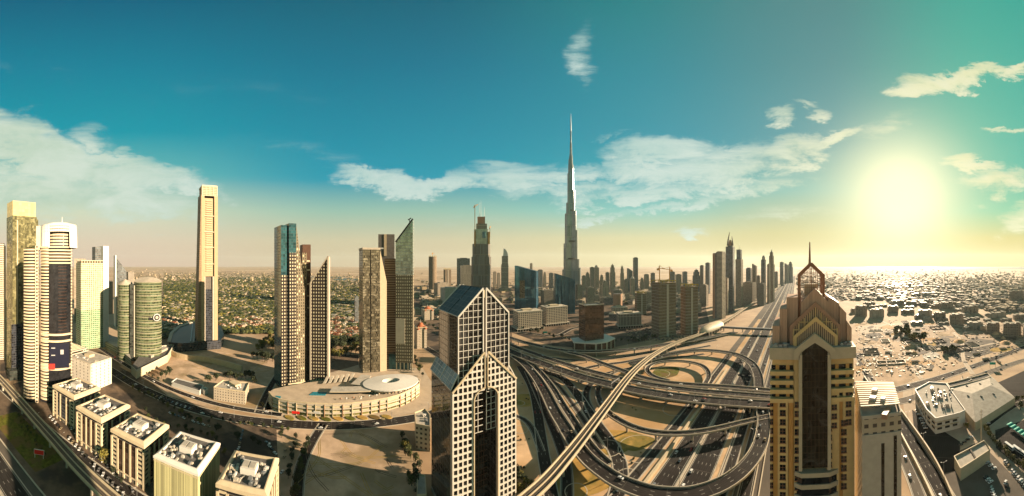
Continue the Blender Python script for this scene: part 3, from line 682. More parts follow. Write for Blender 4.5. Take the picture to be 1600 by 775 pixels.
make_office('cream office block farthest along the row, next to the banded twin tower', -272, -233, 187, 224, 35, 1, 'dark')
make_office('second cream office block, shaded on its right flank, between two look-alikes', -218, -183, 177, 216, 35, 2, 'cream')
make_office('middle cream office block of five with a big leafy tree at its left foot', -169, -134, 174, 209, 35, 3, 'cream')
make_office('plain streaked olive office block with a white roof rim', -122, -86, 169, 206, 35, 4, 'plain')
make_office('office block nearest the vacant lot, with a peach roof rim', -73, -40, 167, 202, 35, 5, 'cream')

t = thing('office_block', 'plain white block with slot windows behind the first cream office', 'office block', W(-315, 281), RS)
mb = MB(); mb.box(-25, 25, -20, 20, 0, 36); mb.build('wall', 'f_white_slots', t)
mb = MB(); mb.box(-23, 23, -18, 18, 36, 36.4); mb.build('roof', 'roof_pale', t); parapet(t, [(-24.5, -19.5), (24.5, -19.5), (24.5, 19.5), (-24.5, 19.5)], 36, 1.4)
mb = MB(); mb.box(-9, 2, -2, 8, 36.4, 40); mb.build('penthouse', 'cream', t); roof_gear(t, -20, 20, -15, -4, 36.4, 9, 11)
t = thing('office_block', 'low annex with a ribbed roof behind the white block', 'office block', W(-395, 300), RS)
mb = MB(); mb.box(-28, 28, -22, 22, 0, 30); mb.build('wall', 'f_office', t); mb = MB(); mb.box(-28.5, 28.5, -22.5, 22.5, 30, 31); mb.build('roof', 'roof_pale', t)
mb = MB()
for k in range(9): mb.box(-26 + k * 6, -24 + k * 6, -20, 20, 31, 32)
mb.build('louvre', 'cream', t)

# ------------------------------------------------------------------ towers on the left
t = T('tower', 'pale banded tower cut off at the left edge of the picture', 'tower', -14, 520, 6)
w = 24; mb = MB(); mb.box(-w, w, 0, 34, 0, t.Z(380)); t.part('wall', mb, ['f_banded_fine', 'roof_pale']); mb = MB(); mb.box(t.X(6), t.X(9), -1.2, 0, 0, t.Z(384)); t.part('fin', mb, 'cream')

t = T('tower', 'tall olive and gold glass tower behind the banded twin tower', 'tower', 40, 452, 24)
x0, x1, xm = t.X(20), t.X(58), t.X(22.5); D = 26
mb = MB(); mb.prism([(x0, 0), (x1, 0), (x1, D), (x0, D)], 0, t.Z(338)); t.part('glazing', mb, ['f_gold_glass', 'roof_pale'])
mb = MB(); mb.prism([(x0 + .5, .5), (x1 - 2, .5), (x1 - 2, D - 1), (x0 + .5, D - 1)], t.Z(338), t.Z(315)); t.part('crown', mb, ['f_gold_crown', 'roof_pale'])
mb = MB(); mb.box(x1 - 9, x1 + 1.6, -1.5, D + 1, 0, t.Z(342)); t.part('side_slab', mb, ['f_gold_glass', 'roof_pale'])
mb = MB(); mb.box(x0 + 7, x0 + 8.5, -1, 0, t.Z(520), t.Z(345)); t.part('fin', mb, 'cream')
mb = MB(); mb.prism([(x0 - 2, -2.2), (x1 - 6, -2.2), (x1 - 6, 0), (x0 - 2, 0)], 0, t.Z(505)); t.part('dark_glazing', mb, ['f_dark_curtain', 'roof_grey'])
mb = MB(); mb.box(x0 - 10, x1 + 10, -14, -3, 0, 14); t.part('podium', mb, ['f_oval_dark', 'pavement'])

def arc_poly(x0, x1, y, bulge, depth, n=12):
    c = [(x0 + (x1 - x0) * k / n, y - bulge * (1 - (2 * k / n - 1) ** 2)) for k in range(n + 1)]
    return c + [(x1, y + depth), (x0, y + depth)]
t = T('twin_tower', 'banded cream twin tower with a domed lattice crown and a dark billboard', 'tower', 76, 362, 0)
X, Z = t.X, t.Z
def slabs(name, x0, x1, y, bulge, depth, za, zb, step, th, m='cream'):
    mb = MB(); z = za
    while z < zb: mb.prism(arc_poly(x0, x1, y, bulge, depth), z, z + th, 0, 0, True); z += step
    return t.part(name, mb, m)
mb = MB(); mb.prism(arc_poly(X(37), X(60), 4, 5, 24), 0, Z(388)); t.part('glazing', mb, ['dark_glass', 'roof_pale'], False)
slabs('floor_band', X(36.5), X(60.5), 3.4, 5, 25, 4, Z(387), 3.9, 1.9)
mb = MB(); mb.box(X(55), X(60), -3, 16, 0, Z(384)); t.part('pier', mb, ['f_office', 'cream'])
mb = MB(); mb.prism(arc_poly(X(64), X(111), 2, 7, 28), 0, Z(386)); t.part('glazing', mb, ['dark_glass', 'roof_pale'])
slabs('floor_band', X(63.5), X(82), 1.0, 5, 28, 4, Z(387), 3.9, 1.9)
slabs('floor_band', X(63), X(112), 1.6, 7.4, 29, Z(412), Z(387), 3.9, 1.8)
slabs('floor_band', X(106), X(113), 3, .8, 27, 4, Z(386), 3.9, 1.9)
slabs('floor_band', X(63.5), X(112), 1.4, 7.8, 28, 10, Z(598), 4.6, 1.3)
slabs('floor_band', X(63.5), X(112), 1.2, 8.0, 28, Z(576), Z(570), 3.9, 2.2)
slabs('floor_band', X(63.5), X(112), 1.2, 8.0, 28, Z(533), Z(520), 8.0, 2.2)
slabs('floor_band', X(80), X(108), 1.9, 7.2, 4, Z(520), Z(414), 3.9, .35, 'dark_brown')
mb = MB(); mb.prism([(X(77), -7.2), (X(107.5), -6.6), (X(107.5), -6.2), (X(77), -6.8)], Z(572), Z(534)); t.part('billboard', mb, 'blue_sign')
mb = MB(); mb.prism([(X(76.5), -7.5), (X(85.5), -7.35), (X(85.5), -7.21), (X(76.5), -7.25)], Z(574.5), Z(565.5)); t.part('red_emblem', mb, 'red_sign')
mb = MB(); mb.prism([(X(94), -7.2), (X(99), -7.1), (X(99), -7.0), (X(94), -7.05)], Z(551), Z(544)); t.part('pale_emblem', mb, 'steel')
for z in (Z(553), Z(542)): mb = MB(); mb.box(X(80), X(86), -7.6, -7.1, z, z + 1.2); t.part('lettering', mb, 'steel')
# lattice crown: a drum of vertical ribs with an arched opening
mb = MB(); cx, cyy, rr = X(93), 14, 22; za, zb = Z(387), Z(352)
mb.ngon(cx, cyy, rr - 6, rr - 6, za, zb - 6, 24, 0, 0); t.part('crown_core', mb, 'f_banded')
mb = MB()
for k in range(48):
    a = 2 * pi * k / 48
    if abs(((a - 1.5 * pi + pi) % (2 * pi)) - pi) < .58: continue
    mb.bar((cx + rr * cos(a), cyy + rr * sin(a), za), (cx + rr * .97 * cos(a), cyy + rr * .97 * sin(a), zb), 2.1)
for k in range(48):
    a, b = 2 * pi * k / 48, 2 * pi * (k + 1) / 48
    for z in (zb, zb - 3.4, zb - 7): mb.bar((cx + rr * .97 * cos(a), cyy + rr * .97 * sin(a), z), (cx + rr * .97 * cos(b), cyy + rr * .97 * sin(b), z), 2.4, 0, 2.6)
t.part('crown_lattice', mb, 'white_paint')
mb = MB()
for k in range(3):
    rk = rr * (.97 - .12 * (k + 1)); rl = rr * (.97 - .12 * k)
    for q in range(32):
        a, b = 2 * pi * q / 32, 2 * pi * (q + 1) / 32
        mb.face([(cx + rl * cos(a), cyy + rl * sin(a), zb + k * 1.3), (cx + rl * cos(b), cyy + rl * sin(b), zb + k * 1.3), (cx + rk * cos(b), cyy + rk * sin(b), zb + k * 1.3 + 1.3), (cx + rk * cos(a), cyy + rk * sin(a), zb + k * 1.3 + 1.3)])
mb.ngon(cx, cyy, rr * .61, rr * .61, zb + 3.8, zb + 3.9, 32, 0, 0); t.part('dome', mb, 'white_paint', True)
mb = MB(); mb.box(X(56), X(63), 6, 18, Z(390), Z(352)); t.part('stair_slab', mb, 'cream')
antenna(t.r, X(98), 14, zb + 3, Z(336), 1.4)

t = T('tower', 'slim tower with a green grid front and a taller blank cream slab', 'tower', 146, 592, 26)
X, Z = t.X, t.Z
mb = MB(); mb.box(X(127), X(161), 0, 26, Z(484), Z(411)); t.part('upper_facade', mb, ['f_green_grid', 'roof_pale'])
mb = MB(); mb.box(X(127), X(161), .1, 26, 0, Z(484)); t.part('lower_facade', mb, ['f_green_low', 'roof_pale'])
mb = MB(); mb.box(X(161), X(170), -1.5, 27, 0, Z(384)); t.part('slab', mb, ['white_paint', 'white_paint'])
mb = MB(); mb.box(X(152), X(162), 9, 24, Z(411), Z(385)); t.part('lift_tower', mb, 'f_far_c')
mb = MB()
for k in range(8): mb.box(X(128 + k * 4), X(129 + k * 4), 0, 24, Z(411), Z(411) + 4)
mb.box(X(127), X(161), -.4, .8, Z(411) + 4, Z(411) + 5.5); t.part('pergola', mb, 'cream')
t = T('tower', 'dark curved glass tower with a white sail edge behind the slim tower', 'tower', 186, 800, 10)
X, Z = t.X, t.Z; mb = MB(); p = arc_poly(X(181), X(198), 2, 6, 28); mb.prism(p, 0, [Z(402) - (q[0] - X(181)) * 1.3 for q in p]); t.part('glazing', mb, ['f_far_c', 'white_paint'])
mb = MB(); mb.box(X(179.5), X(181.5), -4, 20, 0, Z(399)); t.part('sail_edge', mb, 'white_paint')
t = T('tower', 'brown slab tower half hidden behind the domed crown', 'tower', 124, 860, 0)
mb = MB(); mb.box(t.X(116), t.X(134), 0, 30, 0, t.Z(404)); t.part('wall', mb, ['f_far_b', 'roof_pale'])
for k, (px_, w_, top, d_) in enumerate([(12, 12, 470, 900), (70, 20, 430, 1100), (205, 10, 425, 1300), (170, 14, 440, 1000), (8, 22, 500, 620)]):
    t = T('background_tower', ['grey slab low between the first two towers', 'far block behind the banded twin tower', 'distant slim block above the oval building', 'grey block behind the blank cream slab', 'dark low block beside the left edge'][k], 'tower', px_, d_, 20)
    mb = MB(); mb.box(-w_ * t.s / 2, w_ * t.s / 2, 0, 30, 0, t.Z(top)); t.part('wall', mb, ['f_far_a', 'roof_grey'])

# oval green glass pair
t = T('oval_building', 'pair of oval green glass office drums with sloping tops and a round emblem', 'building', 217, 515, 0)
X, Z = t.X, t.Z
def oval(cx, cy, rx, ry, n=28): return [(cx + rx * cos(2 * pi * k / n), cy + ry * sin(2 * pi * k / n)) for k in range(n)]
for name, (xa, xb, cy, ry, top, slope) in {'rear_drum': (182.5, 207, 16, 15, 441, .28), 'front_drum': (209.5, 253, 4, 17, 440, .20)}.items():
    cx, rx = (X(xa) + X(xb)) / 2, (X(xb) - X(xa)) / 2; p = oval(cx, cy, rx, ry)
    zt = [Z(top) + (3.5 if name == 'front_drum' else -1) - abs((q[0] - cx) / rx) ** 2 * 3 + (q[1] - cy) * .25 for q in p]
    mb = MB(); mb.prism(p, 0, zt, 0, None); t.part(name, mb, 'f_oval', False)
    mb = MB(); c = Vector((cx, cy, Z(top) + 4.5))
    for k in range(28):
        j = (k + 1) % 28; mb.face([(*p[k], zt[k]), (*p[j], zt[j]), tuple(c)])
    t.part('roof_shell', mb, 'concrete')
    mb = MB(); z = 6
    while z < Z(top) - 8:
        for k in range(28): mb.bar((*p[k], z), (*p[(k + 1) % 28], z), .5, 0, .5)
        z += 9.2
    t.part('floor_band', mb, 'concrete')
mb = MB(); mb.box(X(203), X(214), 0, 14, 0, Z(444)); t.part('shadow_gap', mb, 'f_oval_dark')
mb = MB(); mb.box(X(209.3), X(210.5), -2, 1, 8, Z(446)); t.part('edge_fin', mb, 'pale_concrete')
for nm, r_, y_, m_ in (('emblem_ring', 6.4, 0, 'steel'), ('emblem_disc', 4.8, -.4, 'black_metal'), ('emblem_centre', 2.6, -.8, 'concrete')):
    mb = MB(); cx, cz = X(244.5), Z(494); n = 24
    pts = [(cx + r_ * cos(2 * pi * k / n), cz + r_ * sin(2 * pi * k / n)) for k in range(n)]
    mb.face([(a, -13.2 + y_ + (a - cx) * .35, b) for a, b in pts]);
    for k in range(n):
        (a, b), (c, e) = pts[k], pts[(k + 1) % n]; mb.face([(a, -13.2 + y_ + (a - cx) * .35, b), (c, -13.2 + y_ + (c - cx) * .35, e), (c, -7, e), (a, -7, b)])
    t.part(nm, mb, m_)
mb = MB(); mb.box(X(232), X(243), -14.4, -13.2, Z(498), Z(494)); t.part('lettering', mb, 'black_metal')
t = thing('podium_wall', 'pale walled podium at the foot of the oval drums', 'podium', (0, 0, 0))
q = px((205, 584), (213, 592), (262, 566), (272, 548), (245, 552), (222, 560)); mb = MB(); mb.prism([(v.x, v.y) for v in q], 0, [11, 11, 11, 11, 11, 11]); mb.build('wall', ['cream', 'roof_grey'], t)
mb = MB()
for a, b in zip(q, q[1:]): mb.bar((a.x, a.y, 12), (b.x, b.y, 12), 1, 0, 2.4)
mb.build('parapet', 'pale_concrete', t)
q = px((228, 566), (256, 553), (262, 556), (236, 570)); mb = MB(); mb.prism([(v.x, v.y) for v in q], 11.2, 15); mb.build('canopy', ['concrete', 'roof_pale'], t)
t = thing('hall', 'long low roof hall between the slim tower and the oval drums', 'building', (0, 0, 0))
q = px((160, 540), (182, 552), (205, 572), (200, 556), (186, 536), (164, 530)); mb = MB(); mb.prism([(v.x, v.y) for v in q], 0, 12); mb.build('wall', ['f_office', 'roof_pale'], t)

# the tall slender tower with its recessed front
t = T('slender_tower', 'tallest slender concrete tower with a recessed louvred front and lattice top', 'tower', 326, 588, 14)
X, Z = t.X, t.Z; D = 30; ft = 1.07
mb = MB(); xa, xb = X(315.5), X(340)
mb.prism([(xa - 1, 0), (X(319.5), 0), (X(319.5), D), (xa - 1, D)], 0, Z(306)); t.part('fin', mb, ['dark_beige', 'beige'])
mb = MB(); mb.prism([(X(335), 0), (xb + .6, 0), (xb + .6, D), (X(335), D)], 0, Z(306)); t.part('fin', mb, ['dark_beige', 'beige'])
mb = MB(); o0, o1 = xa - 9.5, xa - 1.6; zt = Z(304)
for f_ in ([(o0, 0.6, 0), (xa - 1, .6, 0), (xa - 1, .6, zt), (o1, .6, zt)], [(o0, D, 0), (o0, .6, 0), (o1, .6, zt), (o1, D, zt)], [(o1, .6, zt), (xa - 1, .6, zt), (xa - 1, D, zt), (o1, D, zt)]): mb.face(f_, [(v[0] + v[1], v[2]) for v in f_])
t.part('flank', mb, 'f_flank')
mb = MB(); mb.box(X(319.5), X(335), 3.6, D - 2, Z(432), Z(309)); t.part('recess_wall', mb, 'dark_beige')
mb = MB(); z = Z(424)
while z < Z(314): mb.box(X(322.5), X(332), 1.6, 3.8, z, z + 1.5); z += 4.4
t.part('balcony_slab', mb, 'beige')
for py_ in (338, 363, 387, 413): mb = MB(); mb.box(X(319.5), X(335), .6, 3.8, Z(py_), Z(py_) + 1.5); t.part('sky_terrace', mb, 'cream')
mb = MB(); mb.box(X(319.5), X(335), 4, D - 2, 0, Z(433)); t.part('lower_wall', mb, 'dark_concrete')
mb = MB(); mb.box(X(321.5), X(331.5), 2.4, 4.2, 0, Z(452)); t.part('lower_glazing', mb, 'f_dark_curtain')
mb = MB(); mb.box(X(319.5), X(321.2), .5, 4.4, 0, Z(432)); mb.box(X(332.4), X(335), .5, 4.4, 0, Z(432)); t.part('inner_fin', mb, 'concrete')
mb = MB(); mb.box(X(316.5), X(338.5), 1, D - 1, Z(306), Z(293)); t.part('crown_core', mb, 'brown_panel')
mb = MB(); 
for k in range(6): mb.box(X(316), X(339.4), .2, D, Z(306) + k * 3.4, Z(306) + k * 3.4 + 1.0)
for k in range(5): xx = X(316) + k * (X(339.4) - X(316)) / 4; mb.box(xx - .7, xx + .7, -.1, .9, Z(306), Z(291))
mb.box(X(315.8), X(339.6), -.3, D + .4, Z(291.5), Z(289.5)); t.part('crown_lattice', mb, 'cream')
# curved glass base
t = thing('glass_hall', 'black curved glass hall with a pale rim at the slender tower foot', 'building', (0, 0, 0))
q = px((264, 548), (268, 533), (280, 521), (300, 514), (330, 513), (345, 520), (350, 534), (345, 545), (310, 548), (285, 550)); mb = MB(); pl = [(v.x, v.y) for v in q][::-1]
mb.prism(pl, 0, 17); mb.build('glazing', ['f_dark_curtain', 'black_metal'], t)
mb = MB()
for k in range(4): a, b = q[k], q[k + 1]; mb.bar((a.x, a.y, 18), (b.x, b.y, 18), 7, 0, 2)
mb.build('rim', 'pale_concrete', t)
mb = MB()
for a_, b_ in (((298, 548), (301, 516)), ((303, 548), (305, 516))): a, b = P(*a_), P(*b_); mb.bar((a.x, a.y, 18), (b.x, b.y, 18), 2, 0, 2)
mb.build('skylight', 'steel', t)
wl = px((262, 545), (270, 556), (290, 562), (320, 565), (350, 572), (378, 580)); mb = MB(); ribbon(mb, offs(spline(wl, 6)), -1.5, 1.5, 9, -.05)
tag(mb.build('arcade_wall', 'beige'), 'long curved beige arcade wall in front of the slender tower', 'wall')

# ------------------------------------------------------------------ twin pair A
t = T('tower', 'left tower of the nearer pair, teal glass with a sloping grid flank', 'tower', 456, 398, 20)
X, Z = t.X, t.Z
mb = MB(); mb.box(X(440), X(449), 2, 34, 0, Z(352)); t.part('glass_slab', mb, ['f_teal', 'roof_grey'])
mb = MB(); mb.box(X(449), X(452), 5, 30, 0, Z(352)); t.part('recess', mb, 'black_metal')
mb = MB(); mb.box(X(451.5), X(463), 0, 34, 0, Z(349)); t.part('glass_front', mb, ['f_teal', 'roof_grey'])
mb = MB(); p = [(X(463), 0), (X(476.5), 0), (X(476.5), 30), (X(463), 30)]; mb.prism(p, 0, [Z(352), Z(455), Z(455), Z(352)]); t.part('sloping_flank', mb, ['f_grid_beige', 'pale_concrete'])
mb = MB(); mb.box(X(440), X(449), 1.2, 2, 0, Z(430)); mb.box(X(451.5), X(463), -.8, 0, 0, Z(395)); t.part('window_grid', mb, 'f_grid_dark')
mb = MB(); mb.box(X(450), X(477), -1.4, 31, 2, 9); t.part('base_band', mb, 'cream')
t = T('tower', 'brown core slab standing between the nearer pair of towers', 'tower', 481, 430, 12)
X, Z = t.X, t.Z; mb = MB(); mb.box(X(473), X(485.5), 0, 22, 0, Z(382)); t.part('wall', mb, ['dark_brown', 'cream'])
for k, py_ in enumerate((409, 423, 445, 463, 482)): mb = MB(); mb.box(X(478), X(484), -1, .1, Z(py_), Z(py_) + 2.2); t.part('link_slab', mb, 'cream')
mb = MB(); mb.box(X(472), X(479), -2, .05, 0, Z(395)); t.part('window_grid', mb, 'f_grid_beige')
t = T('tower', 'right tower of the nearer pair, dark with pale square windows and a pointed slant top', 'tower', 498, 404, -6)
X, Z = t.X, t.Z; p = [(X(484.5), 0), (X(512), 0), (X(512), 30), (X(484.5), 30)]
mb = MB(); mb.prism(p, 0, [Z(443), Z(402), Z(402), Z(443)]); t.part('wall', mb, ['f_grid_dark', 'dark_concrete'])
mb = MB(); mb.prism([(X(484), -.6), (X(486.5), -.6), (X(486.5), 0), (X(484), 0)], 0, [Z(444), Z(439), Z(439), Z(444)]); mb.box(X(511), X(513.5), -.9, 30, 0, Z(401)); t.part('fin', mb, 'concrete')
mb = MB(); mb.bar((X(484.5), -.2, Z(443)), (X(512.5), -.2, Z(400)), 1.4); t.part('edge_beam', mb, 'concrete')
mb = MB(); mb.box(X(485), X(512), -1, 30, 1, 10); t.part('base_band', mb, 'cream')

# ------------------------------------------------------------------ twin pair B
t = T('tower', 'left tower of the farther pair, two mirrored glass bays and a tapering cream flank', 'tower', 584, 462, 14)
X, Z = t.X, t.Z
mb = MB(); mb.box(X(567), X(578.5), 0, 30, 0, Z(390)); t.part('glass_bay', mb, ['f_speckle', 'roof_pale'])
mb = MB(); mb.box(X(580), X(594), 0, 30, 0, Z(389)); t.part('glass_bay', mb, ['f_speckle', 'roof_pale'])
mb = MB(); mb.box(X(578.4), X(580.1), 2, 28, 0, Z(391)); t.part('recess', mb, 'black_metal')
mb = MB(); p = [(X(594), 0), (X(604.5), 0), (X(604.5), 28), (X(594), 28)]; mb.prism(p, 0, [Z(391), Z(440), Z(440), Z(391)]); t.part('cream_flank', mb, ['cream', 'cream'])
mb = MB(); mb.box(X(566.5), X(594.5), -.5, 30.5, Z(390), Z(387)); t.part('parapet', mb, 'concrete')
t = T('tower', 'dark slab with a light stripe behind the farther pair', 'tower', 604, 520, 0)
X, Z = t.X, t.Z; mb = MB(); mb.box(X(591), X(616.5), 0, 24, 0, Z(366)); t.part('wall', mb, ['dark_concrete', 'roof_pale'])
mb = MB(); mb.box(X(600), X(604), -.8, 0, Z(400), Z(366)); t.part('stripe', mb, 'beige')
mb = MB(); mb.box(X(591), X(602), -.6, .1, Z(389), Z(387)); t.part('ledge', mb, 'white_paint')
t = T('tower', 'bronze banded slab wedged between the farther pair', 'tower', 610, 478, 0)
X, Z = t.X, t.Z; mb = MB(); mb.box(X(601), X(618), 0, 22, 0, Z(404)); t.part('wall', mb, ['f_brown_band', 'roof_pale'])
t = T('tower', 'right tower of the farther pair with a steep knife-edge top and tall stilts', 'tower', 632, 466, -6)
X, Z = t.X, t.Z; p = [(X(618), 0), (X(645), 0), (X(645), 24), (X(618), 24)]
mb = MB(); mb.prism(p, Z(430), [Z(379), Z(343.5), Z(343.5), Z(379)]); t.part('upper_glazing', mb, ['f_pale_glass', 'dark_concrete'])
mb = MB(); mb.prism(p, Z(567), Z(430), bottom=True); t.part('grid_wall', mb, ['f_grid_grey', 'concrete'])
mb = MB(); mb.box(X(618.4), X(632.5), -.9, .05, Z(537), Z(498)); t.part('pale_panel', mb, 'pale_concrete')
mb = MB(); mb.bar((X(618), .5, Z(378)), (X(645), .5, Z(342)), 2.2); t.part('edge_beam', mb, 'black_metal')
mb = MB(); mb.bar((X(640), 5, Z(350)), (X(639), 5, Z(341)), 1.2); mb.bar((X(637), 5, Z(343)), (X(642), 5, Z(340)), 1.4); t.part('roof_crane', mb, 'black_metal')
for k in range(5):
    mb = MB(); x_ = X(619.5 + k * 6); mb.box(x_ - .8, x_ + .8, 0, 1.8, 0, Z(567)); t.part('stilt', mb, 'cream')
mb = MB(); mb.box(X(606), X(640), 6, 22, 0, 24); t.part('lobby_glazing', mb, 'f_teal')

# ------------------------------------------------------------------ podium mall
t = thing('podium_mall', 'long curved cream podium with yellow glass bands below the four towers', 'shopping podium', (0, 0, 0))
rim = [(420, 612), (426, 619.5), (436, 623.5), (450, 626), (480, 629.5), (520, 631), (550, 629.5), (580, 626), (605, 621.5), (625, 616), (642, 608.5), (655, 599.5), (656, 592), (645, 586), (625, 584), (600, 583), (560, 584), (520, 592), (480, 597), (445, 603), (428, 607)]
q = [P(a, b, 15) for a, b in rim]; pl = [(v.x, v.y) for v in q]
mb = MB(); mb.prism(pl, 0, 14.4); mb.build('wall', ['f_mall', 'plaza'], t)
for z in (4.4, 9.2, 13.4):
    mb = MB()
    for a, b in zip(q, q[1:12]): mb.bar((a.x, a.y, z), (b.x, b.y, z), 1.5, 0, 1.5)
    mb.build('balcony_band', 'pale_concrete', t)
mb = MB()
for a, b in zip(q, q[1:13]): mb.bar((a.x, a.y, 15), (b.x, b.y, 15), 1.2, 0, 1.4)
mb.build('parapet', 'cream', t)
fr = offs(spline([Vector((v.x, v.y, 0)) for v in q[:12]], 9)); 
for k in range(1, len(fr) - 1, 1):
    p_, tt, n_ = fr[k]; mb = MB(); c = p_; mb.obox((c.x, c.y), math.atan2(tt.y, tt.x), .7, 2.2, 0, 14); mb.build('rib', 'brown_panel' if k % 2 else 'cream', t)
for (x0, y0, x1, y1, m_) in ((456, 642, 468, 644.5, 'red_sign'), (490, 643, 500, 645.5, 'white_paint')):
    a, b = P(x0, y1 + 14, 0), P(x1, y1 + 14, 0); a = P(x0, 642, 7.0); b = P(x1, 643, 7.0)
    mb = MB(); mb.bar((a.x * .985, a.y * .985, 8), (b.x * .985, b.y * .985, 8), .6, 0, 2.6); mb.build('shop_sign', m_, t)
def roof_poly(name, pts, z0, z1, m_, par=t):
    v = [P(a, b, z1) for a, b in pts]; mb = MB(); mb.prism([(k.x, k.y) for k in v], z0, z1); return mb.build(name, m_, par)
roof_poly('pool_water', [(483, 617), (508, 617.5), (511, 613), (490, 612)], 14.4, 14.9, 'pool')
roof_poly('pool_water', [(429, 622), (438, 623), (439, 619), (431, 618)], 14.4, 14.9, 'pool')
roof_poly('louvre_roof', [(515, 612), (578, 611), (590, 602), (520, 604)], 18.5, 19.5, ['f_banded_fine', 'roof_pale'])
roof_poly('louvre_roof', [(548, 600), (567, 602), (580, 587), (565, 585)], 18.5, 19.5, ['concrete', 'roof_pale'])
for k in range(6): roof_poly('pergola', [(505 + k * 8, 598 - k * .6), (509 + k * 8, 598 - k * .6), (514 + k * 8, 588 - k), (510 + k * 8, 588 - k)], 16, 17, 'pale_concrete')
# white racetrack canopy with an open centre
mb = MB(); n = 40; cen = P(611, 596, 21); ax = P(644, 592, 21) - P(580, 601, 21); ax.z = 0; L_ = ax.length / 2; ax.normalize(); ay = Vector((-ax.y, ax.x, 0))
def ring(r1, r2, k): a = 2 * pi * k / n; v = cen + ax * (r1 * cos(a)) + ay * (r2 * sin(a)); return (v.x, v.y)
for k in range(n):
    o0, o1, i0, i1 = ring(L_ + 9, 25, k), ring(L_ + 9, 25, k + 1), ring(L_ * .42, 7, k + .0), ring(L_ * .42, 7, k + 1)
    mb.face([(*o0, 20.5), (*o1, 20.5), (*i1, 22.5), (*i0, 22.5)]); mb.face([(*o0, 19.2), (*o1, 19.2), (*o1, 20.5), (*o0, 20.5)]); mb.face([(*i0, 15), (*i1, 15), (*i1, 22.5), (*i0, 22.5)])
mb.build('ring_canopy', 'white_paint', t)
mb = MB()
mb.prism([ring(L_ + 4, 20, k) for k in range(n)], 14.4, 19.4, 0, None); mb.build('ring_glazing', 'f_office', t)
for k in range(26):
    rr_ = random.Random(k); v = q[5 + k % 6].lerp(q[6 + k % 6], rr_.random()); v = v * 1.0; v2 = Vector((v.x, v.y, 0)) + Vector((-.1, 1, 0)) * rr_.uniform(5, 14)
    if k < 22: mb = MB(); mb.ngon(v2.x, v2.y, 1.3, 1.3, 16.4, 17.2, 8, 0, 0, .2); mb.ngon(v2.x, v2.y, .1, .1, 14.4, 16.4, 6, 0, 0); mb.build('parasol', rr_.choice(['cream', 'brown_panel', 'white_paint']), t)
# entrance portals on the forecourt
for k in range(9):
    a = P(452 + k * 19, 655 - abs(k - 3) * .7); mb = MB(); mb.ngon(a.x, a.y, 7, 4, .1, .7, 18, 0, 0, .9)
    tag(mb.build('planter', 'grass' if k % 2 else 'verge'), ['oval planter bed on the forecourt at the far left', 'second oval planter bed on the forecourt', 'oval planter below the red shop sign', 'oval planter beside the white shop sign', 'oval planter below the middle of the podium', 'oval planter right of the podium centre', 'oval planter before the ring canopy', 'oval planter near the podium bend', 'last oval planter of the row by the tower'][k], 'planter', 'oval planters on the podium forecourt')

# ------------------------------------------------------------------ the lattice hotel tower
mat('screen_white', (.86, .78, .68), .55, var=.06, scale=.4)
ht = thing('hotel_tower', 'dark glass tower with white lattice, split gables and a tall arched void', 'tower', W(94, 170), RS)
def grid_face(mb, poly, y, cw, ch, bw, x0, z0, proud=.35):
    """lattice bars clipped to a convex outline given in (x, z) on the plane at y"""
    def clip(fix, axis):
        lo, hi = None, None; n = len(poly)
        for i in range(n):
            a, b = poly[i], poly[(i + 1) % n]
            if (a[axis] - fix) * (b[axis] - fix) < 0:
                v = a[1 - axis] + (fix - a[axis]) / (b[axis] - a[axis]) * (b[1 - axis] - a[1 - axis])
                lo = v if lo is None else min(lo, v); hi = v if hi is None else max(hi, v)
        return lo, hi
    xs = [p[0] for p in poly]; zs = [p[1] for p in poly]
    k = math.ceil((min(xs) - x0) / cw)
    while x0 + k * cw < max(xs):
        x = x0 + k * cw; lo, hi = clip(x + .001, 0); k += 1
        if lo is not None and hi - lo > .3: mb.box(x - bw / 2, x + bw / 2, y - proud, y, lo, hi)
    k = math.ceil((min(zs) - z0) / ch)
    while z0 + k * ch < max(zs):
        z = z0 + k * ch; lo, hi = clip(z + .001, 1); k += 1
        if lo is not None and hi - lo > .3: mb.box(lo, hi, y - proud + .05, y - .0, z - bw / 2, z + bw / 2)
ZR, ZE, ZLR, ZLE = 154, 136.5, 112.5, 90     # ridge, eaves, lower ridge, lower eaves
UW, LW = 19.0, 24.0                           # half widths of the upper and lower blocks
D0, D1 = 0.0, 36.0
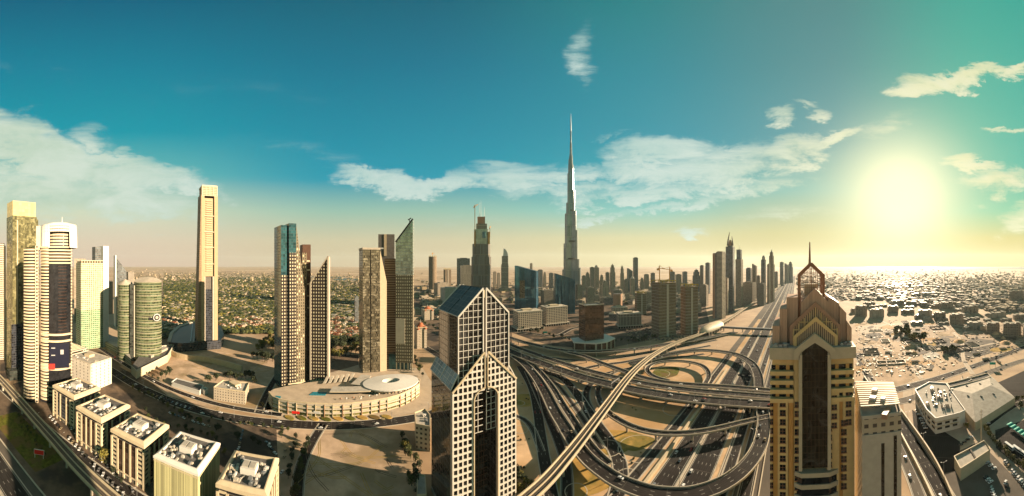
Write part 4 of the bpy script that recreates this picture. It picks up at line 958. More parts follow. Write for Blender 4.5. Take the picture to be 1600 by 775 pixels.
for sg in (-1, 1):
    # upper half block with its mono-pitch glass roof
    mb = MB(); p = [(sg * .9, 0), (sg * UW, 0), (sg * UW, D1), (sg * .9, D1)]
    if sg < 0: p = p[::-1]
    zt = [ZR if abs(a[0]) < 2 else ZE for a in p]
    mb.prism(p, 88, zt, 0, None, True); q_ = [(sg * 9.1, 0), (sg * UW, 0), (sg * UW, D1), (sg * 9.1, D1)]
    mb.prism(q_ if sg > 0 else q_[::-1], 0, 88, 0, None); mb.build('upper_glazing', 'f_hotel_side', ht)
    mb = MB(); a, b = sg * .9, sg * (UW + .3)
    for y0, y1 in ((0, 17.6), (18.4, D1)):
        mb.face([(a, y0, ZR + .2), (b, y0, ZE + .1), (b, y1, ZE + .1), (a, y1, ZR + .2)], [(0, y0), (25, y0), (25, y1), (0, y1)])
    mb.build('glass_roof', 'f_roof_glass', ht)
    # white rakes and corner posts
    mb = MB()
    for yy in (-.35, D1 + .3):
        mb.bar((sg * 1.1, yy, ZR + .3), (sg * UW, yy, ZE + .2), .8, 0, 1.1); mb.bar((sg * 1.1, yy, 90), (sg * 1.1, yy, ZR + .4), .8)
    mb.bar((sg * UW, -.35, 0), (sg * UW, -.35, ZE + .3), .7); mb.bar((sg * UW, 0, ZE + .2), (sg * UW, D1, ZE + .2), .5)
    mb.build('gable_trim', 'white_paint', ht)
    # lattice over the dark upper front, in front of the glazing
    poly = [(sg * 1.4, 60), (sg * (UW - .2), 60), (sg * (UW - .2), ZE), (sg * 1.4, ZR - .4)]
    mb = MB(); grid_face(mb, poly, -.02, 3.52, 4.2, .34, sg * 1.4, 60); mb.build('lattice', 'white_paint', ht)
    # lower shoulder block
    mb = MB(); p = [(sg * UW, .5), (sg * (LW - .5), .5), (sg * (LW - .5), D1 + 3.5), (sg * UW, D1 + 3.5)]
    if sg < 0: p = p[::-1]
    mb.prism(p, 0, [ZLE + 1 if abs(a[0]) > UW + 1 else ZLE + 9 for a in p], 0, None); mb.build('shoulder', 'f_hotel_side', ht)
    mb = MB(); a, b = sg * (UW - .0), sg * (LW + .3)
    for y0, y1 in ((-.3, 19), (20, D1 + 3.8)):
        mb.face([(a, y0, ZLE + 10), (b, y0, ZLE + 1.1), (b, y1, ZLE + 1.1), (a, y1, ZLE + 10)], [(0, y0), (13, y0), (13, y1), (0, y1)])
    mb.build('shoulder_roof', 'f_shoulder_roof', ht)
    mb = MB()
    for yy in (-.35, 19.4, D1 + 3.6): mb.bar((sg * UW, yy, ZLE + 10.2), (sg * (LW + .2), yy, ZLE + 1.2), .6)
    mb.bar((sg * (LW + .2), -.35, ZLE + 1.2), (sg * (LW + .2), D1 + 3.6, ZLE + 1.2), .6); mb.build('shoulder_trim', 'white_paint', ht)
    # white gridded screen in front: gable half with the quarter arch cut out of it
    def edge_in(z): return 9.0 if z < 82 else max(1.2, 9.0 * math.sqrt(max(0, 1 - ((z - 82) / 7.6) ** 2)))
    yb, yf = -2.6, -.4; cw, ch = 3.33, 4.2; mb = MB(); gl = MB()
    def edge_out(z): return LW if z < ZLE else LW - (z - ZLE) * (LW - 1.2) / (ZLR - ZLE)
    z = 8.0
    while z < ZLR:
        zz = min(z + ch, ZLR); a, b = edge_in(z + ch / 2), edge_out(z + ch); b0 = edge_out(z)
        if b0 > a + .4:
            mb.face([(sg * v, yb, w) for v, w in ((a, z), (b0, z), (b0 if z < ZLE - ch else edge_out(z + 1.15), z + 1.15), (a, z + 1.15))])
            mb.face([(sg * v, yb, w) for v, w in ((a, z), (b0, z), (b0, z))] + [(sg * b0, yf, z), (sg * a, yf, z)]) if False else None
            k = 0
            while True:
                xo = LW - k * cw
                if xo - .95 < a - .01 and xo < a: break
                if xo <= b0 + .01:
                    x1_, x0_ = xo, max(a, xo - .95); top = min(zz, z + ch)
                    if top > z + 1.15: mb.face([(sg * x0_, yb, z + 1.15), (sg * x1_, yb, z + 1.15), (sg * min(x1_, max(x0_, edge_out(top))), yb, top), (sg * x0_, yb, top)])
                    # reveal beside the pane
                    mb.face([(sg * x0_, yb, z + 1.15), (sg * x0_, yb + .7, z + 1.15), (sg * x0_, yb + .7, top), (sg * x0_, yb, top)])
                k += 1
                if xo < a: break
            mb.face([(sg * a, yb, z + 1.15), (sg * b0, yb, z + 1.15), (sg * b0, yb + .7, z + 1.15), (sg * a, yb + .7, z + 1.15)])
            gl.face([(sg * v, yb + .6, w) for v, w in ((a, z), (edge_out(z), z), (b, z + ch), (a, z + ch))], [(v + .9, w) for v, w in ((a, z), (edge_out(z), z), (b, z + ch), (a, z + ch))])
        z += ch
    mb.build('white_screen', 'screen_white', ht); gl.build('screen_glazing', 'f_lattice_glass', ht)
    mb = MB(); mb.face([(sg * LW, yb, 0), (sg * LW, .6, 0), (sg * LW, .6, ZLE), (sg * LW, yb, ZLE)]); mb.face([(sg * 9.0, yb, 0), (sg * 9.0, 0, 0), (sg * 9.0, 0, 83), (sg * 9.0, yb, 83)]); mb.build('screen_return', 'concrete', ht)
    mb = MB(); mb.bar((sg * 1.3, yb - .1, ZLR + .2), (sg * (LW + .1), yb - .1, ZLE + .2), .8, 0, 1.3); mb.bar((sg * 9.0, yb - .15, 6), (sg * 9.0, yb - .15, 82), .7)
    for k in range(8):
        t0, t1 = k / 8 * pi / 2, (k + 1) / 8 * pi / 2
        mb.bar((sg * 9.0 * cos(t0), yb - .15, 82 + 7.6 * sin(t0)), (sg * max(1.0, 9.0 * cos(t1)), yb - .15, 82 + 7.6 * sin(t1)), .7)
    mb.bar((sg * 1.1, yb - .1, 89), (sg * 1.1, yb - .1, ZLR), .6); mb.build('screen_trim', 'cream', ht)
    mb = MB(); mb.box(min(sg * 8, sg * LW), max(sg * 8, sg * LW), -3, .4, 0, 8); mb.build('base_wall', 'concrete', ht)
# central slot and the walls inside the void
mb = MB(); mb.box(-.9, .9, 1.2, D1 - 1, 88.5, ZR - 3); mb.build('slot', 'brown_frame', ht)
mb = MB(); mb.box(-1.3, 1.3, -.5, 3, ZR - 6, ZR - 1); mb.build('ridge_pin', 'cream', ht)
mb = MB(); mb.box(-9.1, 9.1, 13.0, 13.3, 0, 90); mb.build('void_glazing', 'f_hotel_side', ht)
mb = MB()
for k in range(19): mb.box(-9.0, 9.0, 12.5, 13.0, 8 + k * 4.2, 8.5 + k * 4.2)
for x in (-6.6, -4.4, -2.2, 0, 2.2, 4.4, 6.6): mb.box(x - .18, x + .18, 12.55, 12.98, 8, 86)
mb.build('void_lattice', 'dark_brown', ht)
mb = MB(); mb.box(-LW, LW, 0.7, D1 + 3, 0, 3); mb.build('plinth', 'concrete', ht)
for (x, z) in ((10.2, 75.4), (13.5, 71.2), (16.9, 67)): mb = MB(); mb.box(x - .9, x + .9, -2.4, -2.2, z + 1.6, z + 4.0); mb.build('blue_window', 'blue_glass', ht)
mb = MB(); n = 14
for k in range(n):
    a, b = pi * k / n, pi * (k + 1) / n
    for j in range(5):
        y0, y1 = -4 - j * 2.6, -6.4 - j * 2.6; rr = 6.5
        mb.face([(rr * cos(a), y0, 8 + rr * sin(a) * .8), (rr * cos(b), y0, 8 + rr * sin(b) * .8), (rr * cos(b), y1, 8 + rr * sin(b) * .8), (rr * cos(a), y1, 8 + rr * sin(a) * .8)])
mb.build('entrance_canopy', 'steel', ht)

# ------------------------------------------------------------------ the tan tower with stacked gables (its front looks back along the highway)
tt = thing('gabled_tower', 'tan stone tower with stepped copper gables, glass lantern and needle spire', 'tower', PD(1271, 155), RS - pi / 2)
s = 155 / F; X = lambda p: (p - 1271) * s; Z = lambda p: CZ - (p - H) * s
def gable(name, cx, hw, ys, ye, y0, y1, m, w=None, fill=None, fm=None, foot=None):
    """picture-frame gable: posts from foot to eaves, rakes to the apex; ys apex row, ye eaves row"""
    q = MB(); za, ze, zf = Z(ys), Z(ye), Z(foot) if foot else Z(ye) - 4; w = w or 1.6
    o = [(-hw, zf), (-hw, ze), (0, za), (hw, ze), (hw, zf)]; k = (hw - w) / hw
    i = [(-hw + w, zf), (-hw + w, ze - w * .35), (0, za - w * 1.45), (hw - w, ze - w * .35), (hw - w, zf)]
    for a, b, c, d in zip(o, o[1:], i[1:], i):
        f = [(cx + v[0], y0, v[1]) for v in (a, b, c, d)]; r_ = [(cx + v[0], y1, v[1]) for v in (a, b, c, d)]
        q.face(f); q.face(r_[::-1]); q.face([f[0], r_[0], r_[1], f[1]]); q.face([f[2], r_[2], r_[3], f[3]])
    q.build(name + '_frame', m, tt)
    if fill:
        g = MB(); yy = (y0 + y1) / 2
        g.face([(cx + v[0], yy, v[1]) for v in i], [(v[0], v[1]) for v in i]); g.build(name + '_' + fill, fm, tt)
    return i
Y0 = -1.0
BW0, BW1 = X(1206), X(1336)
mb = MB(); mb.box(BW0, BW1, 2.2, 40, 0, Z(548)); mb.build('body', ['tan_stone', 'roof_grey'], tt)
# orange recessed strips and cream piers of the lower front
def vstrip(name, xa, xb, ya, yb, z0, z1, m): q = MB(); q.box(X(xa), X(xb), ya, yb, z0, z1); return q.build(name, m, tt)
for xa, xb in ((1206.5, 1215), (1232, 1240), (1312, 1318)): vstrip('stone_strip', xa, xb, 1.6, 2.3, 0, Z(626), 'tan_orange')
for xa, xb in ((1203, 1206.5), (1215, 1231), (1331, 1337)): vstrip('stone_pier', xa, xb, .9, 2.3, 0, Z(622), 'tan_stone')
for xa, xb in ((1241, 1252),): vstrip('stone_pier', xa, xb, .3, 2.3, 0, Z(560), 'tan_stone')
vstrip('stone_pier', 1292, 1312, .6, 2.3, 0, Z(612), 'tan_stone'); vstrip('stone_pier', 1318, 1331, .8, 2.3, 0, Z(612), 'tan_stone')
def win(px0, py0, w_, h_, y): q = MB(); x, z = X(px0), Z(py0); q.box(x - w_ / 2, x + w_ / 2, y - .12, y + .3, z - h_ / 2, z + h_ / 2); f = q.build('window', 'dark_glass', tt); e = MB(); e.box(x - .08, x + .08, y - .2, y - .11, z - h_ / 2, z + h_ / 2); e.box(x - w_ / 2, x + w_ / 2, y - .2, y - .12, z - .08, z + .08); e.box(x - w_ / 2 - .2, x + w_ / 2 + .2, y - .4, y, z - h_ / 2 - .35, z - h_ / 2); e.build('window_frame', 'brown_frame', f)
for k in range(11):
    y_ = 632 + k * 14.3
    win(1223, y_, 3.1, 2.9, .9)
    win(1246, y_, 2.9, 2.9, .3)
    if k < 4: win(1304, y_ - 8, 2.9, 2.7, .6); win(1327, y_ - 11, 3.1, 2.9, .8)
    elif k < 12: win(1296.5, y_ - 20 + 2, 2.7, 2.7, .6)
    if k >= 3: win(1319.5, y_ - 10, 3.0, 2.9, .8)
    if k < 11: win(1205.5, y_, 1.6, 2.8, .9)
# balcony storeys
for k in range(4):
    yb = 577 + k * 14.2
    for xa, xb, ang in ((1203.5, 1240, 1), (1298, 1335, -1)):
        q = MB(); z = Z(yb + 5); q.prism([(X(xa), -1.0 if ang > 0 else -.4), (X(xb), -.4 if ang > 0 else -1.0), (X(xb), 3), (X(xa), 3)], z - 1.4, z + .75, 0, 0, True); q.build('balcony', 'tan_stone', tt)
        q = MB(); q.box(X(xa) + .5, X(xb) - .3, 1.9, 2.5, z + .7, z + 3.2); q.build('balcony_door', 'dark_glass', tt)
        for xm in (xa + 8, xb - 12):
            q = MB(); q.box(X(xm), X(xm) + 1.9, 1.7, 2.2, z + .7, z + 3.3); q.build('balcony_pier', 'tan_orange', tt)
q = MB(); q.box(X(1202.5), X(1338), -1.2, 40.5, Z(561), Z(543)); q.build('cornice', 'cream', tt)
q = MB(); q.box(X(1205), X(1335), .5, 39.5, Z(543), Z(543) + .1); q.build('terrace_roof', 'roof_pale', tt)
for xa in (1221, 1326): roof_gear(tt, X(xa - 10), X(xa + 6), .8, 4, Z(543), 5, int(xa))
# the central glass bay with its pointed frame
hw = X(1293) - X(1273); cx = X(1273)
q = MB(); i = [(-hw, Z(728)), (-hw, Z(549)), (0, Z(530)), (hw, Z(549)), (hw, Z(728))]; yy = -1.6
q.face([(cx + a, yy, b) for a, b in i], [(a, b) for a, b in i]); q.box(cx - hw, cx + hw, yy + .02, 2.3, Z(728), Z(549)); q.build('glass_bay', 'f_tan_bay', tt)
q = MB()
for a in (-.62, -.3, .02, .34, .66): q.box(cx + a * hw - .07, cx + a * hw + .07, yy - .2, yy, Z(728), Z(545))
q.build('bay_mullion', 'dark_brown', tt)
gable('bay', cx, X(1306) - cx, 520, 546, -2.0, 1.0, 'cream', 3.3, foot=560)
for sg in (-1, 1): q = MB(); x = cx + sg * (hw + .8); q.box(min(x - .9, x + .9), max(x - .9, x + .9), -2.0, 1.2, Z(732), Z(553)); q.build('bay_jamb', 'cream', tt)
for k in range(3):
    q = MB(); z = Z(736 + k * 18); q.prism([(X(1241), .2), (X(1252), -1.8), (X(1296), -1.8), (X(1310), .2), (X(1310), 2.4), (X(1241), 2.4)], z - 2.3, z, 0, 0, True); q.build('bow_balcony', 'cream', tt)
    q = MB(); q.prism([(X(1243), .6), (X(1253), -1.3), (X(1295), -1.3), (X(1308), .6)], z - 6.2, z - 2.2, 0, 0, True); q.build('bow_glazing', 'dark_glass', tt)
# stepped gables behind, darker copper roofs running back
gc = X(1275)
gable('slat_gable', gc, X(1310) - gc, 496, 527, 2.0, 3.2, 'tan_stone', 1.7, 'slats', 'f_slats', 552)
gable('lattice_gable', gc, X(1316) - gc, 473, 512, 4.4, 5.6, 'brown_panel', 2.0, 'glazing', 'f_slats', 556)
q = MB()
for dx in range(-4, 5):
    x = gc + dx * 3.0; zt = Z(473) - abs(dx) * 3.0 * (Z(473) - Z(512)) / (X(1316) - gc) - 3.2; q.box(x - .25, x + .25, 4.0, 4.5, Z(556), zt)
for k in range(5): zz = Z(512) + 2 - k * 4.2; hwk = X(1316) - gc - 1.8 - max(0, k == 0) * 3; q.box(gc - hwk, gc + hwk, 4.0, 4.45, zz, zz + .4)
q.build('gable_lattice', 'tan_stone', tt)
def gabled_block(name, hw, ya, ye, y0, y1, m, zf=543):
    q = MB(); za, ze, z0 = Z(ya), Z(ye), Z(zf)
    q.face([(gc - hw, y0, z0), (gc + hw, y0, z0), (gc + hw, y0, ze), (gc, y0, za), (gc - hw, y0, ze)], [(-hw, z0), (hw, z0), (hw, ze), (0, za), (-hw, ze)])
    q.face([(gc + hw, y1, z0), (gc - hw, y1, z0), (gc - hw, y1, ze), (gc, y1, za), (gc + hw, y1, ze)], [(-hw, z0), (hw, z0), (hw, ze), (0, za), (-hw, ze)])
    for sg in (-1, 1):
        q.face([(gc + sg * hw, y0, z0), (gc + sg * hw, y1, z0), (gc + sg * hw, y1, ze), (gc + sg * hw, y0, ze)], [(y0, z0), (y1, z0), (y1, ze), (y0, ze)])
        q.face([(gc + sg * hw, y0, ze), (gc + sg * hw, y1, ze), (gc, y1, za), (gc, y0, za)], [(y0, 0), (y1, 0), (y1, 10), (y0, 10)])
    q.build(name, m, tt)
gabled_block('gabled_roof', X(1314) - gc, 476, 514, 5.7, 34, 'f_copper_roof')
gabled_block('gabled_roof', X(1298) - gc, 452, 476, 8, 32, 'f_copper_roof')
lc, lw = X(1269.5), X(1290) - X(1269.5)
for nm, xa, xb, top, y0, y1 in (('side_turret', 1228, 1247, 468, 10, 30), ('side_turret', 1217, 1229, 486, 8, 32), ('side_turret', 1205.5, 1217, 513, 6, 34), ('side_turret', 1297, 1316, 466, 10, 30), ('side_turret', 1316, 1327, 482, 8, 32), ('side_turret', 1327, 1335, 506, 6, 34)):
    q = MB(); p = [(X(xa), y0), (X(xb), y0), (X(xb), y1), (X(xa), y1)]; q.prism(p, Z(543), [Z(top)] * 4 if xa < 1260 else [Z(top), Z(top + 12), Z(top + 12), Z(top)]); q.build(nm, ['f_copper_roof', 'brown_panel'], tt)
# lantern
lz0, lze, lza = Z(478), Z(432), Z(412); ly0, ly1 = 12, 26
q = MB()
for y in (ly0, ly1):
    for sg in (-1, 1): q.bar((lc + sg * lw, y, lz0 - 8), (lc + sg * lw, y, lze), 1.5); q.bar((lc + sg * (lw + .4), y, lze - .4), (lc, y, lza), 1.6)
    q.bar((lc, y, Z(470)), (lc, y, lza), .35)
for sg in (-1, 1):
    q.bar((lc + sg * lw, ly0, lze), (lc + sg * lw, ly1, lze), 1.2); q.bar((lc + sg * lw, ly0, Z(452)), (lc + sg * lw, ly1, Z(452)), .5)
q.bar((lc, ly0, lza), (lc, ly1, lza), 1.2); q.build('lantern_frame', 'brown_frame', tt)
q = MB()
for y in (ly0 + .1, ly1 - .1):
    for k in range(-5, 6):
        x = lc + k * lw / 6; zt = lza - abs(k) / 6 * (lza - lze); q.bar((x, y, lz0 - 2), (x, y, zt - 1), .16)
    for py_ in (470, 461, 452, 443, 434): q.bar((lc - lw, y, Z(py_)), (lc + lw, y, Z(py_)), .22)
    for py_ in (428, 421): k = (Z(py_) - lze) / (lza - lze); q.bar((lc - lw * (1 - k), y, Z(py_)), (lc + lw * (1 - k), y, Z(py_)), .2)
q.build('lantern_lattice', 'brown_panel', tt)
q = MB(); q.box(lc - lw * .55, lc + lw * .55, 16, 22, lz0 - 6, Z(447)); q.build('lantern_core', 'cream', tt)
mb = MB(); mb.ngon(lc - .6, 19, .85, .85, lza - 1, Z(374), 10, 0, 0, .35); mb.build('spire', 'brown_frame', tt)

# pink neighbour tower
t = thing('slab_tower', 'pink-white slab tower with two dark window slots and a striped roof terrace', 'tower', Vector((P(1347, 655, 92).x, P(1347, 655, 92).y, 0)), 0)
A = P(1347, 655, 92); B = P(1408, 648, 92); C = P(1396, 606, 92); E_ = P(1336, 604, 92)
L = lambda v: (v.x - A.x, v.y - A.y)
pl = [L(A), L(B), L(C), L(E_)]
mb = MB(); mb.prism(pl, 0, 92); mb.build('wall', ['f_office', 'roof_pale'], t)
def on_front(u0, u1, z0, z1, off, nm, m_):
    a, b = Vector(pl[0]), Vector(pl[1]); d = (b - a).normalized(); n = Vector((d.y, -d.x)); w_ = (b - a).length
    p = [a + d * (w_ * u0), a + d * (w_ * u1), a + d * (w_ * u1) + n * off, a + d * (w_ * u0) + n * off]
    q = MB(); q.prism([tuple(k) for k in p][::-1], z0, z1, 0, 0, True); return q.build(nm, m_, t)
on_front(0, 1, 0, 84, .5, 'front_wall', 'pale_concrete')
on_front(.48, .56, 0, 79, .62, 'window_slot', 'f_tan_bay'); on_front(.80, .88, 0, 82, .62, 'window_slot', 'f_tan_bay')
parapet(t, pl, 92, 1.6, .7)
a, b, c, d = [Vector((*k, 0)) for k in pl]
for k in range(13):
    f = .16 + k * .068; u, v = a.lerp(d, f), b.lerp(c, f); mb = MB(); mb.bar((u.x, u.y, 95.5), (v.x, v.y, 95.5), 1.15, 0, .5); mb.build('roof_louvre', 'cream', t)
for u_, v_, w_ in ((.35, .35, 3.4), (.45, .62, 3.0), (.6, .3, 2.4)):
    q_ = a.lerp(b, u_).lerp(d.lerp(c, u_), v_); mb = MB(); mb.box(q_.x - w_ / 2, q_.x + w_ / 2, q_.y - w_ / 2, q_.y + w_ / 2, 92, 97); mb.build('air_unit', 'white_paint', t)
q_ = a.lerp(b, .72); mb = MB(); mb.box(q_.x - 4, q_.x + 4, q_.y + .8, q_.y + 3.5, 92, 94.5); mb.build('terrace_cover', 'brown_panel', t)

# ------------------------------------------------------------------ the spire tower (tallest)
t = T('spire_tower', 'tallest tower of the city, silver, stepping up to a needle spire', 'skyscraper', 892, 1273, 0)
s = t.s; Z = t.Z
def lobes(r, zs, wing, phase=0.0):
    for k in range(3):
        a = R(90 + 120 * k + phase); zt = zs[k]; n = 6
        dx, dy = cos(a), sin(a); w = wing * .52; L_ = r
        pts = [(-dy * -w + 0, dx * -w)] ; base = [(dy * w, -dx * w), (dx * (L_ - w) + dy * w, dy * (L_ - w) - dx * w)]
        for i in range(1, n): b = a - pi / 2 + pi * i / n; base.append((dx * (L_ - w) + w * cos(b), dy * (L_ - w) + w * sin(b)))
        base += [(dx * (L_ - w) - dy * w, dy * (L_ - w) + dx * w), (-dy * w, dx * w)]
        mb = MB(); mb.prism(base, 0, zt); t.part('wing', mb, ['f_khalifa', 'steel'])
for r, zs, w in ((46, (Z(421), Z(421), Z(418)), 22), (39, (Z(377), Z(381), Z(405)), 20), (32, (Z(345), Z(335), Z(360)), 18), (25, (Z(308), Z(318), Z(330)), 16), (18, (Z(285), Z(272), Z(298)), 14), (12.5, (Z(258), Z(250), Z(264)), 11)):
    lobes(r, zs, w, 12)
mb = MB(); mb.ngon(0, 0, 12, 12, 0, Z(258), 12); mb.ngon(0, 0, 9, 9, Z(258), Z(243), 12, 0, 1, .85); mb.ngon(0, 0, 5.5, 5.5, Z(243), Z(224), 10, 0, 1, .8); mb.ngon(0, 0, 3.4, 3.4, Z(224), Z(205), 8, 0, 1, .8); t.part('core', mb, ['f_khalifa', 'steel'])
mb = MB(); mb.ngon(0, 0, 2.6, 2.6, Z(205), Z(177), 8, 0, 0, .18); t.part('spire', mb, 'steel')
for z in (Z(330), Z(378), Z(405)): mb = MB(); mb.ngon(0, 0, 15 + (Z(330) - z) * .06, 15 + (Z(330) - z) * .06, z, z + 5, 16); t.part('mechanical_band', mb, 'dark_concrete')

# ------------------------------------------------------------------ stepped tower being finished, with cranes on its crown
t = T('stepped_tower', 'stepped residential skyscraper still under construction with tall cranes on its crown', 'skyscraper', 752, 1200, 0)
X, Z = t.X, t.Z
def plan(hw, dp, ch): return [(-hw + ch, 0), (-hw * .34, 0), (-hw * .34, -4), (hw * .34, -4), (hw * .34, 0), (hw - ch, 0), (hw, ch), (hw, dp - ch), (hw - ch, dp), (-hw + ch, dp), (-hw, dp - ch), (-hw, ch)]
mb = MB(); mb.prism(plan(X(767.5) , 60, 8), 0, Z(401)); t.part('lower_shaft', mb, ['f_address', 'roof_pale'])
mb = MB(); mb.prism(plan(X(766), 50, 8), Z(401), Z(381)); t.part('middle_shaft', mb, ['f_address', 'roof_pale'])
mb = MB(); mb.prism(plan(X(763.5), 40, 6), Z(381), Z(358)); t.part('upper_shaft', mb, ['f_pale_glass', 'roof_pale'])
mb = MB(); mb.box(X(744), X(761), 6, 34, Z(358), Z(349)); t.part('crown', mb, ['f_ribs', 'roof_pale']); mb = MB(); mb.box(X(746), X(758), 8, 30, Z(349), Z(338)); t.part('crown_top', mb, ['brown_panel', 'roof_pale'])
for xx in (742.5, 764): 
    mb = MB(); mb.box(X(xx) - 4, X(xx) + 4, 0, 12, Z(381), Z(362)); t.part('corner_turret', mb, ['tan_orange', 'roof_pale'])
mb = MB(); mb.ngon(X(756), 2, 10, 8, Z(372), Z(362), 12, 0, 0); t.part('glass_drum', mb, 'f_teal')
def crane(root, x, y, z0, z1, jib, ang=0, luff=0, m='tan_orange', w=1.6):
    mb = MB(); mb.bar((x, y, z0), (x, y, z1), w); a = R(ang)
    mb.bar((x - jib * .3 * cos(a), y - jib * .3 * sin(a), z1 - 2 - luff * .3), (x + jib * cos(a), y + jib * sin(a), z1 - 2 + luff), w * .8)
    mb.bar((x, y, z1 - 3), (x, y, z1 + 5), w); mb.bar((x, y, z1 + 5), (x + jib * .8 * cos(a), y + jib * .8 * sin(a), z1 - 2 + luff * .8), w * .35)
    mb.bar((x, y, z1 + 5), (x - jib * .28 * cos(a), y - jib * .28 * sin(a), z1 - 2), w * .35)
    mb.box(x - jib * .3 * cos(a) - 2, x - jib * .3 * cos(a) + 2, y - 2, y + 2, z1 - 7, z1 - 2.2); mb.build('tower_crane', m, root)
crane(t.r, X(742), -2, Z(385), Z(322), 14, 20, 10, w=2.4); crane(t.r, X(765.5), 2, Z(370), Z(355), 10, 70, 6, w=2)
for xx, top in ((749, 315), (751.5, 312), (757, 322)): antenna(t.r, X(xx), 18, Z(339), Z(top), 1.6, 'steel')

# ------------------------------------------------------------------ skyline
def tower(label, cx, wpx, top, d, kind, m, yaw=20, nm='tower', group=None, extra=None):
    t = T(nm, label, 'tower', cx, d, yaw, group); w = wpx * t.s / (abs(cos(R(yaw))) + .75 * abs(sin(R(yaw)))); h = t.Z(top); dp = w * .75; a = w / 2
    rc = 'roof_grey'
    if kind == 'box':
        mb = MB(); mb.box(-a, a, -dp / 2, dp / 2, 0, h - 3); mb.box(-a * .5, a * .6, -dp * .3, dp * .3, h - 3, h); t.part('wall', mb, [m, rc])
    elif kind == 'round':
        mb = MB(); mb.ngon(0, 0, a, a * .9, 0, h, 20); t.part('wall', mb, [m, rc])
    elif kind == 'step':
        mb = MB(); mb.box(-a, a, -dp / 2, dp / 2, 0, h * .72); mb.box(-a * .78, a * .78, -dp * .4, dp * .4, h * .72, h * .88); mb.box(-a * .5, a * .5, -dp * .3, dp * .3, h * .88, h * .95); t.part('wall', mb, [m, rc])
        mb = MB(); mb.ngon(0, 0, a * .4, a * .4, h * .95, h, 8, 0, 0, .1); t.part('crown', mb, 'roof_pale'); antenna(t.r, 0, 0, h * .96, h * 1.06, max(1.5, a * .1))
    elif kind == 'dome':
        mb = MB(); mb.box(-a, a, -dp / 2, dp / 2, 0, h * .9); t.part('wall', mb, [m, rc]); mb = MB()
        for k in range(5): mb.ngon(0, 0, a * .9 * cos(k * .3), dp * .45 * cos(k * .3), h * .9 + h * .1 * sin(k * .3), h * .9 + h * .1 * sin((k + 1) * .3), 14, 0, 0, cos((k + 1) * .3) / cos(k * .3))
        t.part('dome', mb, 'roof_pale')
    elif kind == 'slant':
        mb = MB(); mb.prism([(-a, -dp / 2), (a, -dp / 2), (a, dp / 2), (-a, dp / 2)], 0, [h, h - w * .6, h - w * .6, h]); t.part('wall', mb, [m, rc])
    elif kind == 'raw':
        mb = MB(); mb.box(-a, a, -dp / 2, dp / 2, 0, h - 5); t.part('wall', mb, [m, rc]); mb = MB()
        for i in range(6):
            for j in (-1, 1): mb.bar((-a + i * w / 5, j * dp / 2, h - 5), (-a + i * w / 5, j * dp / 2, h), 1.0)
        for j in (-1, 1): mb.bar((-a, j * dp / 2, h), (a, j * dp / 2, h), 1.6)
        t.part('formwork', mb, 'yellow_form')
        mb = MB(); mb.box(-a * .3, a * .3, -dp * .2, dp * .2, h - 5, h + 1); t.part('core', mb, 'concrete')
        mb = MB(); mb.box(-a * .12, a * .12, -dp / 2 - 1, dp / 2 + 1, 0, h - 8); t.part('shear_wall', mb, 'pale_concrete')
        mb = MB(); z = 4
        while z < h - 6: mb.box(-a - .7, a + .7, -dp / 2 - .7, dp / 2 + .7, z, z + .7); z += 7.4
        t.part('floor_slab', mb, 'concrete')
    return t
t = tower('round brown tower with yellow formwork, leftmost of the far group', 676, 15, 401, 1800, 'round', 'f_unfinished'); 
mb = MB(); h = t.Z(401); 
for k in range(10): a = 2 * pi * k / 10; mb.bar((22 * cos(a), 22 * sin(a), h), (22 * cos(a), 22 * sin(a), h + 7), 2)
t.part('formwork', mb, 'yellow_form'); crane(t.r, 0, 0, h, h + 22, 12)
tower('shorter raw concrete tower between the round and the curved one', 699, 12, 420, 2000, 'raw', 'f_unfinished')
tower('dark curved slab behind the golden slab', 724, 20, 403, 1900, 'box', 'f_far_c', 0); t = tower('golden ribbed slab in front of the curved one', 729, 20, 414, 1550, 'box', 'f_far_d', 10)
t = T('tower', 'white tower with a rounded blade crown right of the stepped skyscraper', 'tower', 788, 1850, 0); X, Z = t.X, t.Z
mb = MB(); mb.box(X(783), X(794.5), 0, 36, 0, Z(413)); mb.box(X(784), X(794), 4, 32, Z(413), Z(400)); t.part('wall', mb, ['f_ribs', 'roof_pale'])
mb = MB(); n = 8; pts = [(X(794), Z(400))] + [(X(794 - 7 * (k / n) ** 1.5), Z(400 - 11.5 * sin(pi / 2 * k / n))) for k in range(n + 1)] + [(X(786), Z(400))]
mb.face([(a, 10, b) for a, b in pts]); mb.face([(a, 24, b) for a, b in pts][::-1])
for (a, b), (c, e) in zip(pts, pts[1:] + pts[:1]): mb.face([(a, 10, b), (c, 10, e), (c, 24, e), (a, 24, b)])
t.part('blade_crown', mb, 'white_paint'); antenna(t.r, X(787), 17, Z(390), Z(384), 3)
mb = MB(); mb.box(X(779), X(799), -6, 44, 0, Z(450)); t.part('podium', mb, ['f_far_b', 'roof_pale'])
tower('slim pale pair behind the white blade tower', 773, 5, 424, 2100, 'box', 'f_far_b'); tower('slim pale slab nearest the white blade tower', 779, 5, 426, 2050, 'box', 'f_far_b')

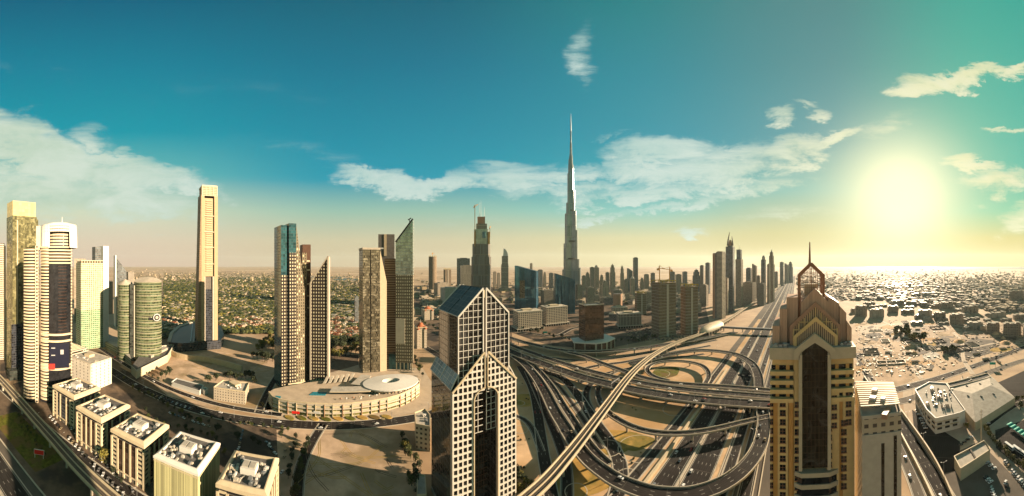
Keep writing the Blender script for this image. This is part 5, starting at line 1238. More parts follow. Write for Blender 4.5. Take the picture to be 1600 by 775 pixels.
# slanted blue glass blocks
t = T('glass_block', 'big blue glass block with a slanting roofline', 'glass tower', 820, 1040, -14); X, Z = t.X, t.Z
p = [(X(804), 0), (X(837.5), 0), (X(837.5), 40), (X(804), 40)]; mb = MB(); mb.prism(p, 0, [Z(415), Z(424), Z(424), Z(415)]); t.part('glazing', mb, ['f_blue_stripe', 'black_metal'])
mb = MB(); mb.box(X(812), X(820), -.6, 0, Z(466), Z(438)); t.part('reflection_bay', mb, 'f_speckle')
t = T('glass_block', 'second dark blue glass block, leaning and curved, before the spire tower', 'glass tower', 884, 1000, 12); X, Z = t.X, t.Z
mb = MB(); p = arc_poly(X(868), X(899), 2, 5, 36); mb.prism(p, 0, [Z(427) - max(0, (q[0] - X(868))) * .32 for q in p]); t.part('glazing', mb, ['f_blue_stripe', 'black_metal'])
# white framed low blocks
def low_block(label, cx, by, wpx, top, yaw, m='f_white_frame', podium=True):
    d = base_d(by); t = T('low_block', label, 'office block', cx, d, yaw, 'low office blocks in the square'); w = wpx * t.s / (cos(R(yaw)) + .6 * abs(sin(R(yaw)))); a = w / 2; h = t.Z(top); dp = w * .6
    mb = MB(); mb.box(-a, a, 0, dp, 6, h - 2); t.part('wall', mb, [m, 'roof_pale'])
    mb = MB(); mb.box(-a - .8, a + .8, -.8, dp + .8, h - 2, h); t.part('cornice', mb, ['pale_concrete', 'roof_pale'])
    mb = MB(); mb.box(-a * .5, a * .3, dp * .3, dp * .7, h, h + 4); t.part('penthouse', mb, 'cream')
    roof_gear(t.r, -a * .9, a * .9, 2, dp - 2, h, 6, int(cx))
    if podium:
        mb = MB(); mb.box(-a * 1.15, a * 1.15, -5, dp + 3, 5, 6.5); t.part('arcade_roof', mb, 'pale_concrete')
        for k in range(11): mb = MB(); x = -a * 1.12 + k * a * .224; mb.box(x - .5, x + .5, -4.8, -3.8, 0, 5); t.part('arcade_column', mb, 'pale_concrete')
        mb = MB(); mb.box(-a * 1.05, a * 1.05, -2, dp, 0, 5); t.part('ground_floor', mb, 'dark_glass')
    return t
low_block('white framed block left of the pair in the square', 829, 516, 47, 486, 24)
low_block('white framed block right of the pair, set a little back', 871, 508, 43, 479, 28)
low_block('colonnaded block right of the bronze cube', 985, 512, 40, 490, 14, 'f_ribs')
low_block('low grey block between the bronze cube and the colonnade', 958, 505, 14, 490, -10, 'f_far_c', False)
low_block('white roofed block behind the colonnaded one', 970, 497, 26, 480, 20, 'f_white_frame', False)
t = T('bronze_cube', 'bronze glass cube on a white rimmed podium beside the topmost flyover', 'glass office', 930, 585, 28); X, Z = t.X, t.Z
mb = MB(); mb.box(-22, 20, 0, 30, 0, Z(477)); t.part('glazing', mb, ['f_bronze', 'roof_grey']); parapet(t.r, [(-22, 0), (20, 0), (20, 30), (-22, 30)], Z(477), 1.6, .8, 'concrete')
mb = MB(); p = [(-44, 4), (-10, -22), (14, -22), (42, -6), (42, 34), (-36, 34)]; mb.prism(p, 0, 17); t.part('podium', mb, ['f_bronze', 'white_paint'])
mb = MB(); mb.prism([(a * 1.03, b * 1.03) for a, b in p], 17, 19); t.part('podium_rim', mb, ['white_paint', 'white_paint'])
for i in range(4):
    a, b = Vector(p[i]), Vector(p[i + 1]); 
    for f in (.02, .5, .98): c = a.lerp(b, f); mb = MB(); mb.obox((c.x, c.y), math.atan2((b - a).y, (b - a).x), 1.6, 1.6, 0, 17); t.part('podium_pier', mb, 'pale_concrete')
# raw concrete towers with cranes
t = tower('tall raw concrete tower with yellow formwork, larger of the two by the metro', 1037, 38, 438, base_d(524), 'raw', 'f_unfinished', 32)
crane(t.r, -8, 6, t.Z(438), t.Z(418), 16, 10, m='tan_orange'); crane(t.r, 14, -4, t.Z(438), t.Z(420), 20, 160, 3, m='tan_orange')
tower('raw concrete tower nearer the metro station', 1077, 27, 444, base_d(521), 'raw', 'f_unfinished', 30)
tower('short raw concrete tower behind the colonnaded block', 1001, 18, 456, base_d(491), 'raw', 'f_unfinished', 20)
# tall towers along the highway
t = tower('broad pale tower closest to the metro station', 1124, 20, 394, base_d(497), 'box', 'f_far_a', -30)
mb = MB(); a = 10 * t.s * .8; mb.box(-a - 1, -a + 7, -a * .8, a * .8, 0, t.Z(396)); t.part('side_slab', mb, 'brown_panel'); mb = MB(); mb.box(-a * .1, a + 1, -a * .82, a * .5, 0, t.Z(393)); t.part('pale_bay', mb, ['f_banded_fine', 'roof_pale'])
t = tower('dark tower with two curved horns on its crown', 1141, 14, 384, base_d(488), 'box', 'f_far_c', -20); Z = t.Z
for sg, top in ((-1, 363), (1, 369)):
    mb = MB(); pr = None
    for k in range(7):
        f = k / 6; pt = Vector((sg * (9 - 7 * f ** 2) if sg < 0 else 9 - 3 * f ** 2, 0, Z(384) + f * (Z(top) - Z(384))))
        if pr: mb.bar(pr, pt, 6.5 - 5 * f)
        pr = pt
    t.part('horn', mb, 'dark_concrete')
mb = MB(); mb.ngon(0, 0, 7, 7, Z(384), Z(375), 8, 0, 0, .5); t.part('crown', mb, 'brown_panel')
tower('white grid slab at the foot of the horned tower', 1134, 9, 433, base_d(491), 'box', 'f_white_frame', -20)
t = tower('raw topped tower with a mast right of the horned tower', 1155, 12, 404, base_d(479), 'box', 'f_far_b', -24); mb = MB(); mb.box(-9, 9, -7, 7, t.Z(405), t.Z(390)); t.part('crown', mb, ['f_far_c', 'roof_grey']); antenna(t.r, 0, 0, t.Z(390), t.Z(381), 2)
tb = [(1170, 9, 418, 1400, 'box', 'f_far_c', 'dark mid-height block right of the masted tower'), (1179, 8, 412, 1450, 'slant', 'f_far_b', 'narrow gable-topped tower between two dark blocks'), (1185, 6, 430, 1300, 'box', 'f_far_a', 'low grey block before the next pair'),
      (1193, 8, 399, 1420, 'dome', 'f_far_c', 'grey tower with a rounded cap'), (1205.5, 10, 390, 1330, 'step', 'f_far_b', 'tallest stepped tower of the far highway group'), (1201, 5, 412, 1280, 'box', 'f_far_d', 'slim slab left of the stepped highway tower'),
      (1221.5, 6, 409, 2300, 'box', 'f_far_c', 'lone dark tower far down the highway'), (1229, 7, 411, 2600, 'slant', 'f_far_a', 'slanted tower of the last pair before the lantern'), (1235, 8, 408, 2700, 'step', 'f_far_c', 'last and farthest stepped tower before the lantern'),
      (1213, 5, 424, 2000, 'box', 'f_far_a', 'small block between the stepped and the lone tower'), (1106, 8, 410, 1700, 'box', 'f_far_c', 'blue-grey tower left of the broad pale tower'), (1097, 7, 414, 1800, 'box', 'f_far_a', 'grey box tower second left of the broad pale tower'),
      (1088, 12, 420, 1750, 'step', 'f_far_c', 'wide stepped block behind the raw towers'), (1100, 14, 444, 1200, 'box', 'f_far_b', 'low wide block under the grey box tower'), (1050, 9, 424, 1900, 'box', 'f_far_a', 'grey slab behind the taller raw tower'),
      (1060, 10, 428, 1700, 'box', 'f_far_b', 'pale slab between the two raw towers'), (1070, 8, 424, 2100, 'box', 'f_far_c', 'dark slab peeping over the raw tower'), (993, 8, 402, 1900, 'box', 'f_far_c', 'flat-topped dark tower, tallest of the central cluster'),
      (984, 9, 419, 1750, 'slant', 'f_far_c', 'slant-topped tower left of the flat-topped one'), (988, 8, 432, 1500, 'dome', 'f_far_d', 'rounded cream tower at the foot of the flat-topped one'), (972, 6, 414, 1700, 'step', 'f_far_b', 'slim stepped tower with a pointed cap'),
      (957, 9, 412, 1650, 'step', 'f_far_b', 'stately stepped tower left of the pointed one'), (949, 6, 425, 1800, 'box', 'f_far_a', 'plain slab left of the stately stepped tower'), (940, 7, 428, 1550, 'step', 'f_far_b', 'small stepped tower in the cluster centre'),
      (932, 8, 414, 2000, 'dome', 'f_far_b', 'domed tower of the left cluster'), (925, 7, 417, 1950, 'box', 'f_far_a', 'square tower beside the domed one'), (918, 8, 424, 1700, 'step', 'f_far_b', 'stepped tower right of the spire tower'),
      (912, 6, 430, 1600, 'box', 'f_far_b', 'short slab at the right foot of the spire tower'), (830, 4, 411, 2400, 'box', 'f_far_a', 'twisted far slab behind the blue block'), (844, 8, 421, 2000, 'box', 'f_far_c', 'grey slab right of the blue block'),
      (851, 5, 424, 2100, 'step', 'f_far_b', 'slim stepped tower right of the blue block'), (861, 7, 426, 1900, 'box', 'f_far_c', 'dark slab left of the leaning block'), (871, 5, 430, 1800, 'box', 'f_far_a', 'slab behind the leaning block'),
      (1010, 8, 428, 1800, 'box', 'f_far_b', 'slab right of the flat-topped tower'), (1020, 7, 426, 2000, 'box', 'f_far_a', 'grey slab left of the taller raw tower'), (1003, 6, 433, 1700, 'step', 'f_far_b', 'low stepped tower above the short raw tower'),
      (922, 14, 448, 1150, 'box', 'f_far_b', 'low broad block at the right of the leaning block'), (963, 16, 452, 1250, 'box', 'f_far_a', 'low broad block below the stately tower'), (905, 10, 444, 1250, 'box', 'f_far_b', 'low block at the spire tower foot'),
      (1015, 18, 455, 1150, 'box', 'f_far_b', 'broad low block beside the raw tower'), (965, 18, 459, 1020, 'round', 'brown_panel', 'round brick-red drum below the cluster'), (945, 12, 437, 1400, 'step', 'f_far_d', 'stubby stepped block in the cluster'),
      (978, 7, 436, 1450, 'box', 'f_far_a', 'stubby slab under the pointed tower'), (855, 20, 452, 1100, 'box', 'f_far_b', 'low brown block between the two glass blocks'), (703, 30, 448, 1250, 'box', 'roof_pale', 'wide pale hall left of the stepped skyscraper'),
      (690, 24, 441, 1500, 'box', 'f_far_b', 'low shops under the round brown tower'), (813, 14, 452, 1200, 'box', 'f_far_a', 'low hall at the foot of the blue block'), (1170, 22, 440, 1250, 'box', 'f_far_b', 'low pale podium below the dark mid-height block'), (1190, 14, 442, 1220, 'box', 'f_far_a', 'low podium below the rounded grey tower')]
for cx, w, top, d, kind, m, lab in tb: tower(lab, cx, w, top, d, kind, m, -24 if cx > 1095 else 24)
tower('slim dark block behind the slanted tower pair', 557, 7, 462, 820, 'box', 'f_far_c', 15)

# two domed mansion-style blocks by the highway bend
for lab, cx, by, wpx, top, hh in (('cream apartment block with red domed roof left of the lattice tower', 659, 544, 22, 512, 0), ('farther cream block with red roof beside the eaves of the lattice tower', 670, 500, 22, 484, 0)):
    t = T('mansion_block', lab, 'apartment block', cx, base_d(by), 20); a = wpx * t.s * .38; h = t.Z(top)
    mb = MB(); mb.box(-a, a, 0, a * 1.4, 0, h); t.part('wall', mb, ['f_villa', 'roof_pale'])
    for k in (-1, 1): mb = MB(); mb.box(k * a * .7 - 3, k * a * .7 + 3, -1.8, 3, 0, h - 3); t.part('bay', mb, ['f_villa', 'cream']); mb = MB(); mb.ngon(k * a * .7, .6, 4, 4, h - 3, h + 4, 10, 0, 0, .1); t.part('turret_roof', mb, 'terracotta')
    mb = MB(); mb.box(-a - 1, a + 1, -2.4, a * 1.4 + 1, h, h + 1); t.part('cornice', mb, 'cream')
    mb = MB(); mb.ngon(0, a * .7, a * .8, a * .6, h + 1, h + 9, 16, 0, 0, .35); t.part('roof', mb, 'terracotta'); antenna(t.r, 0, a * .7, h + 9, h + 16, 1)

# white blocks on the bend and the sand yards
def pxblock(name, label, cat, pts, h, m, rm='roof_pale', par=True, gear=0, group=None):
    v = [P(a, b, h) for a, b in pts]; c = sum(v, Vector()) / len(v); c.z = 0; t = thing(name, label, cat, c, 0, group); pl = [(k.x - c.x, k.y - c.y) for k in v]
    ar = sum(pl[i][0] * pl[(i + 1) % len(pl)][1] - pl[(i + 1) % len(pl)][0] * pl[i][1] for i in range(len(pl)))
    if ar < 0: pl = pl[::-1]
    mb = MB(); mb.prism(pl, 0, h, 0, None); mb.build('wall', m, t); mb = MB(); mb.prism([(a * .985, b * .985) for a, b in pl], h - .3, h + .1); mb.build('roof', rm, t)
    if par: parapet(t, pl, h, 1.4, .7, 'cream' if m != 'white_paint' else 'white_paint')
    if gear:
        xs = [a for a, _ in pl]; ys = [b for _, b in pl]; k = .42; roof_gear(t, min(xs) * k, max(xs) * k, min(ys) * k, max(ys) * k, h + .1, gear, int(pts[0][0]))
    return t, pl
t, pl = pxblock('clinic_block', 'square cream three-storey building alone beside the city road', 'building', [(334, 606), (349, 595), (389, 599), (383, 613)], 15, 'f_villa', gear=7)
mb = MB(); mb.box(-9, 6, 0, 9, 15, 18); mb.build('penthouse', 'cream', t)
pxblock('walled_villa', 'low dark-roofed villa with a white rim in the sand yard', 'villa', [(268, 598), (276, 592), (318, 603), (312, 612)], 5, 'white_paint', 'roof_grey')
pxblock('round_pavilion', 'small white pavilion beside the dark-roofed villa', 'pavilion', [(316, 608), (321, 606), (325, 609), (320, 612)], 5, 'white_paint')
pxblock('white_apartments', 'white stepped block pressed against the left side of the lattice tower', 'building', [(650, 664), (648, 646), (664, 640), (672, 650), (672, 668)], 22, 'f_office', gear=4)
pxblock('site_office', 'pale shed at the foot of the lattice tower', 'shed', [(652, 742), (664, 745), (666, 775), (652, 775)], 6, 'cream')

# ------------------------------------------------------------------ metro station and footbridge
t = thing('metro_station', 'golden shell-roofed metro station over the viaduct beside the highway', 'metro station', W(705, 210), RS + R(-8))
mb = MB(); n, m_ = 18, 12; L_, wd, ht_ = 62, 17, 12
def sh(i, j): u = -1 + 2 * i / n; a = pi * j / m_; k = max(0, 1 - abs(u) ** 2.6) ** .5; return (u * L_, wd * k * cos(a) * (1 + .1 * sin(3 * u)), 9 + (ht_ * k + 1.5) * sin(a))
for i in range(n):
    for j in range(m_): mb.face([sh(i, j), sh(i + 1, j), sh(i + 1, j + 1), sh(i, j + 1)])
mb.build('shell_roof', 'roof_shell_gold' if 'roof_shell_gold' in M else 'cream', t, True)
mb = MB(); mb.prism([(-45, -13), (45, -13), (45, 13), (-45, 13)], 3, 9.5); mb.build('concourse', ['dark_glass', 'concrete'], t)
for k in range(7):
    mb = MB(); mb.box(-46 + k * 15, -44 + k * 15, -14, -12, 0, 10); mb.build('column', 'concrete', t)
t = thing('footbridge', 'long enclosed footbridge crossing the highway from the metro station', 'footbridge', (0, 0, 0))
a, b = P(1124, 512, 8), P(1215, 516, 8); mb = MB(); mb.bar((a.x, a.y, 9.5), (b.x, b.y, 9.5), 5, 0, 4); mb.build('deck', 'f_far_c', t)
mb = MB(); mb.bar((a.x, a.y, 12), (b.x, b.y, 12), 6, 0, .8); mb.build('roof', 'steel', t)
for k in range(6): c = a.lerp(b, .08 + k * .165); mb = MB(); mb.ngon(c.x, c.y, 1.2, 1.2, 0, 7.6, 8, 0, 0); mb.build('pier', 'concrete', t)

# ------------------------------------------------------------------ buildings on the right
t, pl = pxblock('corner_building', 'white flat-roofed building with a rounded corner and a clutter of roof machines', 'building', [(1430, 610), (1452, 598), (1478, 600), (1508, 642), (1500, 646), (1462, 655), (1448, 641)], 15, 'white_paint', 'roof_pale', gear=0)
q = [P(a, b, 15) for a, b in ((1431, 612), (1448, 641), (1462, 655), (1498, 647))]; o = t.location
for z, f in ((4, .0), (8.6, .0)):
    for i in range(3):
        a, b = q[i], q[i + 1]; d = (b - a).normalized(); nn = Vector((d.y, -d.x, 0)); c = (a + b) / 2
        if nn.dot(Vector((c.x, c.y, 0))) > 0: nn = -nn
        L_ = (b - a).length; k = 0; nwin = max(1, int(L_ / 7))
        for k in range(nwin):
            u = a + d * L_ * (k + .2) / nwin + nn * .15 - o; v = a + d * L_ * (k + .8) / nwin + nn * .15 - o; mb = MB(); mb.bar((u.x, u.y, z + 1), (v.x, v.y, z + 1), .3, 0, 2.1); mb.build('window', 'dark_glass', t)
        mb = MB(); u, v = a + nn * .3 - o, b + nn * .3 - o; mb.bar((u.x, u.y, z + 3.1), (v.x, v.y, z + 3.1), .8, 0, .6); mb.build('ledge', 'cream', t)
rr_ = random.Random(4)
for k in range(34):
    c = P(rr_.uniform(1446, 1488), rr_.uniform(606, 642), 15) - o
    if k < 4: w_, h_ = 5, 3.4
    else: w_, h_ = rr_.uniform(1, 3), rr_.uniform(1, 3)
    mb = MB(); mb.obox((c.x, c.y), rr_.uniform(0, .3), w_, w_ * rr_.uniform(.6, 1.4), 15, 15 + h_)
    if rr_.random() < .4: mb.ngon(c.x, c.y, .6, .6, 15, 17 + h_, 8, 0, 0)
    mb.build('air_unit', rr_.choice(['white_paint', 'steel', 'roof_pale']), t)
# warehouse with a hipped fabric roof
A, B, C, D_ = P(1478, 606, 9), P(1524, 660, 9), P(1586, 621, 9), P(1545, 584, 9); c = (A + B + C + D_) / 4; c.z = 0
t = thing('warehouse', 'wide warehouse with a pale creased roof and small skylights', 'warehouse', c); q = [(v.x - c.x, v.y - c.y) for v in (A, B, C, D_)]
ar = sum(q[i][0] * q[(i + 1) % 4][1] - q[(i + 1) % 4][0] * q[i][1] for i in range(4)); q2 = q if ar > 0 else q[::-1]
mb = MB(); mb.prism(q2, 0, 9, 0, None); mb.build('wall', 'cream', t)
a, b, cc, d = [Vector((*k, 9)) for k in q]; r0 = a.lerp(b, .5).lerp(cc.lerp(d, .5), .28) + Vector((0, 0, 5)); r1 = a.lerp(b, .5).lerp(cc.lerp(d, .5), .74) + Vector((0, 0, 5))
mb = MB()
for f in ((a, b, r0), (b, cc, r1, r0), (cc, d, r1), (d, a, r0, r1)): mb.face([tuple(k) for k in f])
mb.build('roof', 'roof_pale', t)
for u, v in ((.2, .35), (.3, .6), (.65, .4), (.72, .65), (.5, .2), (.45, .8)):
    k = a.lerp(b, u).lerp(d.lerp(cc, u), v); z = 9 + 5 * (1 - abs(u - .5) * 2) * min(1, min(v, 1 - v) * 3.4); mb = MB(); mb.obox((k.x, k.y), .6, 4, 1.4, z + .1, z + .9); mb.build('skylight', 'dark_glass', t)
pxblock('annex_roof', 'long narrow lean-to along the far side of the warehouse', 'building', [(1480, 600), (1484, 606), (1548, 590), (1543, 584)], 10, 'beige', 'roof_grey', gear=5)
# boundary shed with mast
t, pl = pxblock('utility_shed', 'cream walled utility shed with a split pale roof in the lot', 'shed', [(1491, 715), (1501, 734), (1547, 704), (1538, 690)], 9, 'cream', 'roof_pale')
a, b = Vector((*pl[0], 9.2)), Vector((*pl[2], 9.2)); m0 = Vector((*pl[0], 0)).lerp(Vector((*pl[3], 0)), .5); m1 = Vector((*pl[1], 0)).lerp(Vector((*pl[2], 0)), .5)
mb = MB(); mb.bar((m0.x, m0.y, 9.6), (m1.x, m1.y, 9.6), 1.4, 0, .9); mb.build('roof_ridge', 'dark_concrete', t)
c = P(1533, 693, 0); t = thing('lattice_mast', 'slim tall radio mast standing behind the utility shed', 'mast', c)
mb = MB(); mb.ngon(0, 0, .55, .55, 0, 33, 8, 0, 0, .5); mb.build('pole', 'cream', t); mb = MB()
for z in (28, 31): 
    for k in range(3): mb.bar((0, 0, z), (1.3 * cos(k * 2.1), 1.3 * sin(k * 2.1), z), .2); mb.ngon(1.3 * cos(k * 2.1), 1.3 * sin(k * 2.1), .25, .25, z - 1, z + 1, 6, 0, 0)
mb.build('aerial', 'steel', t); mb = MB(); mb.ngon(0, 0, 2, 2, 0, .8, 10); mb.build('base', 'concrete', t)
# green parking canopy
a, b = P(1572, 663, 3.2), P(1625, 700, 3.2); t = thing('shade_canopy', 'green fabric parking canopy with scalloped bays', 'canopy', (a.x, a.y, 0))
d = b - a; d.z = 0; L_ = d.length; d.normalize(); nn = Vector((-d.y, d.x, 0)); nb = 9; mb = MB()
for k in range(nb):
    for j in range(6):
        f0, f1 = (k + j / 6) * L_ / nb, (k + (j + 1) / 6) * L_ / nb; z0, z1 = 3 + 1.1 * sin(pi * j / 6), 3 + 1.1 * sin(pi * (j + 1) / 6)
        p0, p1 = d * f0, d * f1; mb.face([(p0.x, p0.y, z0), (p1.x, p1.y, z1), (p1.x + nn.x * 6, p1.y + nn.y * 6, z1 + .6), (p0.x + nn.x * 6, p0.y + nn.y * 6, z0 + .6)])
mb.build('fabric', 'green_canvas', t)
for k in range(nb + 1): p0 = d * (k * L_ / nb) + nn * 5.6; mb = MB(); mb.ngon(p0.x, p0.y, .15, .15, 0, 3.6, 6, 0, 0); mb.build('post', 'steel', t)
# red hoarding on the grass by the metro
c = P(61, 716, 0); t = thing('billboard', 'plain red roadside hoarding on white posts on the grass strip', 'hoarding', c, -(61 - 800) / F + R(-14))
mb = MB(); mb.box(-4.6, 4.6, -.3, .3, 3.2, 7.6); mb.build('frame', 'white_paint', t); mb = MB(); mb.box(-4.3, 4.3, -.42, -.31, 3.5, 7.3); mb.build('panel', 'red_sign', t)
for x in (-3.8, 3.8): mb = MB(); mb.box(x - .2, x + .2, -.2, .2, 0, 3.3); mb.build('post', 'white_paint', t)
# green road sign gantries
for px_, py_, lab in ((1551, 572, 'green direction sign over the sunlit avenue'), (852, 521, 'green direction sign on the access road by the square')):
    c = P(px_, py_ + 3, 0); t = thing('road_sign', lab, 'road sign', c, -(px_ - 800) / F); mb = MB(); mb.box(-5, 5, -.15, .15, 5.5, 9.5); mb.build('panel', 'green_canvas', t)
    for x in (-4.6, 4.6): mb = MB(); mb.box(x - .2, x + .2, .16, .5, 0, 9); mb.build('post', 'steel', t)

# ------------------------------------------------------------------ trees
def crown_mesh(name, m, seed, rx=3.6, rz=3.2, n=420, leaf=.75):
    r = random.Random(seed); mb = MB(); lobes_ = [(r.uniform(-.45, .45) * rx, r.uniform(-.45, .45) * rx, r.uniform(-.35, .5) * rz, r.uniform(.4, .62)) for _ in range(7)]
    for _ in range(n):
        cx, cy, cz, k = r.choice(lobes_); th, u = r.uniform(0, 2 * pi), r.uniform(-1, 1); q = math.sqrt(1 - u * u); f = r.uniform(.62, 1.05)
        d = Vector((q * cos(th), q * sin(th), u)); p = Vector((cx, cy, cz)) + Vector((d.x * rx, d.y * rx, d.z * rz)) * k * f
        nn = (d + Vector((r.uniform(-.7, .7), r.uniform(-.7, .7), r.uniform(-.7, .7)))).normalized()
        a = nn.orthogonal().normalized(); a = a * cos(th * 3) + nn.cross(a) * sin(th * 3); b = nn.cross(a); s_ = leaf * r.uniform(.6, 1.4)
        mb.face([p - a * s_ * .5, p + b * s_ * .5, p + a * s_ * .5, p - b * s_ * .5])
    me = mb.build(name, m); data = me.data; bpy.data.objects.remove(me); return data
def trunk_mesh(h, r=.28):
    mb = MB(); mb.ngon(0, 0, r, r, 0, h, 7, 0, 0, .6)
    for k in range(5): a = k * 1.3; mb.bar((0, 0, h * .75), (1.6 * cos(a), 1.6 * sin(a), h + 1.2), .14)
    o = mb.build('trunk', 'bark'); d = o.data; bpy.data.objects.remove(o); return d
TR = trunk_mesh(2.6)
CR = {k: [crown_mesh('crown', m, 10 * i + j) for j in range(3)] for i, (k, m) in enumerate((('dark', 'leaf_dark'), ('green', 'leaf'), ('gold', 'leaf_gold')))}
CRF = {k: [crown_mesh('crown', m, 90 + 10 * i + j, n=70, leaf=2.0) for j in range(2)] for i, (k, m) in enumerate((('dark', 'leaf_dark'), ('green', 'leaf'), ('gold', 'leaf_gold')))}
NTREE = [0]
def tree(p, kind, size, label, group, rnd, far=False):
    NTREE[0] += 1
    o = bpy.data.objects.new('tree', None); COL.objects.link(o); o.location = p; o.rotation_euler = (0, 0, rnd.uniform(0, 6.28)); o.empty_display_size = 1
    o.scale = (size, size, size * rnd.uniform(.9, 1.2)); tag(o, label, 'tree', group)
    a = bpy.data.objects.new('trunk', TR); a.parent = o; COL.objects.link(a)
    b = bpy.data.objects.new('crown', rnd.choice((CRF if far else CR)[kind])); b.location = (0, 0, 4.6); b.parent = o; COL.objects.link(b)
rt_ = random.Random(77)
def tree_line(pts, n, kind, size, label, group, jit=1.5, far=False):
    w = spline(px(*pts), 3)
    for k in range(n):
        p = w[int((k + .5) / n * (len(w) - 1))] + Vector((rt_.uniform(-jit, jit), rt_.uniform(-jit, jit), 0)); p.z = 0
        kd = kind if isinstance(kind, str) else rt_.choice(kind); tree(p, kd, size * rt_.uniform(.75, 1.25), label, group, rt_, far)
tree_line([(352, 589), (368, 592), (396, 591)], 9, 'dark', 1.35, 'dark tree in the clump behind the lone cream building', 'clump of dark trees behind the cream building', 4)
tree_line([(394, 599), (402, 600)], 2, 'dark', 1.5, 'dark round tree by the ramp up to the podium', 'pair of dark trees by the ramp')
tree_line([(322, 603), (342, 592), (332, 598)], 3, 'dark', 1.3, 'dark tree beside the dark-roofed villa', 'dark trees beside the villa', 2)
tree_line([(252, 592), (262, 588), (270, 584)], 4, 'dark', 1.3, 'dark tree against the podium wall of the oval drums', 'dark trees by the podium wall', 3)
tree_line([(340, 673), (347, 676)], 2, 'dark', 1.0, 'dark tree in the car park left of the nearest roof', 'dark car park trees', 2)
tree_line([(33, 650), (45, 676), (60, 702), (76, 724)], 14, ('gold', 'green'), .45, 'yellow-green shrub tree along the edge of the grass strip', 'shrub trees along the grass strip', 1.5)
tree_line([(30, 640), (34, 668), (42, 700)], 6, ('gold', 'green'), .5, 'shrub tree on the highway side of the grass strip', 'shrub trees on the highway side of the grass', 1.5)
for x, y, k, s_, lab in ((163, 724, 'gold', 1.5, 'tall leafy golden-green tree at the foot of the middle office block'), (312, 664, 'gold', .95, 'golden tree in the paved lot behind the plain block'), (332, 684, 'gold', .9, 'golden tree above the roof of the nearest office block'), (194, 594, 'gold', .7, 'small yellow tree on the road island by the white block'),
                         (371, 688, 'dark', 1.15, 'dark tree over the car park behind the nearest office'), (395, 692, 'dark', 1.0, 'dark tree in the middle of the car park'), (405, 700, 'dark', .9, 'smaller dark tree behind the nearest office roof'), (440, 684, 'dark', .95, 'dark tree near the top of the lot lane'), (415, 738, 'dark', .9, 'dark tree squeezed beside the nearest office'), (350, 712, 'gold', .8, 'yellowish tree between the two nearest offices'), (228, 645, 'dark', .8, 'dark tree between the second and third office'), (290, 655, 'dark', .8, 'dark tree behind the plain block'), (270, 650, 'gold', .7, 'small golden tree by the parked cars behind the offices')):
    tree(P(x, y, 0), k, s_, lab, None, rt_)
tree_line([(482, 692), (475, 712), (468, 740), (462, 775), (458, 800)], 17, ('dark', 'dark', 'green'), .95, 'dark tree in the row along the lane and the vacant lot', 'row of trees beside the lane', 1.6)
tree_line([(466, 684), (455, 715), (449, 760)], 6, 'dark', .8, 'dark tree on the office side of the lot lane', 'trees on the office side of the lane', 1.6)
tree_line([(627, 684), (637, 705), (646, 740), (650, 780)], 16, ('dark', 'green', 'dark'), 1.0, 'tree in the belt between the vacant lot and the lattice tower', 'tree belt left of the lattice tower', 4)
tree(P(632, 703, 0), 'gold', 1.2, 'bright golden tree at the corner of the vacant lot', None, rt_)
tree_line([(404, 548), (420, 542), (437, 546), (432, 538), (408, 534)], 22, ('gold', 'green'), 1.9, 'yellow-green tree in the grove left of the nearer tower pair', 'grove left of the tower pair', 9)
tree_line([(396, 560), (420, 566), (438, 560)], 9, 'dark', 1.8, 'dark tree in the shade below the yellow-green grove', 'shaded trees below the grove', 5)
tree_line([(514, 560), (530, 558), (545, 554), (562, 551)], 12, ('gold', 'gold', 'green'), 1.7, 'golden tree in the row between the two tower pairs', 'golden row between the tower pairs', 4)
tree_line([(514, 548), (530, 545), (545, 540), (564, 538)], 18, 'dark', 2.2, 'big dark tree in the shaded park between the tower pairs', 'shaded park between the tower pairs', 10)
tree_line([(646, 560), (652, 575), (660, 590)], 8, ('dark', 'green'), 1.2, 'tree lining the curb right of the farther tower pair', 'trees right of the farther tower pair', 3)
tree_line([(806, 742), (818, 752), (828, 768), (812, 775), (803, 760)], 14, ('gold', 'green', 'dark'), .85, 'bushy tree at the right foot of the lattice tower', 'bushes at the foot of the lattice tower', 3)
tree_line([(1530, 664), (1546, 652), (1562, 642), (1580, 634), (1600, 624), (1620, 612)], 20, ('green', 'gold'), .95, 'tree in the hedge row along the warehouse side', 'hedge trees along the warehouse', .9)
tree_line([(1540, 676), (1552, 690), (1566, 705), (1582, 722), (1600, 735), (1620, 750)], 26, ('green', 'gold'), .75, 'tree in the thick hedge round the bus yard', 'hedge trees round the bus yard', .8)
tree(P(1510, 672, 0), 'gold', 1.1, 'round golden tree at the corner of the white building', None, rt_); tree(P(1594, 640, 0), 'green', 1.4, 'large rounded tree at the right edge by the warehouse', None, rt_)
tree_line([(1398, 524), (1408, 518), (1420, 526), (1434, 534), (1450, 532)], 24, ('green', 'gold'), 2.0, 'tree in the grove inside the sand fields', 'grove inside the sand fields', 12, True)
tree_line([(1474, 552), (1486, 548), (1496, 546)], 10, 'green', 1.4, 'scrubby tree by the white sheeting in the sand fields', 'scrub trees in the sand fields', 9, True)
tree_line([(985, 530), (1000, 536), (1015, 528)], 8, 'dark', 1.3, 'dark shrub tree beside the raw tower site', 'shrub trees by the raw tower site', 5, True)
tree_line([(805, 508), (830, 520), (855, 512)], 9, 'dark', 1.3, 'dark tree around the white framed blocks', 'trees round the white framed blocks', 6, True)

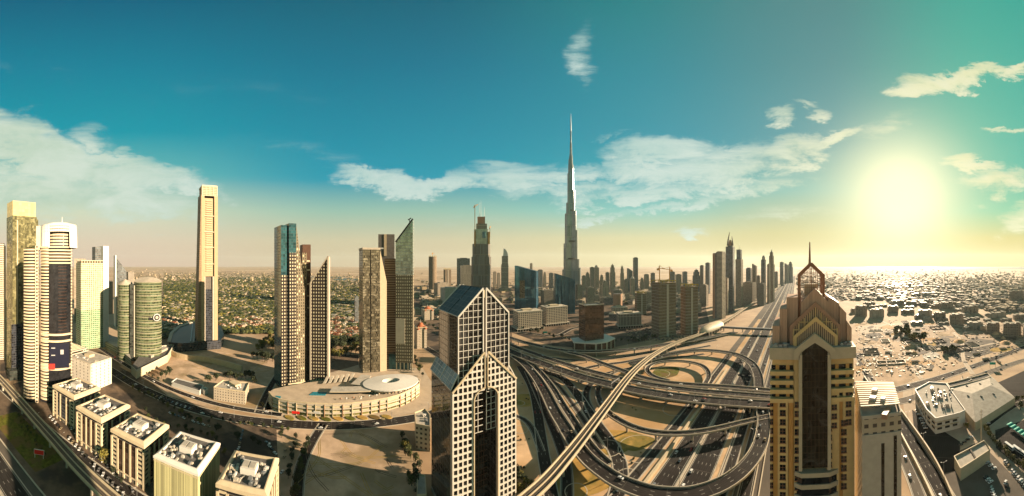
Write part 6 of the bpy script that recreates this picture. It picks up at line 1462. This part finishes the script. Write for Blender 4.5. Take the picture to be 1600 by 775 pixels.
tree_line([(205, 606), (235, 622), (262, 636), (292, 652), (330, 664)], 20, ('dark', 'dark', 'gold'), .75, 'small tree in the planting strip between the city road and the offices', 'planting strip behind the offices', 3)
tree_line([(225, 655), (262, 668), (300, 676), (345, 690)], 12, ('dark', 'green'), .7, 'small tree in the paved lots behind the office roofs', 'trees in the paved lots behind the offices', 4)
tree_line([(330, 655), (400, 668), (460, 674)], 10, ('dark', 'green'), .7, 'small tree on the near verge of the city road bend', 'trees on the near verge of the bend', 2)
tree_line([(88, 650), (130, 690), (170, 730), (200, 765)], 11, ('dark', 'green'), .6, 'small street tree between the metro and the offices', 'street trees between metro and offices', 1.5)
tree_line([(205, 572), (225, 582), (250, 596), (275, 606)], 8, 'dark', .7, 'small tree along the kerb by the podium wall', 'kerb trees by the podium wall', 2)
tree_line([(842, 520), (880, 530), (940, 536), (1000, 532), (1060, 520)], 26, ('dark', 'green'), 1.1, 'street tree in the town behind the topmost flyover', 'street trees behind the topmost flyover', 6, True)
tree_line([(650, 500), (690, 520), (725, 540)], 14, ('dark', 'green'), 1.2, 'street tree beside the road behind the lattice tower', 'street trees behind the lattice tower', 5, True)
# ------------------------------------------------------------------ villas among gardens, a town and everything beyond
def villa_mesh(w, d, h, m, rm, seed):
    r = random.Random(seed); mb = MB(); mb.prism([(-w / 2, -d / 2), (w / 2, -d / 2), (w / 2, d / 2), (-w / 2, d / 2)], 0, h, 0, 1)
    mb.box(-w / 2 - .3, w / 2 + .3, -d / 2 - .3, d / 2 + .3, h, h + .5, 1)
    mb.box(w * .1, w * .45, -d * .3, d * .2, h + .5, h + 2.8, 0, 1); mb.prism([(w / 2, -d * .2), (w * .9, -d * .2), (w * .9, d * .5), (w / 2, d * .5)], 0, h * .55, 0, 1)
    mb.box(-w * .75, -w / 2, -d * .35, d * .1, 0, h * .5, 0, 1)
    for k in range(3): x, y = r.uniform(-w / 2, w / 2), r.uniform(-d / 2, d / 2); mb.box(x - .7, x + .7, y - .7, y + .7, h + .5, h + 1.6, 1)
    o = mb.build('villa', [m, rm]); dt = o.data; bpy.data.objects.remove(o); return dt
VM = [(villa_mesh(16, 13, 8, 'f_villa', 'beige', 1), 'white flat-roofed villa among garden trees'), (villa_mesh(20, 14, 7, 'beige', 'beige', 2), 'cream flat-roofed villa among garden trees'), (villa_mesh(14, 18, 9, 'f_villa', 'terracotta', 3), 'villa with a red-brown roof among garden trees'), (villa_mesh(26, 15, 7, 'pale_concrete', 'roof_pale', 4), 'long white villa among garden trees')]
rv = random.Random(5)
def scatter(regions, n):
    out = []
    tot = sum((b - a) * (d - c) for a, b, c, d in regions)
    for a, b, c, d in regions:
        for _ in range(int(n * (b - a) * (d - c) / tot)): out.append((rv.uniform(a, b), c + (d - c) * rv.random()))
    return out
tops = [(255, 311, 455, 522), (341, 437, 436, 515), (508, 566, 442, 530)]
sp_ = sorted(scatter(tops, 1100), key=lambda q: -q[1])
far_v = MB()
def put_box(mb, p, w, d, h, ang, mi=0): mb.obox((p.x, p.y), ang, w, d, 0, h, mi)
for i, (x, y) in enumerate(sp_):
    p = P(x, y)
    if i < 280:
        me, lab = rv.choice(VM); o = bpy.data.objects.new('villa', me); COL.objects.link(o); o.location = p; o.rotation_euler = (0, 0, rv.choice((.3, 1.87, .35)) + rv.uniform(-.1, .1)); tag(o, lab, 'villa', lab.split(' among')[0] + 's in the garden district')
    else: put_box(far_v, p, rv.uniform(12, 26), rv.uniform(10, 18), rv.uniform(5, 9), rv.choice((.3, 1.9)), rv.choice((0, 0, 1, 2)))
for a, b, c, d, n in ((200, 440, 420, 440, 260), (440, 640, 420, 445, 260), (640, 880, 426, 470, 240), (1245, 1640, 421, 450, 1500), (860, 1100, 436, 470, 300)):
    for _ in range(n):
        p = P(rv.uniform(a, b), c + (d - c) * rv.random() ** .8); k = rv.random(); put_box(far_v, p, rv.uniform(14, 34), rv.uniform(12, 26), rv.uniform(5, 12) if k < .93 else rv.uniform(14, 30), rv.choice((.3, .6, 1.9)), rv.choice((0, 0, 1, 2)))
# garden trees: the nearest as trees, the rest one mass
gt = sorted(scatter([(255, 311, 440, 530), (341, 437, 434, 522), (508, 566, 440, 540)], 8500), key=lambda q: -q[1])
ft = MB()
def blob_tree(mb, p, r_, h, mi):
    n = 6; a0 = rv.uniform(0, 1); zs = ((.25, .8), (.62, 1.0), (.9, .55)); rings_ = []
    for f, k in zs: rings_.append([(p.x + r_ * k * rv.uniform(.75, 1.2) * cos(a0 + 2 * pi * i / n), p.y + r_ * k * rv.uniform(.75, 1.2) * sin(a0 + 2 * pi * i / n), h * f * rv.uniform(.9, 1.1)) for i in range(n)])
    for lo, hi in zip(rings_, rings_[1:]):
        for i in range(n): j = (i + 1) % n; mb.face([lo[i], lo[j], hi[j], hi[i]], None, mi)
    mb.face(rings_[-1], None, mi)
left_trees = max(0, 292 - NTREE[0])
for i, (x, y) in enumerate(gt):
    p = P(x, y)
    if i < left_trees: tree(p, rv.choice(('dark', 'green', 'green', 'gold')), rv.uniform(1.3, 2.1), 'garden tree between the nearest villas of the garden district', 'garden trees of the villa district', rv, True)
    else: blob_tree(ft, p, rv.uniform(4, 9), rv.uniform(6, 11), rv.choice((0, 0, 1, 1, 2)))
for a, b, c, d, n in ((200, 440, 424, 440, 700), (440, 560, 430, 445, 260), (1245, 1640, 421, 470, 2600), (650, 1100, 440, 475, 500), (256, 311, 425, 470, 900), (341, 437, 426, 445, 700)):
    for _ in range(n): blob_tree(ft, P(rv.uniform(a, b), c + (d - c) * rv.random() ** .8), rv.uniform(5, 13), rv.uniform(5, 10), rv.choice((0, 1, 1)))
o = ft.build('distant_trees', ['leaf_dark', 'leaf', 'leaf_gold']); tag(o, None, None, None, 'stuff')
# town blocks to the right
TM = [villa_mesh(24, 18, 12, 'f_far_b', 'dark_beige', 11), villa_mesh(34, 20, 14, 'f_far_b', 'beige', 12), villa_mesh(20, 22, 10, 'f_villa', 'roof_grey', 13)]
tp = sorted([(rv.uniform(1336, 1640), 444 + 44 * rv.random()) for _ in range(420)], key=lambda q: -q[1])
ntown = 0
for x, y in tp:
    if y > 470 + (x - 1340) * .1: continue
    ntown += 1
    if ntown > 160: put_box(far_v, P(x, y), rv.uniform(16, 34), rv.uniform(14, 24), rv.uniform(8, 16), rv.choice((.45, 2.02)), rv.choice((0, 0, 1, 2))); continue
    o = bpy.data.objects.new('town_house', rv.choice(TM)); COL.objects.link(o); o.location = P(x, y); o.rotation_euler = (0, 0, rv.choice((.45, 2.02)) + rv.uniform(-.08, .08)); o.scale = [rv.uniform(.8, 1.3)] * 3; tag(o, 'flat-roofed town house in the hazy town right of the tan tower', 'town house', 'town houses in the hazy town')
o = far_v.build('distant_houses', ['f_far_b', 'beige', 'dark_beige']); tag(o, None, None, None, 'stuff')
blocks = [(1346, 494, 22, 470), (1372, 496, 24, 473), (1396, 488, 18, 472), (1420, 490, 24, 474), (1446, 497, 26, 475), (1470, 500, 20, 478), (1496, 508, 26, 481), (1524, 514, 30, 485), (1552, 520, 26, 488), (1582, 526, 34, 493), (1612, 530, 30, 496),
          (1360, 480, 22, 462), (1404, 478, 26, 461), (1440, 474, 30, 459), (1480, 483, 28, 464), (1518, 490, 30, 469), (1560, 496, 34, 474), (1598, 500, 32, 478), (1385, 466, 24, 452), (1455, 464, 30, 451), (1535, 472, 30, 456), (1590, 474, 30, 442)]
blocks += [(rv.uniform(1338, 1630), 0, rv.uniform(12, 24), 0) for _ in range(34)]
for i, (x, by, w, top) in enumerate(blocks):
    if not by: by = 482 + (x - 1340) * .13 + rv.uniform(-26, 14); top = by - rv.uniform(7, 13)
    d = base_d(by); t = T('apartment_block', 'long apartment block in the brown row edging the sand fields' if i < 11 else 'apartment block standing behind the brown row', 'apartment block', x, d, rv.uniform(5, 40), 'brown apartment row' if i < 11 else 'blocks behind the brown row'); h = t.Z(top) * rv.uniform(.35, .75); a = w * t.s / 2 * rv.uniform(.7, .95); m_ = ('f_far_b', 'f_villa', 'f_far_b')[i % 3]
    mb = MB(); mb.box(-a, a, 0, 18, 0, h - 3); t.part('wall', mb, [m_, 'roof_pale'])
    for k in (-.6, 0, .6): mb = MB(); mb.box(a * k - 4, a * k + 4, -2, 14, 0, h - (0 if k else 2)); t.part('stair_bay', mb, [m_, 'roof_pale'])
# low roofs packed below the skyline and in the square
for i in range(90):
    x = rv.uniform(802, 1100); y = rv.uniform(448, 476)
    if 868 < x < 900 and y > 465: continue
    o = bpy.data.objects.new('town_house', rv.choice(TM)); COL.objects.link(o); o.location = P(x, y); o.rotation_euler = (0, 0, .5 + rv.uniform(-.1, .1)); o.scale = (1.3, 1.3, rv.uniform(.9, 2.0)); tag(o, 'low block packed at the foot of the central skyline', 'low block', 'low blocks below the central skyline')
mids = 0
for i in range(400):
    x = rv.uniform(802, 1098); y = rv.uniform(462, 512)
    if mids >= 80: break
    if any(abs(x - a) < b and y > c for a, b, c in ((829, 30, 470), (871, 28, 470), (930, 40, 480), (985, 26, 478), (958, 14, 478), (970, 18, 470), (1037, 26, 490), (1077, 22, 490), (1001, 14, 470), (884, 18, 470), (820, 22, 465))): continue
    mids += 1; d = base_d(y); hh = rv.uniform(9, 30); t = T('midrise', 'plain mid-rise block filling the town between the towers and the flyovers', 'office block', x, d, rv.uniform(10, 40), 'mid-rise blocks of the central town'); a = rv.uniform(9, 20)
    mb = MB(); mb.box(-a, a, 0, a * 1.3, 0, hh); mb.box(-a * .4, a * .3, a * .3, a * .8, hh, hh + 3); t.part('wall', mb, [rv.choice(('f_far_a', 'f_far_b', 'f_white_frame', 'f_far_c', 'f_office')), 'roof_grey']); parapet(t.r, [(-a, 0), (a, 0), (a, a * 1.3), (-a, a * 1.3)], hh, 1.1, .7)
for i in range(70):
    x = rv.uniform(646, 740); y = rv.uniform(444, 500)
    o = bpy.data.objects.new('town_house', rv.choice(TM)); COL.objects.link(o); o.location = P(x, y); o.rotation_euler = (0, 0, .8 + rv.uniform(-.1, .1)); o.scale = (1.2, 1.2, rv.uniform(.7, 1.5)); tag(o, 'low building between the farther tower pair and the lattice tower', 'low block', 'low buildings left of the lattice tower')

# ------------------------------------------------------------------ the sand fields on the right: tracks, heaps, cabins, sheeting
for q, m_ in (([(1342, 560), (1372, 548), (1430, 590), (1410, 602), (1375, 606)], 'sand_lot'), ([(1480, 552), (1520, 528), (1552, 532), (1560, 548), (1500, 566)], 'asphalt_pale'), ([(1340, 510), (1440, 500), (1450, 505), (1345, 522)], 'plaza'),
              ([(1440, 556), (1458, 548), (1468, 554), (1460, 562), (1446, 562)], 'roof_pale'), ([(1350, 530), (1395, 520), (1400, 526), (1352, 540)], 'plaza'), ([(1460, 520), (1520, 512), (1540, 520), (1480, 532)], 'sand_lot'), ([(1560, 540), (1640, 516), (1640, 528), (1566, 552)], 'sand_lot')):
    sheet('dirt_patch', q, m_, .06 + rv.random() * .05)
for i, q in enumerate([((1340, 548), (1372, 540), (1410, 560), (1440, 592)), ((1372, 500), (1400, 512), (1430, 540), (1500, 545), (1560, 535)), ((1340, 524), (1400, 516), (1460, 508), (1540, 512)), ((1520, 585), (1505, 560), (1500, 530), (1470, 505))]):
    ground_road('t%d' % i, 'dirt_track', px(*q), 8, 1, None, z=.15 + i * .01, m='plaza', edge=None)
r = random.Random(9)
for i in range(46):
    x, y = r.uniform(1340, 1600), r.uniform(500, 580)
    if y > 600 - (x - 1340) * .22: continue
    c = P(x, y); w_, d_ = r.uniform(10, 45), r.uniform(8, 30); a0 = r.choice((.45, .5, 2.0)); mb = MB(); n = 9
    mb.face([(c.x + w_ * cos(2 * pi * k / n + a0) * r.uniform(.7, 1.1), c.y + d_ * sin(2 * pi * k / n + a0) * r.uniform(.7, 1.1), .13 + i * .003) for k in range(n)])
    struct('dirt_patch', mb, r.choice(('sand_lot', 'plaza', 'asphalt_pale', 'pavement', 'verge', 'sand')))
for i in range(22):
    x, y = r.uniform(1345, 1590), r.uniform(502, 570)
    if y > 592 - (x - 1340) * .22: continue
    c = P(x, y); w_, d_ = r.uniform(8, 26), r.uniform(6, 18); mb = MB(); a0 = r.choice((.45, 2.0)); q = [Vector((c.x + cos(a0) * a * w_ - sin(a0) * b * d_, c.y + sin(a0) * a * w_ + cos(a0) * b * d_, 1)) for a, b in ((-1, -1), (1, -1), (1, 1), (-1, 1))]
    for k in range(4): mb.bar(q[k], q[(k + 1) % 4], .8, 0, 2)
    for f in (.33, .66): mb.bar(q[0].lerp(q[1], f), q[3].lerp(q[2], f), .6, 0, 1.6)
    tag(mb.build('foundation', r.choice(('dark_concrete', 'beige', 'concrete'))), 'low open concrete foundation walls on the sand fields', 'foundation', 'foundations on the sand fields')
mb = MB()
for _ in range(1300):
    x, y = r.uniform(1338, 1640), r.uniform(500, 588)
    if y > 606 - (x - 1340) * .22: continue
    p = P(x, y); s_ = r.uniform(.8, 4.5); mb.obox((p.x, p.y), r.uniform(0, 3), s_, s_ * r.uniform(.4, 1.6), 0, r.uniform(.3, 1.5), r.choice((0, 0, 1, 2)))
for _ in range(420):
    p = P(r.uniform(975, 1095), r.uniform(508, 532)); s_ = r.uniform(.8, 4); mb.obox((p.x, p.y), r.uniform(0, 3), s_, s_ * r.uniform(.5, 1.5), 0, r.uniform(.5, 3), r.choice((0, 1, 2, 3)))
o = mb.build('rubble', ['beige', 'dark_concrete', 'pavement', 'dark_concrete']); o['kind'] = 'stuff'
for i in range(9):
    p = P(r.uniform(1350, 1590), r.uniform(515, 560)); mb = MB(); rad = r.uniform(9, 20)
    for k in range(3): mb.ngon(0, 0, rad * (1 - k * .3), rad * .7 * (1 - k * .3), k * 1.6, k * 1.6 + 1.6, 14, 0, 0, .72)
    o = mb.build('sand_heap', 'sand'); o.location = p; tag(o, 'low heap of sand in the fields right of the tan tower', 'sand heap', 'sand heaps in the fields')
for i in range(26):
    p = P(r.choice((r.uniform(1345, 1440), r.uniform(1500, 1600))), r.uniform(512, 572)); mb = MB(); mb.box(-6, 6, -1.6, 1.6, .3, 3); mb.box(-6.2, 6.2, -1.8, 1.8, 3, 3.2, 1)
    for x in (-4, 0, 4): mb.box(x - .6, x + .6, -1.66, -1.6, 1.2, 2.2, 2)
    o = mb.build('site_cabin', ['beige', 'roof_grey', 'dark_glass']); o.location = p; o.rotation_euler = (0, 0, r.choice((.4, 1.9))); tag(o, 'long white site cabin standing in the sand fields', 'site cabin', 'site cabins in the sand fields')

# ------------------------------------------------------------------ cars
def car_mesh(m, kind='saloon'):
    mb = MB()
    if kind == 'bus':
        mb.box(-1.25, 1.25, -6, 6, .5, 3.1, 0); mb.box(-1.27, 1.27, -5.6, 5.9, 1.5, 2.6, 1); mb.box(-1.1, 1.1, -5.8, 5.8, 3.1, 3.25, 0); wy = (-3.8, 3.6)
    else:
        v = kind == 'van'; L_ = 2.25
        prof = [(-L_, .45), (-L_, .9), (-1.3, 1.0), (-.65, 1.5 if not v else 1.9), (1.1 if not v else 2.1, 1.5 if not v else 1.9), (1.75 if not v else 2.2, 1.02), (L_, .95), (L_, .45)]
        for sgn in (-1, 1): mb.face([(sgn * .9 * (1 if z < 1.1 else .86), y, z) for y, z in prof])
        for (y0, z0), (y1, z1) in zip(prof, prof[1:] + prof[:1]):
            a, b = .9 * (1 if z0 < 1.1 else .86), .9 * (1 if z1 < 1.1 else .86)
            gl = 1 if (abs(z0 - z1) > .35 and min(z0, z1) > .9) else 0
            mb.face([(-a, y0, z0), (a, y0, z0), (b, y1, z1), (-b, y1, z1)], None, gl)
        for sgn in (-1, 1): mb.face([(sgn * .90, -1.1, 1.02), (sgn * .81, -.6, 1.42), (sgn * .81, 1.05, 1.42), (sgn * .90, 1.5, 1.02)], None, 1)
        wy = (-1.4, 1.4)
    for y in wy:
        for sgn in (-1, 1):
            pts = [(y + .34 * cos(2 * pi * k / 10), .34 + .34 * sin(2 * pi * k / 10)) for k in range(10)]; x0 = sgn * (.94 if kind != 'bus' else 1.3)
            mb.face([(x0, a, b) for a, b in pts], None, 2)
            for (a, b), (c, d) in zip(pts, pts[1:] + pts[:1]): mb.face([(x0, a, b), (x0, c, d), (x0 - sgn * .25, c, d), (x0 - sgn * .25, a, b)], None, 2)
    o = mb.build('car', [m, 'car_glass', 'tyre']); dt = o.data; bpy.data.objects.remove(o); return dt
CM = {c: car_mesh('car_' + c) for c in ('white', 'silver', 'dark', 'red', 'gold')}; VAN = car_mesh('car_white', 'van'); BUS = car_mesh('car_white', 'bus')
rc_ = random.Random(21)
def car(p, ang, colour, place, kind='car'):
    me = CM[colour] if kind == 'car' else (VAN if kind == 'van' else BUS); nm = {'car': 'car', 'van': 'van', 'bus': 'bus'}[kind]
    o = bpy.data.objects.new(nm, me); COL.objects.link(o); o.location = p; o.rotation_euler = (0, 0, ang)
    tag(o, '%s %s %s' % (colour, nm, place), nm, '%s %ss %s' % (colour, nm, place)); return o
def cars_on(key, n, place, lanes, seed, z0=0.0, ymax=800, keep=None):
    r = random.Random(seed); fr, w, z, _ = ROADS[key]; cand = []
    for i in range(1, len(fr) - 1):
        p = fr[i][0]; d = math.hypot(p.x, p.y); a = math.atan2(p.x, p.y) * F + 800; y = H + (CZ - p.z) * F / d
        if -5 < a < 1605 and y < 790 and d < 1900 and (keep is None or keep(a, y)): cand.append((i, d))
    if not cand: return
    wts = [1 / d for _, d in cand]; used = []
    for _ in range(n):
        i = r.choices(cand, wts)[0][0]; l = r.choice(lanes)
        if any(abs(i - j) < 2 and l == k for j, k in used): continue
        used.append((i, l)); p, t, nn = fr[i]; q = p + nn * l; q.z = p.z + z + .02
        car(q, math.atan2(t.y, t.x) - pi / 2 + (pi if l < 0 else 0), r.choice(('white', 'white', 'white', 'silver', 'dark', 'gold', 'red') if r.random() < .9 else ('white',)), place)
cars_on('hw1', 30, 'on the carriageway nearest the metro', (-5.4, -1.8, 1.8, 5.4), 1); cars_on('hw2', 36, 'on the middle carriageway of the highway', (-7.2, -3.6, .1, 3.6, 7.2), 2)
cars_on('hw3', 12, 'on the narrow service carriageway', (-1.8, 1.8), 3); cars_on('hw4', 14, 'on the outer service carriageway', (-1.8, 1.8), 4)
cars_on('f5', 18, 'queuing round the big loop ramp', (-3.4, .2, 3.4), 5); cars_on('f4', 14, 'on the widest flyover deck', (-5.4, -1.8, 1.8, 5.4), 6); cars_on('f3', 9, 'on the upper flyover deck', (-3.2, 0.2, 3.2), 7)
cars_on('f1', 10, 'on the topmost flyover', (-3.2, .2, 3.2), 8); cars_on('f2', 4, 'on the branch flyover', (-1.8, 1.8), 9); cars_on('f6', 3, 'on the right curving viaduct', (-1.8, 1.8), 10)
cars_on('g1', 8, 'on the slip road at the interchange foot', (-3, .2, 3), 11); cars_on('g3', 6, 'on the slip road under the viaducts', (-3, .2, 3), 12); cars_on('f7', 2, 'on the slim sagging ramp', (-1.5, 1.5), 13)
cars_on('mid', 16, 'on the city road past the sand lot', (-5.2, -1.8, 1.8, 5.2), 14, keep=lambda a, y: a < 665); cars_on('mid2', 7, 'on the side road by the walled yards', (-1.8, 1.8), 15)
cars_on('r1', 13, 'on the sunlit avenue', (-5.2, -1.8, 1.8, 5.2), 16); cars_on('r2', 12, 'on the second avenue', (-5, -1.8, 1.8, 5), 17); cars_on('r3', 5, 'on the shaded road past the white building', (-3, 3), 18); cars_on('r4', 7, 'on the service road by the pink building', (-1.6, 1.6), 19)
def parked(pts, n, place, ang, seed, jit=.25, colours=('white', 'white', 'silver', 'dark', 'gold')):
    r = random.Random(seed); a, b = P(*pts[0]), P(*pts[1])
    for k in range(n):
        if r.random() < .12: continue
        p = a.lerp(b, (k + .5) / n); p.z = .16; car(p, ang + r.uniform(-.06, .06), r.choice(colours), place)
HA = RS - pi / 2
parked([(70, 642), (205, 786)], 24, 'parked in the street below the metro', RS + .5, 31); parked([(84, 640), (212, 772)], 18, 'parked nose-in before the office blocks', RS + .9, 32)
parked([(225, 612), (300, 640)], 12, 'parked along the city road verge', RS, 33); parked([(262, 645), (330, 668)], 9, 'in the paved lot behind the plain block', RS + 1.2, 34)
parked([(380, 672), (372, 705)], 5, 'in the car park behind the nearest office', RS, 35); parked([(415, 690), (432, 712)], 4, 'in the car park behind the nearest office', RS + 1, 36); parked([(446, 700), (440, 745)], 4, 'along the lane by the vacant lot', RS - .4, 37)
parked([(338, 618), (382, 624)], 10, 'parked before the lone cream building', RS + 1.4, 38)
parked([(1569, 720), (1602, 762)], 11, 'in the row beside the bus yard hedge', 1.0, 41); parked([(1548, 762), (1562, 800)], 9, 'in the lower row of the open lot', 1.3, 42)
parked([(1534, 742), (1550, 756)], 4, 'in the middle of the open lot', .6, 43); parked([(1540, 722), (1556, 735)], 3, 'near the utility shed', .5, 44); parked([(1570, 752), (1576, 770)], 3, 'scattered in the open lot', 1.1, 45)
parked([(1432, 640), (1447, 672)], 9, 'parked along the white building', .3, 46); parked([(1498, 698), (1520, 682)], 4, 'behind the utility shed', .4, 47); parked([(1535, 655), (1546, 664)], 3, 'in the yard behind the hedge', .2, 48)
for x, y in ((1577, 700), (1590, 705), (1600, 712)): car(P(x, y) + Vector((0, 0, .14)), -1.0, 'white', 'parked in the yard with the green canopy', 'bus')
car(P(421, 697) + Vector((0, 0, .14)), .8, 'white', 'parked in the car park by the lane', 'van'); car(P(1595, 752) + Vector((0, 0, .14)), .8, 'white', 'at the end of the hedge row', 'van')
fr = ROADS['hw1'][0]
# wheel tracks across the sand lots, shrubs and gantries at the interchange
for i in range(16):
    a = Vector((rc_.uniform(445, 620), rc_.uniform(676, 770), 0)); b = Vector((rc_.uniform(450, 630), rc_.uniform(676, 775), 0)); m1 = (a + b) / 2 + Vector((rc_.uniform(-30, 30), rc_.uniform(-20, 20), 0))
    fr_ = offs(spline(px((a.x, a.y), (m1.x, m1.y), (b.x, b.y)), 6)); mb = MB()
    for o_ in (-.9, .9): ribbon(mb, fr_, o_ - .25, o_ + .25, .08 + i * .002)
    struct('wheel_track', mb, 'verge' if i % 3 else 'pavement')
for i in range(14):
    x, y = rc_.uniform(275, 420), rc_.uniform(556, 640); fr_ = offs(spline(px((x, y), (x + rc_.uniform(10, 40), y + rc_.uniform(-10, 10)), (x + rc_.uniform(30, 60), y + rc_.uniform(-20, 20))), 6)); mb = MB()
    for o_ in (-1, 1): ribbon(mb, fr_, o_ - .3, o_ + .3, .07 + i * .002)
    struct('wheel_track', mb, 'verge')
for x, y, s_ in [(rc_.uniform(806, 1010), rc_.uniform(560, 770), rc_.uniform(.2, .4)) for _ in range(46)]:
    p = P(x, y); ok = True
    for k_, (f_, w_, z_, l_) in ROADS.items():
        if any((p - q[0]).xy.length < w_ / 2 + 2.5 for q in f_[::2]): ok = False; break
    if ok:
        o = bpy.data.objects.new('shrub', rc_.choice(CRF[rc_.choice(('dark', 'green', 'gold'))])); COL.objects.link(o); o.location = p + Vector((0, 0, s_ * 1.5)); o.scale = (s_ * 1.2, s_ * 1.2, s_); tag(o, 'low shrub on the sand between the interchange ramps', 'shrub', 'shrubs between the interchange ramps')
for key, i_, lab in (('hw2', 95, 'sign gantry over the highway before the wide flyover'), ('hw2', 130, 'second sign gantry far along the highway'), ('f4', 90, 'sign gantry standing on the widest flyover')):
    f_, w_, z_, l_ = ROADS[key]; i_ = min(i_, len(f_) - 2); p, t_, n_ = f_[i_]; g_ = thing('sign_gantry', lab, 'sign gantry', p, math.atan2(n_.y, n_.x)); hw_ = w_ / 2 + 1
    for sg in (-1, 1): mb = MB(); mb.box(sg * hw_ - .25, sg * hw_ + .25, -.25, .25, 0, 7.2); mb.build('post', 'steel', g_)
    mb = MB(); mb.bar((-hw_, 0, 7), (hw_, 0, 7), .4, 0, 1); mb.build('beam', 'steel', g_)
    for k in (-.5, .35): mb = MB(); mb.box(hw_ * k - 3, hw_ * k + 3, -.45, -.3, 5.6, 8.4); mb.build('sign_panel', 'blue_sign', g_)

# ------------------------------------------------------------------ lamps
def lamp_proto():
    t = bpy.data.objects.new('street_lamp', None); COL.objects.link(t)
    mb = MB(); mb.ngon(0, 0, .22, .22, 0, 12, 6, 0, 0, .5); mb.build('pole', 'steel', t)
    for sg in (-1, 1):
        mb = MB(); mb.bar((0, 0, 11.8), (sg * 2.2, 0, 12.6), .14); mb.build('arm', 'steel', t)
        mb = MB(); mb.box(sg * 2.2 - .5, sg * 2.2 + .5, -.18, .18, 12.5, 12.7); mb.build('lamp_head', 'white_paint', t)
    return t
LP = lamp_proto(); first = [True]
def lamps(key, off, gap, lab, grp, smin=0, smax=1e9):
    fr, w, z, _ = ROADS[key]; s_ = 0; last = smin
    for i in range(1, len(fr)):
        s_ += (fr[i][0] - fr[i - 1][0]).length
        if s_ - last < gap or s_ > smax: continue
        last = s_; p, t, nn = fr[i]; q = p + nn * off; d = math.hypot(q.x, q.y); a = math.atan2(q.x, q.y) * F + 800
        if not (-10 < a < 1610 and H + (CZ - q.z) * F / d < 800): continue
        an = math.atan2(t.y, t.x) + pi / 2
        if first[0]: first[0] = False; o = LP; o.location = q; o.rotation_euler = (0, 0, an)
        else: o = clone(LP, q, an)
        tag(o, lab, 'street lamp', grp)
lamps('hw2', 12.3, 45, 'double-armed lamp on the central barrier of the highway', 'lamps on the highway barrier', 0, 2200)
lamps('f5', -6.6, 42, 'lamp on the rim of the big loop ramp', 'lamps along the loop ramp'); lamps('f4', 9.2, 45, 'lamp on the near rim of the widest flyover', 'lamps along the widest flyover')
lamps('f1', 6.8, 45, 'lamp along the topmost flyover', 'lamps along the topmost flyover'); lamps('mid', 0, 40, 'lamp in the middle of the city road', 'lamps along the city road'); lamps('hwl', 5, 36, 'lamp in the street below the metro', 'lamps in the street below the metro')
lamps('r1', 8.4, 40, 'lamp beside the sunlit avenue', 'lamps beside the sunlit avenue'); lamps('r3', -7, 40, 'lamp along the shaded road', 'lamps along the shaded road'); lamps('g3', 6.6, 36, 'lamp beside the slip road under the viaducts', 'lamps beside the slip road')
